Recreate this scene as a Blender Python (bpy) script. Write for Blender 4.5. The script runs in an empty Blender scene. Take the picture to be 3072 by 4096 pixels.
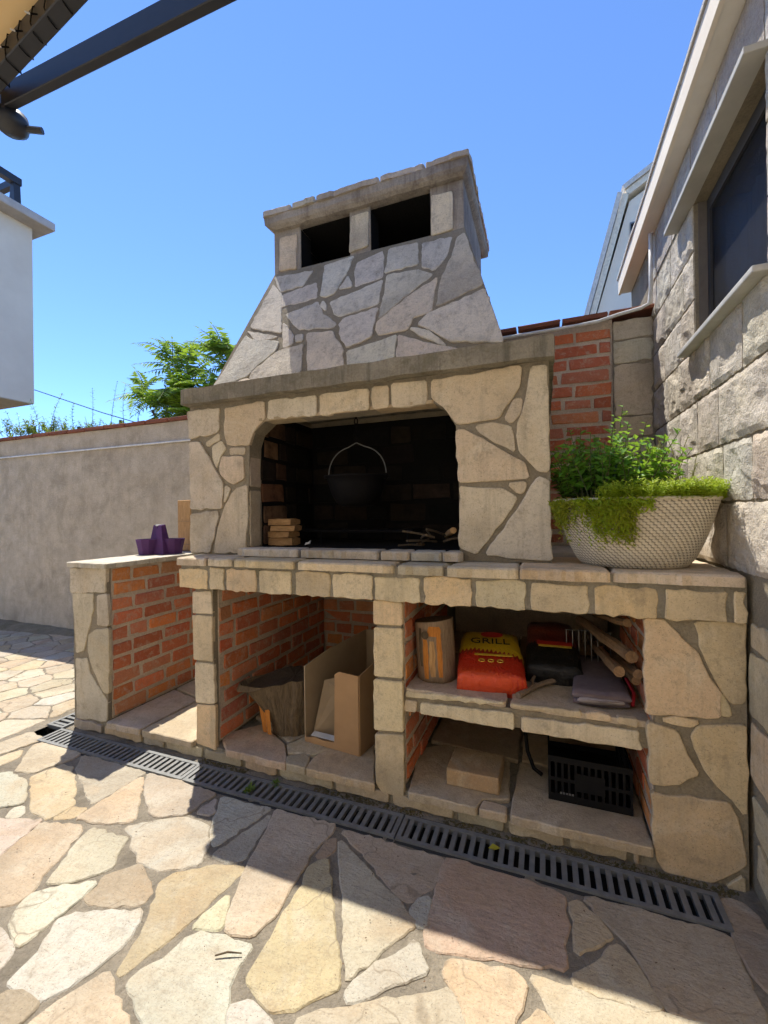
import bpy, bmesh, math, random
from mathutils import Vector, Matrix, noise

random.seed(11)
scene = bpy.context.scene
col = scene.collection

# ---------------------------------------------------------------- camera
cam_data = bpy.data.cameras.new("camera")
cam_data.sensor_fit = 'HORIZONTAL'
cam_data.sensor_width = 36.0
cam_data.lens = 36.0 * 1696.03 / 3072.0
cam_data.clip_start = 0.02
cam_data.clip_end = 3000.0
cam = bpy.data.objects.new("camera", cam_data)
col.objects.link(cam)
_yaw, _pit, _rol = 0.3620, 0.0015, -0.0135
_f = Vector((-math.sin(_yaw) * math.cos(_pit), math.cos(_yaw) * math.cos(_pit), math.sin(_pit)))
_r0 = Vector((math.cos(_yaw), math.sin(_yaw), 0))
_u0 = _r0.cross(_f)
_r = _r0 * math.cos(_rol) + _u0 * math.sin(_rol)
_u = -_r0 * math.sin(_rol) + _u0 * math.cos(_rol)
cam.matrix_world = Matrix(((_r.x, _u.x, -_f.x, 2.5245), (_r.y, _u.y, -_f.y, -1.5716), (_r.z, _u.z, -_f.z, 1.1519), (0, 0, 0, 1)))
scene.camera = cam

# ---------------------------------------------------------------- sky, sun, exposure
SUN_TO = Vector((-0.363, 0.303, 1.0)).normalized()
world = bpy.data.worlds.new("World")
scene.world = world
world.use_nodes = True
wn = world.node_tree
wn.nodes.clear()
w_out = wn.nodes.new("ShaderNodeOutputWorld")
w_bg = wn.nodes.new("ShaderNodeBackground")
w_sky = wn.nodes.new("ShaderNodeTexSky")
w_sky.sky_type = 'NISHITA'
w_sky.sun_disc = False
w_sky.sun_elevation = math.asin(SUN_TO.z)
w_sky.sun_rotation = math.atan2(SUN_TO.x, SUN_TO.y)
w_sky.altitude = 0.0
w_sky.air_density = 0.6
w_sky.dust_density = 0.0
w_sky.ozone_density = 10.0
w_bg.inputs[1].default_value = 0.114
wn.links.new(w_sky.outputs[0], w_bg.inputs[0])
wn.links.new(w_bg.outputs[0], w_out.inputs[0])

sun_data = bpy.data.lights.new("sun", 'SUN')
sun_data.energy = 2.3
sun_data.angle = math.radians(0.53)
sun_data.color = (1.0, 0.94, 0.84)
sun = bpy.data.objects.new("sun", sun_data)
sun.rotation_euler = (-SUN_TO).to_track_quat('-Z', 'Y').to_euler()
sun.location = (-3, 3, 9)
col.objects.link(sun)

scene.view_settings.view_transform = 'Standard'
scene.view_settings.look = 'None'
scene.view_settings.exposure = 1.72
scene.view_settings.gamma = 1.0
scene.view_settings.use_curve_mapping = False
scene.render.engine = 'CYCLES'
scene.cycles.use_denoising = True
scene.cycles.max_bounces = 6
scene.cycles.diffuse_bounces = 4
scene.cycles.glossy_bounces = 2
scene.cycles.use_adaptive_sampling = True
scene.cycles.adaptive_threshold = 0.03
scene.cycles.transparent_max_bounces = 6

# ---------------------------------------------------------------- node materials
MATS = {}

class NB:
    """small node builder"""
    def __init__(self, name):
        self.m = bpy.data.materials.new(name)
        self.m.use_nodes = True
        self.t = self.m.node_tree
        self.b = self.t.nodes["Principled BSDF"]
        self.out = self.t.nodes["Material Output"]
        MATS[name] = self.m
    def n(self, kind, **kw):
        nd = self.t.nodes.new(kind)
        for k, v in kw.items():
            if k.startswith('i_'):
                key = k[2:]
                key = int(key) if key.isdigit() else key.replace('_', ' ')
                nd.inputs[key].default_value = v
            else:
                setattr(nd, k, v)
        return nd
    def l(self, a, b):
        self.t.links.new(a, b)
    def coords(self, rnd=True, scale=(1, 1, 1)):
        g = self.n("ShaderNodeNewGeometry")
        v = g.outputs["Position"]
        if rnd:
            oi = self.n("ShaderNodeObjectInfo")
            mul = self.n("ShaderNodeVectorMath", operation='SCALE', i_0=(37.0, 53.0, 71.0))
            self.l(oi.outputs["Random"], mul.inputs["Scale"])
            add = self.n("ShaderNodeVectorMath", operation='ADD')
            self.l(v, add.inputs[0]); self.l(mul.outputs[0], add.inputs[1])
            v = add.outputs[0]
        if scale != (1, 1, 1):
            mp = self.n("ShaderNodeVectorMath", operation='MULTIPLY', i_1=scale)
            self.l(v, mp.inputs[0]); v = mp.outputs[0]
        return v
    def noise(self, vec, scale, detail=4.0, rough=0.6, dist=0.0):
        nd = self.n("ShaderNodeTexNoise")
        nd.inputs["Scale"].default_value = scale
        nd.inputs["Detail"].default_value = detail
        nd.inputs["Roughness"].default_value = rough
        nd.inputs["Distortion"].default_value = dist
        self.l(vec, nd.inputs["Vector"])
        return nd.outputs["Fac"]
    def ramp(self, fac, stops):
        nd = self.n("ShaderNodeValToRGB")
        el = nd.color_ramp.elements
        while len(el) < len(stops):
            el.new(0.5)
        for e, (p, c) in zip(el, stops):
            e.position = p
            e.color = c if len(c) == 4 else (*c, 1)
        self.l(fac, nd.inputs[0])
        return nd.outputs[0]
    def val(self, fac, a, b, lo=0.0, hi=1.0):
        nd = self.n("ShaderNodeMapRange")
        nd.inputs[1].default_value = a; nd.inputs[2].default_value = b
        nd.inputs[3].default_value = lo; nd.inputs[4].default_value = hi
        self.l(fac, nd.inputs[0])
        return nd.outputs[0]
    def mix(self, fac, a, b, mode='MIX'):
        nd = self.n("ShaderNodeMix", data_type='RGBA', blend_type=mode)
        for sock, v in ((nd.inputs[0], fac), (nd.inputs[6], a), (nd.inputs[7], b)):
            if isinstance(v, (int, float)):
                sock.default_value = v
            elif isinstance(v, tuple):
                sock.default_value = v if len(v) == 4 else (*v, 1)
            else:
                self.l(v, sock)
        return nd.outputs[2]
    def base(self, c):
        if isinstance(c, tuple):
            self.b.inputs["Base Color"].default_value = c if len(c) == 4 else (*c, 1)
        else:
            self.l(c, self.b.inputs["Base Color"])
    def rough(self, r):
        if isinstance(r, (int, float)):
            self.b.inputs["Roughness"].default_value = r
        else:
            self.l(r, self.b.inputs["Roughness"])
    def bump(self, fac, strength=0.5, dist=0.004, chain=None):
        nd = self.n("ShaderNodeBump")
        nd.inputs["Strength"].default_value = strength
        nd.inputs["Distance"].default_value = dist
        self.l(fac, nd.inputs["Height"])
        if chain is not None:
            self.l(chain, nd.inputs["Normal"])
        self.l(nd.outputs[0], self.b.inputs["Normal"])
        return nd.outputs[0]

def mat_stone(name, pale_c=(0.70, 0.62, 0.46), stain=(0.42, 0.30, 0.17), stain_amt=0.35, grime=(0.13, 0.115, 0.09), grime_amt=0.35, bump=0.5, spec=0.25, split=False, streak=0.0):
    k = NB(name)
    v = k.coords()
    oi = k.n("ShaderNodeObjectInfo")
    c = oi.outputs["Color"]
    big = k.noise(v, 3.2, 4, 0.62, 1.0)
    c = k.mix(k.val(big, 0.47, 0.70, 0, stain_amt), c, stain)
    pale = k.noise(v, 8.0, 5, 0.68, 0.6)
    c = k.mix(k.val(pale, 0.50, 0.70, 0, 0.45), c, pale_c)
    gr = k.noise(v, 17.0, 6, 0.80, 0.3)
    c = k.mix(k.val(gr, 0.52, 0.70, 0, grime_amt), c, grime)
    blo = k.noise(v, 2.0, 3, 0.6, 0.5)
    c = k.mix(k.val(blo, 0.50, 0.66, 0, grime_amt * 0.8), c, grime)
    mid = k.noise(v, 55.0, 3, 0.75)
    c = k.mix(k.val(mid, 0.50, 0.70, 0, 0.24), c, grime)
    fine = k.noise(v, 150.0, 2, 0.75)
    c = k.mix(k.val(fine, 0.52, 0.68, 0.0, 0.24), c, grime)
    c = k.mix(k.val(fine, 0.46, 0.32, 0.0, 0.14), c, pale_c)
    spk = k.noise(v, 240.0, 1, 0.5)
    c = k.mix(k.val(spk, 0.68, 0.74, 0.0, 0.55), c, (0.10, 0.08, 0.06))
    if streak:
        sv2 = k.coords(False, (9.0, 9.0, 0.8))
        c = k.mix(k.val(k.noise(sv2, 2.4, 5, 0.7), 0.52, 0.70, 0, streak), c, grime)
    if split:
        vo = k.n("ShaderNodeTexVoronoi", feature='DISTANCE_TO_EDGE')
        vo.inputs["Scale"].default_value = 3.4
        dv = k.n("ShaderNodeVectorMath", operation='ADD')
        nz_ = k.n("ShaderNodeTexNoise"); nz_.inputs["Scale"].default_value = 9.0
        k.l(v, nz_.inputs["Vector"])
        sc_ = k.n("ShaderNodeVectorMath", operation='SCALE'); sc_.inputs["Scale"].default_value = 0.16
        k.l(nz_.outputs["Color"], sc_.inputs[0]); k.l(v, dv.inputs[0]); k.l(sc_.outputs[0], dv.inputs[1])
        k.l(dv.outputs[0], vo.inputs["Vector"])
        line = k.val(vo.outputs["Distance"], 0.0, 0.014, 1, 0)
        mask = k.val(k.noise(v, 2.6, 2, 0.5), 0.50, 0.58)
        mm = k.n("ShaderNodeMath", operation='MULTIPLY'); k.l(line, mm.inputs[0]); k.l(mask, mm.inputs[1])
        mm2 = k.n("ShaderNodeMath", operation='MULTIPLY', i_1=0.7); k.l(mm.outputs[0], mm2.inputs[0])
        c = k.mix(mm2.outputs[0], c, grime)
    k.base(c)
    k.rough(0.88)
    k.b.inputs["Specular IOR Level"].default_value = spec
    b1 = k.bump(k.noise(v, 26.0, 5, 0.75), bump, 0.012)
    b2 = k.bump(fine, bump, 0.003, b1)
    if split:
        sv = k.coords(True, (3.0, 10.0, 3.0))
        k.bump(k.noise(sv, 6.0, 4, 0.6, 0.6), 0.45, 0.012, b2)
    return k.m

def mat_mortar(name, c1, c2, dark=(0.07, 0.06, 0.045), dark_amt=0.5, bump=0.8, moss=None, streak=0.0):
    k = NB(name)
    v = k.coords(False)
    n1 = k.noise(v, 7.0, 5, 0.65)
    c = k.mix(k.val(n1, 0.35, 0.68), c1, c2)
    n2 = k.noise(v, 3.1, 6, 0.7, 0.5)
    c = k.mix(k.val(n2, 0.50, 0.72, 0, dark_amt), c, dark)
    if moss:
        n3 = k.noise(v, 6.3, 8, 0.78, 0.3)
        c = k.mix(k.val(n3, 0.50, 0.64, 0, 0.6), c, moss)
    if streak:
        sv = k.coords(False, (11.0, 11.0, 0.9))
        c = k.mix(k.val(k.noise(sv, 2.2, 5, 0.7), 0.50, 0.66, 0, streak), c, dark)
    n4 = k.noise(v, 120.0, 3, 0.75)
    c = k.mix(k.val(n4, 0.35, 0.7, 0.0, 0.35), c, dark)
    k.base(c)
    k.rough(0.93)
    k.b.inputs["Specular IOR Level"].default_value = 0.2
    b1 = k.bump(k.noise(v, 40.0, 6, 0.75), bump, 0.008)
    k.bump(n4, bump, 0.003, b1)
    return k.m

def mat_plain(name, c, rough=0.6, c2=None, nscale=20.0, bump=0.0, metal=0.0, spec=0.5, rnd=True, stretch=(1, 1, 1)):
    k = NB(name)
    v = k.coords(rnd, stretch)
    n = k.noise(v, nscale, 5, 0.65)
    if c2 is None:
        c2 = tuple(x * 0.75 for x in c[:3])
    k.base(k.mix(k.val(n, 0.35, 0.68), c, c2))
    k.rough(rough)
    k.b.inputs["Metallic"].default_value = metal
    k.b.inputs["Specular IOR Level"].default_value = spec
    if bump:
        k.bump(k.noise(v, nscale * 3, 5, 0.7), bump, 0.004)
    return k.m

def mat_leaf(name, c, c2, trans=0.35, rough=0.5):
    k = NB(name)
    v = k.coords(False)
    n = k.noise(v, 23.0, 3, 0.7)
    g = k.n("ShaderNodeNewGeometry")
    mixf = k.n("ShaderNodeMath", operation='MULTIPLY_ADD', i_1=0.6, i_2=0.0)
    k.l(g.outputs["Random Per Island"], mixf.inputs[0])
    ad = k.n("ShaderNodeMath", operation='MULTIPLY_ADD', i_1=0.7)
    k.l(n, ad.inputs[0]); k.l(mixf.outputs[0], ad.inputs[2])
    cc = k.mix(k.val(ad.outputs[0], 0.25, 0.85), c, c2)
    k.base(cc)
    k.rough(rough)
    k.b.inputs["Specular IOR Level"].default_value = 0.35
    tr = k.n("ShaderNodeBsdfTranslucent")
    bright = k.mix(0.5, cc, (0.42, 0.55, 0.05))
    k.l(bright, tr.inputs[0])
    ms = k.n("ShaderNodeMixShader", i_0=trans)
    k.l(k.b.outputs[0], ms.inputs[1]); k.l(tr.outputs[0], ms.inputs[2])
    k.l(ms.outputs[0], k.out.inputs[0])
    return k.m

M_FLAG = mat_stone("flagstone", pale_c=(0.50, 0.47, 0.38), stain=(0.40, 0.26, 0.13), stain_amt=0.45, grime=(0.20, 0.16, 0.11), grime_amt=0.45, bump=0.55, split=True)
M_CLAD = mat_stone("cladding_stone", stain=(0.52, 0.38, 0.20), stain_amt=0.40, grime=(0.25, 0.205, 0.14), grime_amt=0.6, bump=0.45, streak=0.35)
M_HOODST = mat_stone("hood_stone", pale_c=(0.70, 0.63, 0.50), stain=(0.44, 0.40, 0.34), stain_amt=0.35, grime=(0.20, 0.18, 0.155), grime_amt=0.55, bump=0.8, streak=0.45)
M_ROCK = mat_stone("rock_face_stone", stain=(0.38, 0.31, 0.22), stain_amt=0.35, grime=(0.14, 0.12, 0.10), grime_amt=0.4, bump=0.9)
M_BRICK = None
def _brick():
    k = NB("brick_clay")
    v = k.coords()
    oi = k.n("ShaderNodeObjectInfo")
    c = oi.outputs["Color"]
    c = k.mix(k.val(k.noise(v, 16.0, 5, 0.7), 0.48, 0.75, 0, 0.45), c, (0.34, 0.10, 0.045))
    c = k.mix(k.val(k.noise(v, 24.0, 6, 0.78, 0.4), 0.51, 0.66, 0, 0.70), c, (0.60, 0.46, 0.34))
    f = k.noise(v, 200.0, 3, 0.7)
    c = k.mix(k.val(f, 0.35, 0.7, 0, 0.3), c, (0.12, 0.04, 0.025))
    k.base(c); k.rough(0.9)
    k.b.inputs["Specular IOR Level"].default_value = 0.2
    b1 = k.bump(k.noise(v, 45.0, 5, 0.7), 0.7, 0.008)
    k.bump(f, 0.5, 0.002, b1)
    return k.m
M_BRICK = _brick()
def _firebrick():
    k = NB("sooted_firebrick")
    v = k.coords()
    oi = k.n("ShaderNodeObjectInfo")
    c = k.mix(k.val(k.noise(v, 12.0, 6, 0.7), 0.42, 0.70, 0, 0.75), oi.outputs["Color"], (0.004, 0.004, 0.004))
    k.base(c); k.rough(0.9); k.b.inputs["Specular IOR Level"].default_value = 0.15
    k.bump(k.noise(v, 45.0, 5, 0.7), 0.7, 0.008)
    return k.m
M_FBRICK = _firebrick()
M_MORTAR = mat_mortar("joint_mortar", (0.32, 0.27, 0.19), (0.235, 0.198, 0.14), dark_amt=0.30)
M_BMORTAR = mat_mortar("brick_mortar", (0.70, 0.58, 0.45), (0.56, 0.455, 0.345), dark_amt=0.25)
M_GMORTAR = mat_mortar("paving_mortar", (0.33, 0.285, 0.215), (0.22, 0.19, 0.145), dark_amt=0.55, bump=1.3)
M_CONC = mat_mortar("weathered_concrete", (0.36, 0.32, 0.245), (0.26, 0.23, 0.175), dark=(0.09, 0.08, 0.06), dark_amt=0.65, moss=(0.14, 0.12, 0.065), streak=0.55)
M_CAPC = mat_mortar("cap_concrete", (0.40, 0.36, 0.30), (0.28, 0.25, 0.21), dark=(0.09, 0.065, 0.06), dark_amt=0.6, streak=0.5)
M_PLASTER = mat_mortar("roughcast_plaster", (0.64, 0.55, 0.42), (0.47, 0.395, 0.295), dark=(0.26, 0.21, 0.145), dark_amt=0.6, bump=1.4, streak=0.14)
M_SOOT = mat_mortar("soot", (0.005, 0.005, 0.005), (0.008, 0.007, 0.006), dark=(0.003, 0.003, 0.003))
M_SOIL = mat_mortar("dirt", (0.13, 0.10, 0.065), (0.09, 0.07, 0.045), dark=(0.035, 0.028, 0.02), moss=(0.06, 0.06, 0.02))
M_MOSS = mat_mortar("moss", (0.11, 0.095, 0.035), (0.15, 0.12, 0.06), dark=(0.05, 0.042, 0.022))
M_WHITEP = mat_plain("pale_render", (0.74, 0.67, 0.55), 0.85, (0.66, 0.59, 0.48), 1.2, 0.25)
M_WPIPE = mat_plain("white_plastic", (0.72, 0.72, 0.70), 0.5)
M_GRATE = mat_plain("galvanised_steel", (0.20, 0.205, 0.20), 0.55, (0.14, 0.142, 0.137), 30.0, 0.15, 0.2)
M_TROUGH = mat_plain("drain_trough", (0.03, 0.03, 0.028), 0.9)
M_DARKM = mat_plain("dark_coated_metal", (0.016, 0.018, 0.024), 0.45, (0.022, 0.024, 0.03))
M_IRON = mat_plain("black_iron", (0.005, 0.005, 0.006), 0.75, (0.008, 0.007, 0.007), 40.0, 0.2, spec=0.12)
M_STEEL = mat_plain("wire_steel", (0.22, 0.22, 0.21), 0.4, metal=0.8)
M_GLASS = None
def _glass():
    k = NB("window_glass")
    k.base((0.035, 0.035, 0.038)); k.rough(0.3)
    k.b.inputs["Specular IOR Level"].default_value = 0.02
    k.b.inputs["Transmission Weight"].default_value = 0.0
    k.b.inputs["Alpha"].default_value = 0.62
    return k.m
M_GLASS = _glass()

def mat_wood(name, c, c2, axis_scale=(9, 9, 1.2), rough=0.8, bump=0.5):
    k = NB(name)
    v = k.coords(True, axis_scale)
    n = k.noise(v, 6.0, 6, 0.7, 1.2)
    cc = k.mix(k.val(n, 0.32, 0.68), c, c2)
    n2 = k.noise(v, 26.0, 4, 0.7)
    cc = k.mix(k.val(n2, 0.45, 0.75, 0, 0.5), cc, tuple(x * 0.4 for x in c2))
    k.base(cc); k.rough(rough)
    k.b.inputs["Specular IOR Level"].default_value = 0.25
    b = k.bump(n, bump, 0.01)
    k.bump(n2, bump, 0.004, b)
    return k.m
M_WOODP = mat_wood("pale_cut_wood", (0.58, 0.36, 0.16), (0.42, 0.24, 0.10))
M_WOODL = mat_wood("weathered_log", (0.34, 0.25, 0.17), (0.22, 0.155, 0.10))
M_WOODO = mat_wood("fresh_orange_wood", (0.62, 0.25, 0.05), (0.46, 0.17, 0.035))
M_STUMP = mat_wood("stump_bark", (0.20, 0.145, 0.085), (0.09, 0.065, 0.042), (5, 5, 1.0), 0.9, 1.0)
M_STICK = mat_wood("split_branch", (0.30, 0.18, 0.09), (0.19, 0.11, 0.055), (4, 1.5, 4))
M_CARD = mat_plain("cardboard", (0.42, 0.25, 0.115), 0.85, (0.36, 0.21, 0.095), 8.0, 0.1)
M_CARDIN = mat_plain("cardboard_inner", (0.40, 0.30, 0.19), 0.85, (0.34, 0.25, 0.155), 8.0, 0.1)
M_LEAFM = mat_leaf("mint_leaf", (0.075, 0.22, 0.022), (0.16, 0.36, 0.04), 0.42)
M_SEDUM = mat_leaf("sedum_leaf", (0.24, 0.36, 0.02), (0.42, 0.50, 0.035), 0.45)
M_SEDUMD = mat_leaf("sedum_trailing_leaf", (0.18, 0.22, 0.015), (0.36, 0.38, 0.035), 0.35)
M_LEAFT = mat_leaf("tree_leaf", (0.09, 0.19, 0.05), (0.15, 0.28, 0.06), 0.42)
M_LEAFY = mat_leaf("tree_leaf_young", (0.16, 0.30, 0.02), (0.26, 0.42, 0.03), 0.5)
M_LEAFS = mat_leaf("shrub_leaf", (0.07, 0.14, 0.03), (0.15, 0.22, 0.045), 0.35)
M_STEM = mat_plain("plant_stem", (0.10, 0.12, 0.04), 0.8)
M_BARK = mat_plain("tree_bark", (0.16, 0.13, 0.10), 0.9, bump=0.5)
M_TILE = mat_mortar("clay_tile", (0.30, 0.11, 0.065), (0.22, 0.085, 0.055), dark=(0.10, 0.05, 0.035))

# ---------------------------------------------------------------- mesh helpers
class MB:
    def __init__(self):
        self.v = []; self.f = []
    def add(self, vs, fs):
        o = len(self.v)
        self.v += [tuple(p) for p in vs]
        self.f += [tuple(i + o for i in q) for q in fs]
    def box(self, x0, x1, y0, y1, z0, z1, rot=None, org=None):
        vs = [(x0, y0, z0), (x1, y0, z0), (x1, y1, z0), (x0, y1, z0), (x0, y0, z1), (x1, y0, z1), (x1, y1, z1), (x0, y1, z1)]
        if rot is not None:
            o = Vector(org)
            vs = [tuple(rot @ (Vector(p) - o) + o) for p in vs]
        self.add(vs, [(0, 3, 2, 1), (4, 5, 6, 7), (0, 1, 5, 4), (1, 2, 6, 5), (2, 3, 7, 6), (3, 0, 4, 7)])
    def prism(self, poly, fr, h0, h1):
        """poly in 2d, fr(a,b,h)->xyz"""
        n = len(poly)
        vs = [fr(a, b, h0) for a, b in poly] + [fr(a, b, h1) for a, b in poly]
        fs = [tuple(range(n))[::-1], tuple(range(n, 2 * n))] + [(i, (i + 1) % n, (i + 1) % n + n, i + n) for i in range(n)]
        self.add(vs, fs)
    def tube(self, pts, r, sides=6, caps=True, jitter=0.0):
        pts = [Vector(p) for p in pts]
        n = len(pts)
        rs = r if isinstance(r, (list, tuple)) else [r] * n
        rings = []
        prev = None
        for i, p in enumerate(pts):
            d = (pts[min(i + 1, n - 1)] - pts[max(i - 1, 0)])
            d = d.normalized() if d.length > 1e-9 else Vector((0, 0, 1))
            if prev is None:
                a = d.orthogonal().normalized()
            else:
                a = prev - d * prev.dot(d)
                a = a.normalized() if a.length > 1e-6 else d.orthogonal().normalized()
            prev = a
            b = d.cross(a)
            ring = []
            for s in range(sides):
                t = 2 * math.pi * s / sides
                rr = rs[i] * (1 + random.uniform(-jitter, jitter))
                ring.append(p + a * (math.cos(t) * rr) + b * (math.sin(t) * rr))
            rings.append(ring)
        vs = [q for ring in rings for q in ring]
        fs = []
        for i in range(n - 1):
            for s in range(sides):
                s2 = (s + 1) % sides
                fs.append((i * sides + s, i * sides + s2, (i + 1) * sides + s2, (i + 1) * sides + s))
        if caps:
            fs.append(tuple(range(sides))[::-1])
            fs.append(tuple((n - 1) * sides + s for s in range(sides)))
        self.add(vs, fs)
    def lathe(self, prof, cx, cy, sides=32, sx=1.0, sy=1.0, cap0=True, cap1=False):
        n = len(prof)
        vs = []
        for r, z in prof:
            for s in range(sides):
                t = 2 * math.pi * s / sides
                vs.append((cx + math.cos(t) * r * sx, cy + math.sin(t) * r * sy, z))
        fs = []
        for i in range(n - 1):
            for s in range(sides):
                s2 = (s + 1) % sides
                fs.append((i * sides + s, i * sides + s2, (i + 1) * sides + s2, (i + 1) * sides + s))
        if cap0:
            fs.append(tuple(range(sides))[::-1])
        if cap1:
            fs.append(tuple((n - 1) * sides + s for s in range(sides)))
        self.add(vs, fs)
    def leaf(self, p, d, nrm, L, w, fold=0.25):
        p = Vector(p); d = Vector(d).normalized(); nrm = Vector(nrm)
        s = d.cross(nrm)
        s = s.normalized() if s.length > 1e-6 else d.orthogonal().normalized()
        up = s.cross(d)
        m = p + d * (L * 0.45)
        self.add([p, m + s * (w / 2) + up * (w * fold), p + d * L - up * (L * 0.08), m - s * (w / 2) + up * (w * fold)], [(0, 1, 2), (0, 2, 3)])
    def mesh(self, name, smooth=False, recalc=True):
        me = bpy.data.meshes.new(name)
        me.from_pydata(self.v, [], self.f)
        if recalc:
            bm = bmesh.new(); bm.from_mesh(me)
            bmesh.ops.recalc_face_normals(bm, faces=bm.faces)
            bm.to_mesh(me); bm.free()
        if smooth:
            for p in me.polygons:
                p.use_smooth = True
        me.update()
        return me

def tag(o, label=None, cat=None, group=None, kind=None):
    if label: o["label"] = label
    if cat: o["category"] = cat
    if group: o["group"] = group
    if kind: o["kind"] = kind
    return o

def par(o, parent):
    if parent is not None:
        o.parent = parent
        if parent.type == 'EMPTY':
            o.matrix_parent_inverse = Matrix.Translation(-Vector(parent.location))
    return o

def obj(name, mesh, mat, parent=None, color=None):
    """link a mesh (or MB) given in world coordinates as one object"""
    if isinstance(mesh, MB):
        mesh = mesh.mesh(name)
    if mat is not None and not mesh.materials:
        mesh.materials.append(mat)
    o = bpy.data.objects.new(name, mesh)
    if color is not None:
        o.color = (*color, 1)
    col.objects.link(o)
    return par(o, parent)

def empty(name, loc, label, cat, group=None):
    o = bpy.data.objects.new(name, None)
    o.location = loc
    o.empty_display_size = 0.1
    col.objects.link(o)
    return tag(o, label, cat, group)

def boxobj(name, x0, x1, y0, y1, z0, z1, mat, parent=None, bevel=0.0, jit=0.0, color=None):
    mb = MB(); mb.box(x0, x1, y0, y1, z0, z1)
    me = mb.mesh(name)
    if bevel or jit:
        bm = bmesh.new(); bm.from_mesh(me)
        if bevel:
            bmesh.ops.bevel(bm, geom=list(bm.edges), offset=bevel, segments=2, profile=0.6, affect='EDGES')
        for v in bm.verts:
            v.co += Vector((random.uniform(-jit, jit), random.uniform(-jit, jit), random.uniform(-jit, jit)))
        bm.to_mesh(me); bm.free()
    return obj(name, me, mat, parent, color)

def vary(c, a=0.08):
    k = 1 + random.uniform(-a, a) * 1.3
    g_ = sum(c) / 3
    t = random.choice((0, 0, .12, .22)) if random.random() < .6 else 0
    c = tuple(x + (g_ - x) * t for x in c)
    if random.random() < .25: c = (c[0] * 1.04, c[1] * .96, c[2] * .92)
    return tuple(max(0.005, min(0.9, x * k * (1 + random.uniform(-a, a) * 0.35))) for x in c)

def area2(P):
    return 0.5 * sum(P[i][0] * P[(i + 1) % len(P)][1] - P[i][1] * P[(i + 1) % len(P)][0] for i in range(len(P)))

def rough_outline(P, seg=0.035, amp=0.0025, cut=0.010):
    P = [Vector((p[0], p[1])) for p in P]
    if area2(P) < 0:
        P = P[::-1]
    n = len(P)
    Q = []
    for i in range(n):
        a, b, c = P[i - 1], P[i], P[(i + 1) % n]
        la, lc = (a - b).length, (c - b).length
        if la < 1e-5 or lc < 1e-5:
            continue
        k1, k2 = min(cut, la * 0.25), min(cut, lc * 0.25)
        Q.append(b + (a - b) * (k1 / la)); Q.append(b + (c - b) * (k2 / lc))
    out = []
    n = len(Q)
    for i in range(n):
        a, b = Q[i], Q[(i + 1) % n]
        d = b - a
        L = d.length
        if L < 1e-6:
            continue
        nn = Vector((d.y, -d.x)) / L
        k = max(1, int(L / seg))
        for j in range(k):
            t = j / k
            off = random.gauss(0, amp) if j else random.gauss(0, amp * 0.4)
            out.append(a + d * t + nn * max(-2.2 * amp, min(2.2 * amp, off)))
    return out

def stone_mesh(name, P, fr, depth, bevel=0.0028, seg=0.03, amp=0.0027, cut=0.007, lift=0.0, tilt=0.004, mb=None, grow=0.0):
    O = rough_outline(P, seg, amp, cut)
    n = len(O)
    cen = sum(O, Vector((0, 0))) / n
    ins = []
    for i in range(n):
        t = (O[(i + 1) % n] - O[i - 1])
        nn = Vector((-t.y, t.x))
        nn = nn.normalized() if nn.length > 1e-9 else (cen - O[i]).normalized()
        ins.append(O[i] + nn * (bevel * random.uniform(0.7, 1.5)))
    if grow: O = [p - ((lambda t: Vector((-t.y, t.x)).normalized() if t.length > 1e-9 else Vector((0, 0)))(O[(i + 1) % n] - O[i - 1])) * grow for i, p in enumerate(O)]; ins = [p - ((lambda t: Vector((-t.y, t.x)).normalized() if t.length > 1e-9 else Vector((0, 0)))(ins[(i + 1) % n] - ins[i - 1])) * grow for i, p in enumerate(ins)]
    tx, ty = random.uniform(-tilt, tilt), random.uniform(-tilt, tilt)
    def h(p):
        return lift + (p.x - cen.x) * tx + (p.y - cen.y) * ty
    vs = [fr(p.x, p.y, -depth) for p in O] + [fr(p.x, p.y, h(p) - bevel * 0.9) for p in O] + [fr(p.x, p.y, h(p)) for p in ins]
    fs = [tuple(range(n))[::-1]]
    for i in range(n):
        j = (i + 1) % n
        fs.append((i, j, n + j, n + i)); fs.append((n + i, n + j, 2 * n + j, 2 * n + i))
    fs.append(tuple(range(2 * n, 3 * n)))
    if mb is not None:
        mb.add(vs, fs); return None
    m = MB(); m.add(vs, fs)
    return m.mesh(name)

def stone(name, P, fr, depth, mat, parent, color, **kw):
    return obj(name, stone_mesh(name, P, fr, depth, **kw), mat, parent, color)

# unit bricks shared by all brick walls (front face at -y)
BRICK_V = []
for _k in range(7):
    _bm = bmesh.new()
    bmesh.ops.create_cube(_bm, size=1.0)
    bmesh.ops.bevel(_bm, geom=[e for e in _bm.edges], offset=0.045, segments=1, affect='EDGES')
    for _v in _bm.verts:
        _v.co += Vector((random.uniform(-.022, .022), random.uniform(-.05, .05), random.uniform(-.09, .09)))
    _me = bpy.data.meshes.new("brick"); _bm.to_mesh(_me); _bm.free()
    _me.materials.append(M_BRICK)
    BRICK_V.append(_me)

FBRICK_V = []
for _me in BRICK_V:
    _c = _me.copy(); _c.materials.clear(); _c.materials.append(M_FBRICK); FBRICK_V.append(_c)

def brick_at(parent, c, size, rotz=0.0, color=(0.4, 0.13, 0.06), name="brick"):
    o = bpy.data.objects.new(name, random.choice(FBRICK_V if name == 'firebrick' else BRICK_V))
    o.location = c
    o.scale = size
    o.rotation_euler = (random.uniform(-.012, .012), random.uniform(-.012, .012), rotz + random.uniform(-.006, .006) + (math.pi if random.random() < .5 else 0))
    o.color = (*color, 1)
    col.objects.link(o)
    return par(o, parent)

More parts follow.
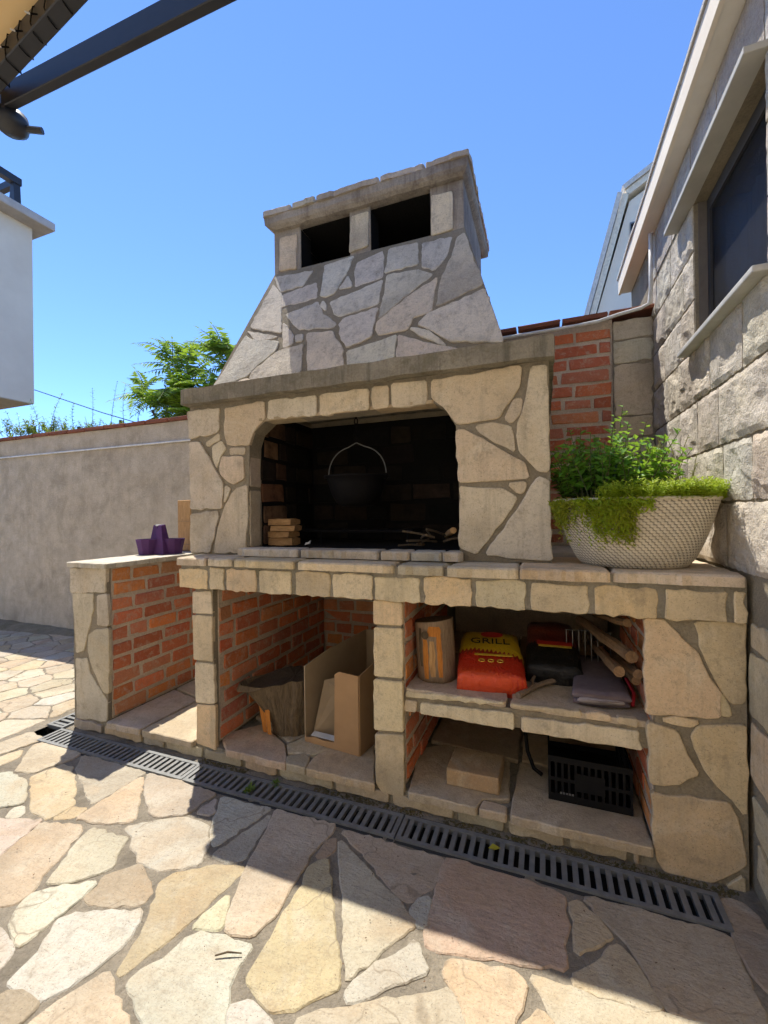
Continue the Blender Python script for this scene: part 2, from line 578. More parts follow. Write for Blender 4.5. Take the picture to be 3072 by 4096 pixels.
BRICK_COLS = [(0.68, 0.21, 0.075), (0.72, 0.25, 0.08), (0.62, 0.165, 0.08), (0.72, 0.28, 0.09), (0.64, 0.22, 0.11), (0.56, 0.17, 0.085)]
def brick_wall(parent, axis, plane, a0, a1, z0, z1, face, bl=0.205, bh=0.060, joint=0.018, cols=BRICK_COLS, skip=0.0, name="brick", proud=0.0075, thick=0.05, stuff=None):
    """axis 'x': bricks run along x on plane y; axis 'y': run along y on plane x. face = outward sign along the normal"""
    if name == "brick":
        lo_, hi_ = sorted((plane - face * 0.010, plane + face * 0.0030))
        m_ = MB()
        if axis == 'x': m_.box(a0, a1, lo_, hi_, z0 - .002, z1)
        else: m_.box(lo_, hi_, a0 - .004, a1, z0 - .002, z1)
        obj("mortar_bed", m_, M_BMORTAR, parent)
    pitch = bh + joint
    rows = max(1, int(round((z1 - z0) / pitch)))
    pitch = (z1 - z0) / rows
    for r in range(rows):
        z = z0 + pitch * (r + 0.5)
        a = a0 - (bl * 0.5 if r % 2 else 0) + random.uniform(-.03, .03)
        while a < a1 - 0.02:
            L = bl * random.choice((1, 1, 1, 1, 0.9, 0.55))
            s, e = max(a, a0), min(a + L, a1)
            a += L + joint
            if e - s < 0.03 or random.random() < skip:
                continue
            hh = (pitch - joint) * random.uniform(0.84, 1.06)
            off = plane + face * (proud + random.uniform(-.003, .003) - thick / 2)
            c = (((s + e) / 2, off, z) if axis == 'x' else (off, (s + e) / 2, z))
            brick_at(parent, (c[0], c[1], c[2] + random.uniform(-.003, .003)), (e - s, thick, hh), 0 if axis == 'x' else math.pi / 2, vary(random.choice(cols), .13), name)

# ---------------------------------------------------------------- outlines of stones, in metres on their own surfaces
GROUND = [
('c',[(0.259,-0.365),(0.13,-0.24),(0.09,-0.19),(0.111,-0.159),(0.255,-0.161),(0.4,-0.172),(0.406,-0.213),(0.382,-0.262),(0.356,-0.338)]),
('o',[(0.375,-0.37),(0.404,-0.255),(0.472,-0.256),(0.64,-0.355),(0.745,-0.428),(0.734,-0.514),(0.632,-0.509),(0.5,-0.438)]),
('c',[(0.424,-0.174),(0.641,-0.171),(0.834,-0.176),(0.813,-0.4),(0.647,-0.319),(0.551,-0.281),(0.498,-0.251)]),
('p',[(0.836,-0.474),(0.833,-0.397),(0.844,-0.2),(0.885,-0.234),(1.054,-0.409),(0.978,-0.453)]),
('o',[(0.752,-0.508),(0.748,-0.435),(0.812,-0.423),(0.822,-0.469),(0.801,-0.487)]),
('c',[(0.848,-0.175),(1.002,-0.171),(1.24,-0.184),(1.221,-0.24),(1.215,-0.315),(1.118,-0.363),(1.071,-0.355),(0.954,-0.276)]),
('w',[(1.054,-0.441),(1.137,-0.38),(1.227,-0.329),(1.34,-0.337),(1.406,-0.399),(1.422,-0.441),(1.444,-0.48),(1.336,-0.544),(1.246,-0.541),(1.211,-0.517),(1.158,-0.502),(1.126,-0.467)]),
('w',[(0.161,-0.437),(0.212,-0.4),(0.243,-0.38),(0.372,-0.394),(0.494,-0.456),(0.536,-0.495),(0.476,-0.535),(0.416,-0.553)]),
('w',[(0.57,-0.562),(0.534,-0.526),(0.558,-0.501),(0.606,-0.521),(0.616,-0.549)]),
('p',[(0.49,-0.611),(0.717,-0.527),(0.77,-0.686),(0.756,-0.738)]),
('r',[(0.733,-0.534),(0.89,-0.498),(0.937,-0.54),(0.994,-0.687),(1.033,-0.747),(1.031,-0.777),(0.992,-0.8),(0.942,-0.822),(0.793,-0.75),(0.779,-0.691)]),
('c',[(0.942,-0.492),(1.113,-0.48),(1.146,-0.551),(1.181,-0.585),(1.156,-0.624),(1.1,-0.677),(1.045,-0.702),(1.026,-0.671),(0.966,-0.559)]),
('c',[(-0.113,-0.285),(-0.095,-0.243),(-0.077,-0.123),(0.076,-0.14),(0.024,-0.304),(0.006,-0.343)]),
('c',[(0.042,-0.352),(0.056,-0.32),(0.083,-0.245),(0.145,-0.294),(0.133,-0.36),(0.113,-0.387)]),
('t',[(1.187,-0.623),(1.252,-0.55),(1.3,-0.567),(1.39,-0.618),(1.387,-0.649),(1.265,-0.701),(1.241,-0.706),(1.203,-0.694),(1.208,-0.653)]),
('w',[(1.097,-0.829),(1.074,-0.806),(1.038,-0.749),(1.079,-0.71),(1.187,-0.646),(1.195,-0.688),(1.193,-0.743),(1.191,-0.85),(1.168,-0.85)]),
('w',[(1.265,-0.923),(1.256,-0.883),(1.254,-0.845),(1.206,-0.774),(1.227,-0.745),(1.351,-0.69),(1.405,-0.665),(1.434,-0.706),(1.446,-0.762),(1.435,-0.827),(1.388,-0.917),(1.303,-0.919)]),
('c',[(1.469,-0.819),(1.507,-0.83),(1.533,-0.854),(1.557,-0.851),(1.614,-0.876),(1.658,-0.907),(1.43,-0.991),(1.41,-0.956),(1.429,-0.903)]),
('w',[(1.034,-0.866),(1.077,-0.843),(1.129,-0.853),(1.189,-0.872),(1.204,-0.908),(1.179,-0.935)]),
('t',[(1.259,-0.96),(1.282,-0.943),(1.309,-0.925),(1.387,-0.925),(1.387,-0.967),(1.368,-1.014)]),
('o',[(1.496,-0.811),(1.49,-0.776),(1.469,-0.715),(1.442,-0.665),(1.373,-0.576),(1.393,-0.534),(1.519,-0.457),(1.594,-0.441),(1.597,-0.457),(1.588,-0.519),(1.567,-0.633),(1.546,-0.717),(1.517,-0.813)]),
('y',[(1.585,-0.644),(1.609,-0.538),(1.63,-0.562),(1.664,-0.628),(1.649,-0.637),(1.596,-0.653)]),
('p',[(1.526,-0.179),(1.786,-0.174),(1.775,-0.272),(1.764,-0.325),(1.776,-0.368),(1.774,-0.45),(1.785,-0.546),(1.761,-0.618),(1.697,-0.634),(1.681,-0.625),(1.647,-0.556),(1.61,-0.467),(1.595,-0.418),(1.557,-0.246)]),
('w',[(1.276,-0.189),(1.508,-0.178),(1.437,-0.399),(1.413,-0.396),(1.364,-0.341),(1.308,-0.238)]),
('w',[(1.455,-0.437),(1.522,-0.205),(1.544,-0.251),(1.566,-0.413),(1.532,-0.443)]),
('w',[(1.25,-0.295),(1.261,-0.203),(1.315,-0.272),(1.295,-0.289)]),
('t',[(1.794,-0.325),(1.793,-0.26),(1.813,-0.226),(1.835,-0.273),(1.824,-0.309)]),
('o',[(1.791,-0.363),(1.829,-0.318),(1.906,-0.437),(1.956,-0.518),(2.01,-0.594),(2.041,-0.648),(2.023,-0.665),(1.994,-0.689),(1.955,-0.726),(1.915,-0.746),(1.871,-0.732),(1.824,-0.715),(1.817,-0.704),(1.817,-0.661),(1.818,-0.611),(1.805,-0.535),(1.809,-0.437)]),
('w',[(1.82,-0.777),(1.857,-0.748),(1.885,-0.755),(1.932,-0.77),(1.961,-0.797),(1.865,-0.832)]),
('w',[(1.543,-0.818),(1.589,-0.716),(1.613,-0.662),(1.655,-0.653),(1.728,-0.647),(1.777,-0.639),(1.776,-0.666),(1.777,-0.7),(1.784,-0.739),(1.811,-0.775),(1.827,-0.808),(1.854,-0.841),(1.717,-0.891),(1.668,-0.867),(1.615,-0.849)]),
('c',[(1.833,-0.231),(1.889,-0.264),(1.943,-0.295),(2.037,-0.352),(2.102,-0.381),(2.172,-0.434),(2.161,-0.449),(2.058,-0.623),(2.053,-0.626),(1.998,-0.526),(1.925,-0.393),(1.877,-0.314)]),
('t',[(1.821,-0.19),(1.85,-0.182),(2.196,-0.186),(2.195,-0.249),(2.189,-0.302),(2.16,-0.335),(2.138,-0.376),(2.098,-0.37),(2.018,-0.313),(1.904,-0.239)]),
('w',[(2.164,-0.35),(2.189,-0.341),(2.198,-0.434),(2.178,-0.436),(2.145,-0.398)]),
('r',[(2.201,-0.187),(2.239,-0.178),(2.528,-0.188),(2.567,-0.21),(2.563,-0.321),(2.556,-0.415),(2.494,-0.43),(2.442,-0.443),(2.329,-0.465),(2.221,-0.483),(2.203,-0.452),(2.202,-0.353)]),
('w',[(2.188,-0.477),(2.206,-0.505),(2.234,-0.543),(2.193,-0.574),(2.104,-0.653),(2.081,-0.67),(2.062,-0.658),(2.09,-0.597),(2.151,-0.525)]),
('c',[(2.281,-0.498),(2.348,-0.483),(2.444,-0.471),(2.466,-0.486),(2.442,-0.571),(2.44,-0.618),(2.364,-0.646),(2.336,-0.594),(2.317,-0.565),(2.275,-0.534)]),
('c',[(1.979,-0.744),(2.054,-0.694),(2.134,-0.65),(2.206,-0.614),(2.296,-0.56),(2.318,-0.586),(2.354,-0.65),(2.007,-0.777)]),
('y',[(2.476,-0.462),(2.564,-0.459),(2.69,-0.454),(2.774,-0.442),(2.851,-0.434),(2.945,-0.428),(2.903,-0.472),(2.566,-0.595),(2.539,-0.548),(2.508,-0.501)]),
('c',[(2.502,-0.53),(2.527,-0.553),(2.534,-0.607),(2.471,-0.631),(2.462,-0.576)]),
('o',[(2.585,-0.212),(2.605,-0.202),(2.679,-0.283),(2.666,-0.298),(2.586,-0.368),(2.588,-0.308)]),
('t',[(2.618,-0.184),(2.712,-0.176),(2.876,-0.179),(2.972,-0.181),(2.975,-0.201),(2.972,-0.319),(2.978,-0.355),(2.957,-0.423),(2.867,-0.423),(2.781,-0.434),(2.76,-0.396),(2.741,-0.336),(2.722,-0.297),(2.685,-0.259)]),
('o',[(2.576,-0.429),(2.681,-0.315),(2.693,-0.303),(2.722,-0.336),(2.741,-0.386),(2.763,-0.436),(2.69,-0.451),(2.622,-0.453),(2.572,-0.441)]),
('t',[(2.998,-0.137),(3.069,-0.15),(3.097,-0.156),(3.031,-0.341),(3.008,-0.306),(2.992,-0.274),(2.987,-0.228),(2.985,-0.18)]),
('t',[(2.996,-0.055),(3.053,-0.052),(3.072,-0.092),(3.071,-0.145),(2.992,-0.13),(2.993,-0.088)]),
]
HOOD = [
('0',[(1.085,2.518),(1.349,2.494),(1.31,2.394),(1.173,2.386),(1.128,2.448)]),
('0',[(1.18,2.363),(1.393,2.398),(1.425,2.28),(1.21,2.27)]),
('0',[(1.257,2.213),(1.435,2.257),(1.491,2.16),(1.586,2.082),(1.579,2.06),(1.371,2.09),(1.3,2.163)]),
('0',[(1.409,2.515),(1.587,2.534),(1.569,2.413),(1.528,2.289),(1.488,2.274),(1.444,2.29),(1.433,2.388)]),
('0',[(1.545,2.31),(1.582,2.394),(1.623,2.305)]),
('0',[(1.611,2.423),(1.621,2.495),(1.663,2.548),(1.744,2.528),(1.771,2.47),(1.787,2.325),(1.641,2.3)]),
('0',[(1.512,2.233),(1.79,2.31),(1.794,2.155),(1.68,2.135),(1.593,2.122),(1.563,2.143)]),
('0',[(1.795,2.4),(1.787,2.519),(1.942,2.517),(1.966,2.359),(1.791,2.35)]),
('0',[(1.967,2.503),(2.12,2.498),(2.102,2.366),(2.051,2.294),(1.988,2.332)]),
('0',[(1.806,2.335),(1.966,2.329),(2.05,2.27),(1.908,2.154),(1.811,2.06),(1.813,2.178)]),
('0',[(1.806,2.043),(1.976,2.192),(2.071,2.25),(2.065,2.046),(1.983,2.03),(1.964,1.967),(1.829,1.961),(1.805,2.008)]),
('0',[(2.143,2.485),(2.181,2.508),(2.196,2.456),(2.286,2.145),(2.086,2.071),(2.093,2.244),(2.131,2.367)]),
('0',[(2.046,2.033),(2.297,2.116),(2.363,1.93),(2.39,1.819),(2.175,1.861),(2.113,1.908),(2.01,1.986)]),
('0',[(1.603,2.078),(1.622,2.102),(1.798,2.13),(1.793,2.055),(1.792,1.96),(1.679,1.922),(1.634,1.982)]),
('0',[(1.429,2.054),(1.576,2.038),(1.6,1.989),(1.648,1.936),(1.692,1.781),(1.506,1.78)]),
('0',[(1.683,1.9),(1.814,1.922),(1.918,1.947),(1.923,1.783),(1.708,1.806)]),
('0',[(1.926,1.941),(2.015,1.9),(2.113,1.85),(2.266,1.788),(1.944,1.78)]),
('0',[(1.977,1.972),(2.064,1.938),(2.152,1.842),(2.025,1.922)]),
('0',[(1.257,2.153),(1.35,2.056),(1.364,1.998),(1.317,1.979)]),
('0',[(1.467,2.254),(1.498,2.217),(1.504,2.176),(1.457,2.227)]),
('0',[(2.258,1.819),(2.359,1.807),(2.377,1.79),(2.289,1.798)]),
('0',[(1.09,2.47),(1.177,2.375),(1.269,2.087),(1.059,2.16),(1.042,2.179)]),
('0',[(1.364,2.054),(1.408,2.054),(1.42,2.01),(1.378,2.009)]),
('0',[(1.028,2.147),(1.255,2.066),(1.145,2.061),(1.09,2.087)]),
('0',[(1.033,2.114),(1.094,2.074),(1.273,2.032),(1.27,1.977),(1.22,1.931),(1.168,1.875),(1.143,1.844),(0.988,1.774),(0.945,1.812),(0.959,1.849)]),
('0',[(1.164,1.827),(1.171,1.868),(1.236,1.929),(1.28,1.968),(1.427,1.988),(1.455,1.844),(1.456,1.774),(1.41,1.774),(1.227,1.773)]),
('0',[(1.051,1.776),(1.149,1.829),(1.204,1.776)]),
]
HEAD = [
('0',[(1.12,2.739),(1.235,2.736),(1.227,2.538),(1.112,2.55)]),
('0',[(1.573,2.746),(1.674,2.748),(1.671,2.565),(1.557,2.552)]),
('0',[(2.013,2.737),(2.12,2.73),(2.121,2.541),(2.01,2.534)]),
]
FIRE = [
('0',[(0.773,1.695),(0.987,1.693),(0.982,1.583),(0.958,1.57),(0.787,1.555)]),
('0',[(0.791,1.533),(0.851,1.532),(0.886,1.485),(0.94,1.402),(1,1.319),(1.003,1.271),(0.994,1.185),(0.789,1.186)]),
('0',[(0.891,1.522),(0.981,1.568),(0.988,1.534),(0.91,1.503)]),
('0',[(0.934,1.501),(0.996,1.527),(1.026,1.489),(0.987,1.448),(0.963,1.388),(0.941,1.439)]),
('0',[(1.018,1.69),(1.255,1.701),(1.261,1.619),(1.189,1.555),(1.163,1.491),(1.034,1.506),(1.016,1.562)]),
('0',[(1.048,1.487),(1.141,1.484),(1.136,1.448),(1.048,1.451)]),
('0',[(0.982,1.387),(0.998,1.445),(1.129,1.44),(1.135,1.332),(1.075,1.305),(1.038,1.318),(0.993,1.356)]),
('0',[(1.015,1.298),(1.049,1.287),(1.006,1.21)]),
('0',[(0.788,1.157),(0.963,1.174),(0.97,1.137),(0.95,1.082),(0.913,0.958),(0.785,0.961)]),
('0',[(1.082,1.28),(1.149,1.299),(1.153,1.135),(1.137,1.01),(1.143,0.966),(0.94,0.958),(0.966,1.075),(1.013,1.197)]),
('0',[(1.286,1.701),(1.548,1.695),(1.546,1.607),(1.278,1.614)]),
('0',[(1.566,1.696),(1.809,1.695),(1.808,1.606),(1.565,1.605)]),
('0',[(1.828,1.703),(1.901,1.697),(1.899,1.607),(1.83,1.608)]),
('0',[(1.916,1.707),(2.069,1.703),(2.068,1.607),(1.915,1.608)]),
('0',[(2.092,1.7),(2.447,1.711),(2.443,1.638),(2.415,1.594),(2.363,1.52),(2.311,1.514),(2.197,1.508),(2.17,1.549),(2.142,1.585),(2.094,1.624)]),
('0',[(2.484,1.703),(2.539,1.704),(2.541,1.493),(2.541,1.299),(2.505,1.3),(2.462,1.355),(2.437,1.382),(2.428,1.451),(2.465,1.594)]),
('0',[(2.42,1.588),(2.45,1.585),(2.444,1.533),(2.409,1.495),(2.383,1.513)]),
('0',[(2.271,1.496),(2.337,1.501),(2.403,1.485),(2.413,1.452),(2.42,1.383),(2.351,1.42),(2.284,1.468)]),
('0',[(2.194,1.486),(2.23,1.48),(2.33,1.416),(2.412,1.363),(2.456,1.334),(2.47,1.276),(2.307,1.272),(2.199,1.271)]),
('0',[(2.393,1.258),(2.456,1.264),(2.46,1.25),(2.445,1.22),(2.43,1.22)]),
('0',[(2.202,1.254),(2.307,1.242),(2.369,1.238),(2.425,1.204),(2.399,1.152),(2.336,1.073),(2.266,0.98),(2.201,1.007)]),
('0',[(2.502,1.28),(2.541,1.268),(2.544,1.135),(2.549,0.964),(2.432,0.968),(2.303,0.981),(2.346,1.046),(2.419,1.147),(2.475,1.24)]),
]
PIER = [
('0',[(0.073,0.865),(0.353,0.887),(0.341,0.753),(0.071,0.735)]),
('0',[(0.09,0.726),(0.249,0.735),(0.247,0.654),(0.167,0.426),(0.109,0.407)]),
('0',[(0.281,0.727),(0.35,0.737),(0.361,0.576),(0.278,0.572)]),
('0',[(0.207,0.508),(0.264,0.545),(0.36,0.557),(0.361,0.344),(0.354,0.216),(0.323,0.218),(0.241,0.33),(0.205,0.417)]),
('0',[(0.104,0.373),(0.191,0.383),(0.213,0.307),(0.322,0.199),(0.345,0.17),(0.338,0.067),(0.107,0.05)]),
('0',[(0.942,0.782),(1.048,0.788),(1.054,0.689),(0.941,0.684)]),
('0',[(0.94,0.669),(1.054,0.672),(1.054,0.466),(0.945,0.465)]),
('0',[(0.952,0.443),(1.057,0.446),(1.061,0.269),(0.952,0.259)]),
('0',[(0.959,0.243),(1.065,0.253),(1.065,0.05),(0.956,0.064)]),
('0',[(1.879,0.798),(1.995,0.795),(1.994,0.711),(1.878,0.709)]),
('0',[(1.881,0.689),(1.993,0.692),(1.993,0.505),(1.878,0.5)]),
('0',[(1.878,0.48),(1.993,0.485),(1.993,0.296),(1.877,0.286)]),
('0',[(1.88,0.262),(1.995,0.277),(1.992,0.038),(1.903,0.043),(1.882,0.068)]),
('0',[(2.822,0.797),(2.873,0.799),(2.916,0.749),(2.961,0.703),(2.992,0.622),(3.02,0.588),(3.018,0.512),(2.825,0.493)]),
('0',[(2.959,0.799),(3.084,0.805),(3.078,0.563),(3.048,0.558),(3.011,0.625),(2.974,0.72)]),
('0',[(3.023,0.585),(3.044,0.539),(3.047,0.517),(3.022,0.516)]),
('0',[(2.828,0.462),(2.906,0.447),(2.928,0.385),(2.96,0.326),(2.904,0.283),(2.833,0.27)]),
('0',[(2.945,0.442),(2.965,0.473),(3.08,0.496),(3.081,0.317),(3.077,0.227),(3.044,0.268),(2.982,0.338),(2.958,0.398)]),
('0',[(2.866,0.48),(2.9,0.493),(2.965,0.488),(2.946,0.471),(2.9,0.472)]),
('0',[(2.836,0.239),(3.039,0.252),(3.055,0.219),(3.068,0.153),(3.077,0.078),(3.02,0.021),(2.982,-0.009),(2.918,-0.013),(2.864,0.001),(2.85,0.032),(2.839,0.093)]),
('0',[(3.029,-0.005),(3.073,0.041),(3.072,-0.008)]),
]
FLOOR = [
('0',[(1.03,0.092),(1.155,0.239),(1.372,0.117),(1.413,0.066),(1.465,-0.045),(1.146,-0.039)]),
('0',[(1.435,0.042),(1.498,0.085),(1.535,0.067),(1.563,-0.02),(1.468,-0.035)]),
('0',[(1.556,0.075),(1.592,0.194),(1.768,0.256),(1.879,-0.032),(1.567,-0.027)]),
('0',[(1.383,0.121),(1.425,0.206),(1.59,0.15),(1.546,0.092),(1.429,0.061)]),
('0',[(2.019,-0.026),(1.979,0.286),(2.077,0.364),(2.368,0.321),(2.387,0.075),(2.291,0.041),(2.277,-0.054)]),
('0',[(2.288,-0.037),(2.3,0.037),(2.381,0.031),(2.383,-0.048)]),
]
SHELF = [
('0',[(2.008,0.452),(2.379,0.461),(2.375,0.448),(2.002,0.427)]),
('0',[(2.401,0.459),(2.632,0.467),(2.632,0.444),(2.399,0.447)]),
('0',[(2.644,0.465),(2.722,0.467),(2.724,0.446),(2.643,0.443)]),
('0',[(2.739,0.465),(2.801,0.465),(2.801,0.437),(2.739,0.445)]),
('0',[(2,0.416),(2.05,0.417),(2.047,0.373),(1.996,0.37)]),
('0',[(2.065,0.414),(2.413,0.425),(2.413,0.365),(2.062,0.37)]),
('0',[(2.439,0.418),(2.804,0.428),(2.813,0.365),(2.436,0.364)]),
]
HOUSELOW = [
('0',[(-0.008,0.81),(-0.087,0.812),(-0.262,0.789),(-0.26,0.712),(-0.005,0.739)]),
('0',[(0.004,0.717),(-0.122,0.722),(-0.28,0.712),(-0.275,0.525),(-0.004,0.531),(0.012,0.543)]),
('0',[(0,0.51),(-0.115,0.512),(-0.275,0.506),(-0.269,0.306),(-0.005,0.343),(0.009,0.353)]),
('0',[(0.001,0.292),(-0.269,0.283),(-0.264,0.112),(-0.019,0.197)]),
('0',[(-0.033,0.175),(-0.263,0.073),(-0.26,-0.045),(-0.025,0.071)]),
]
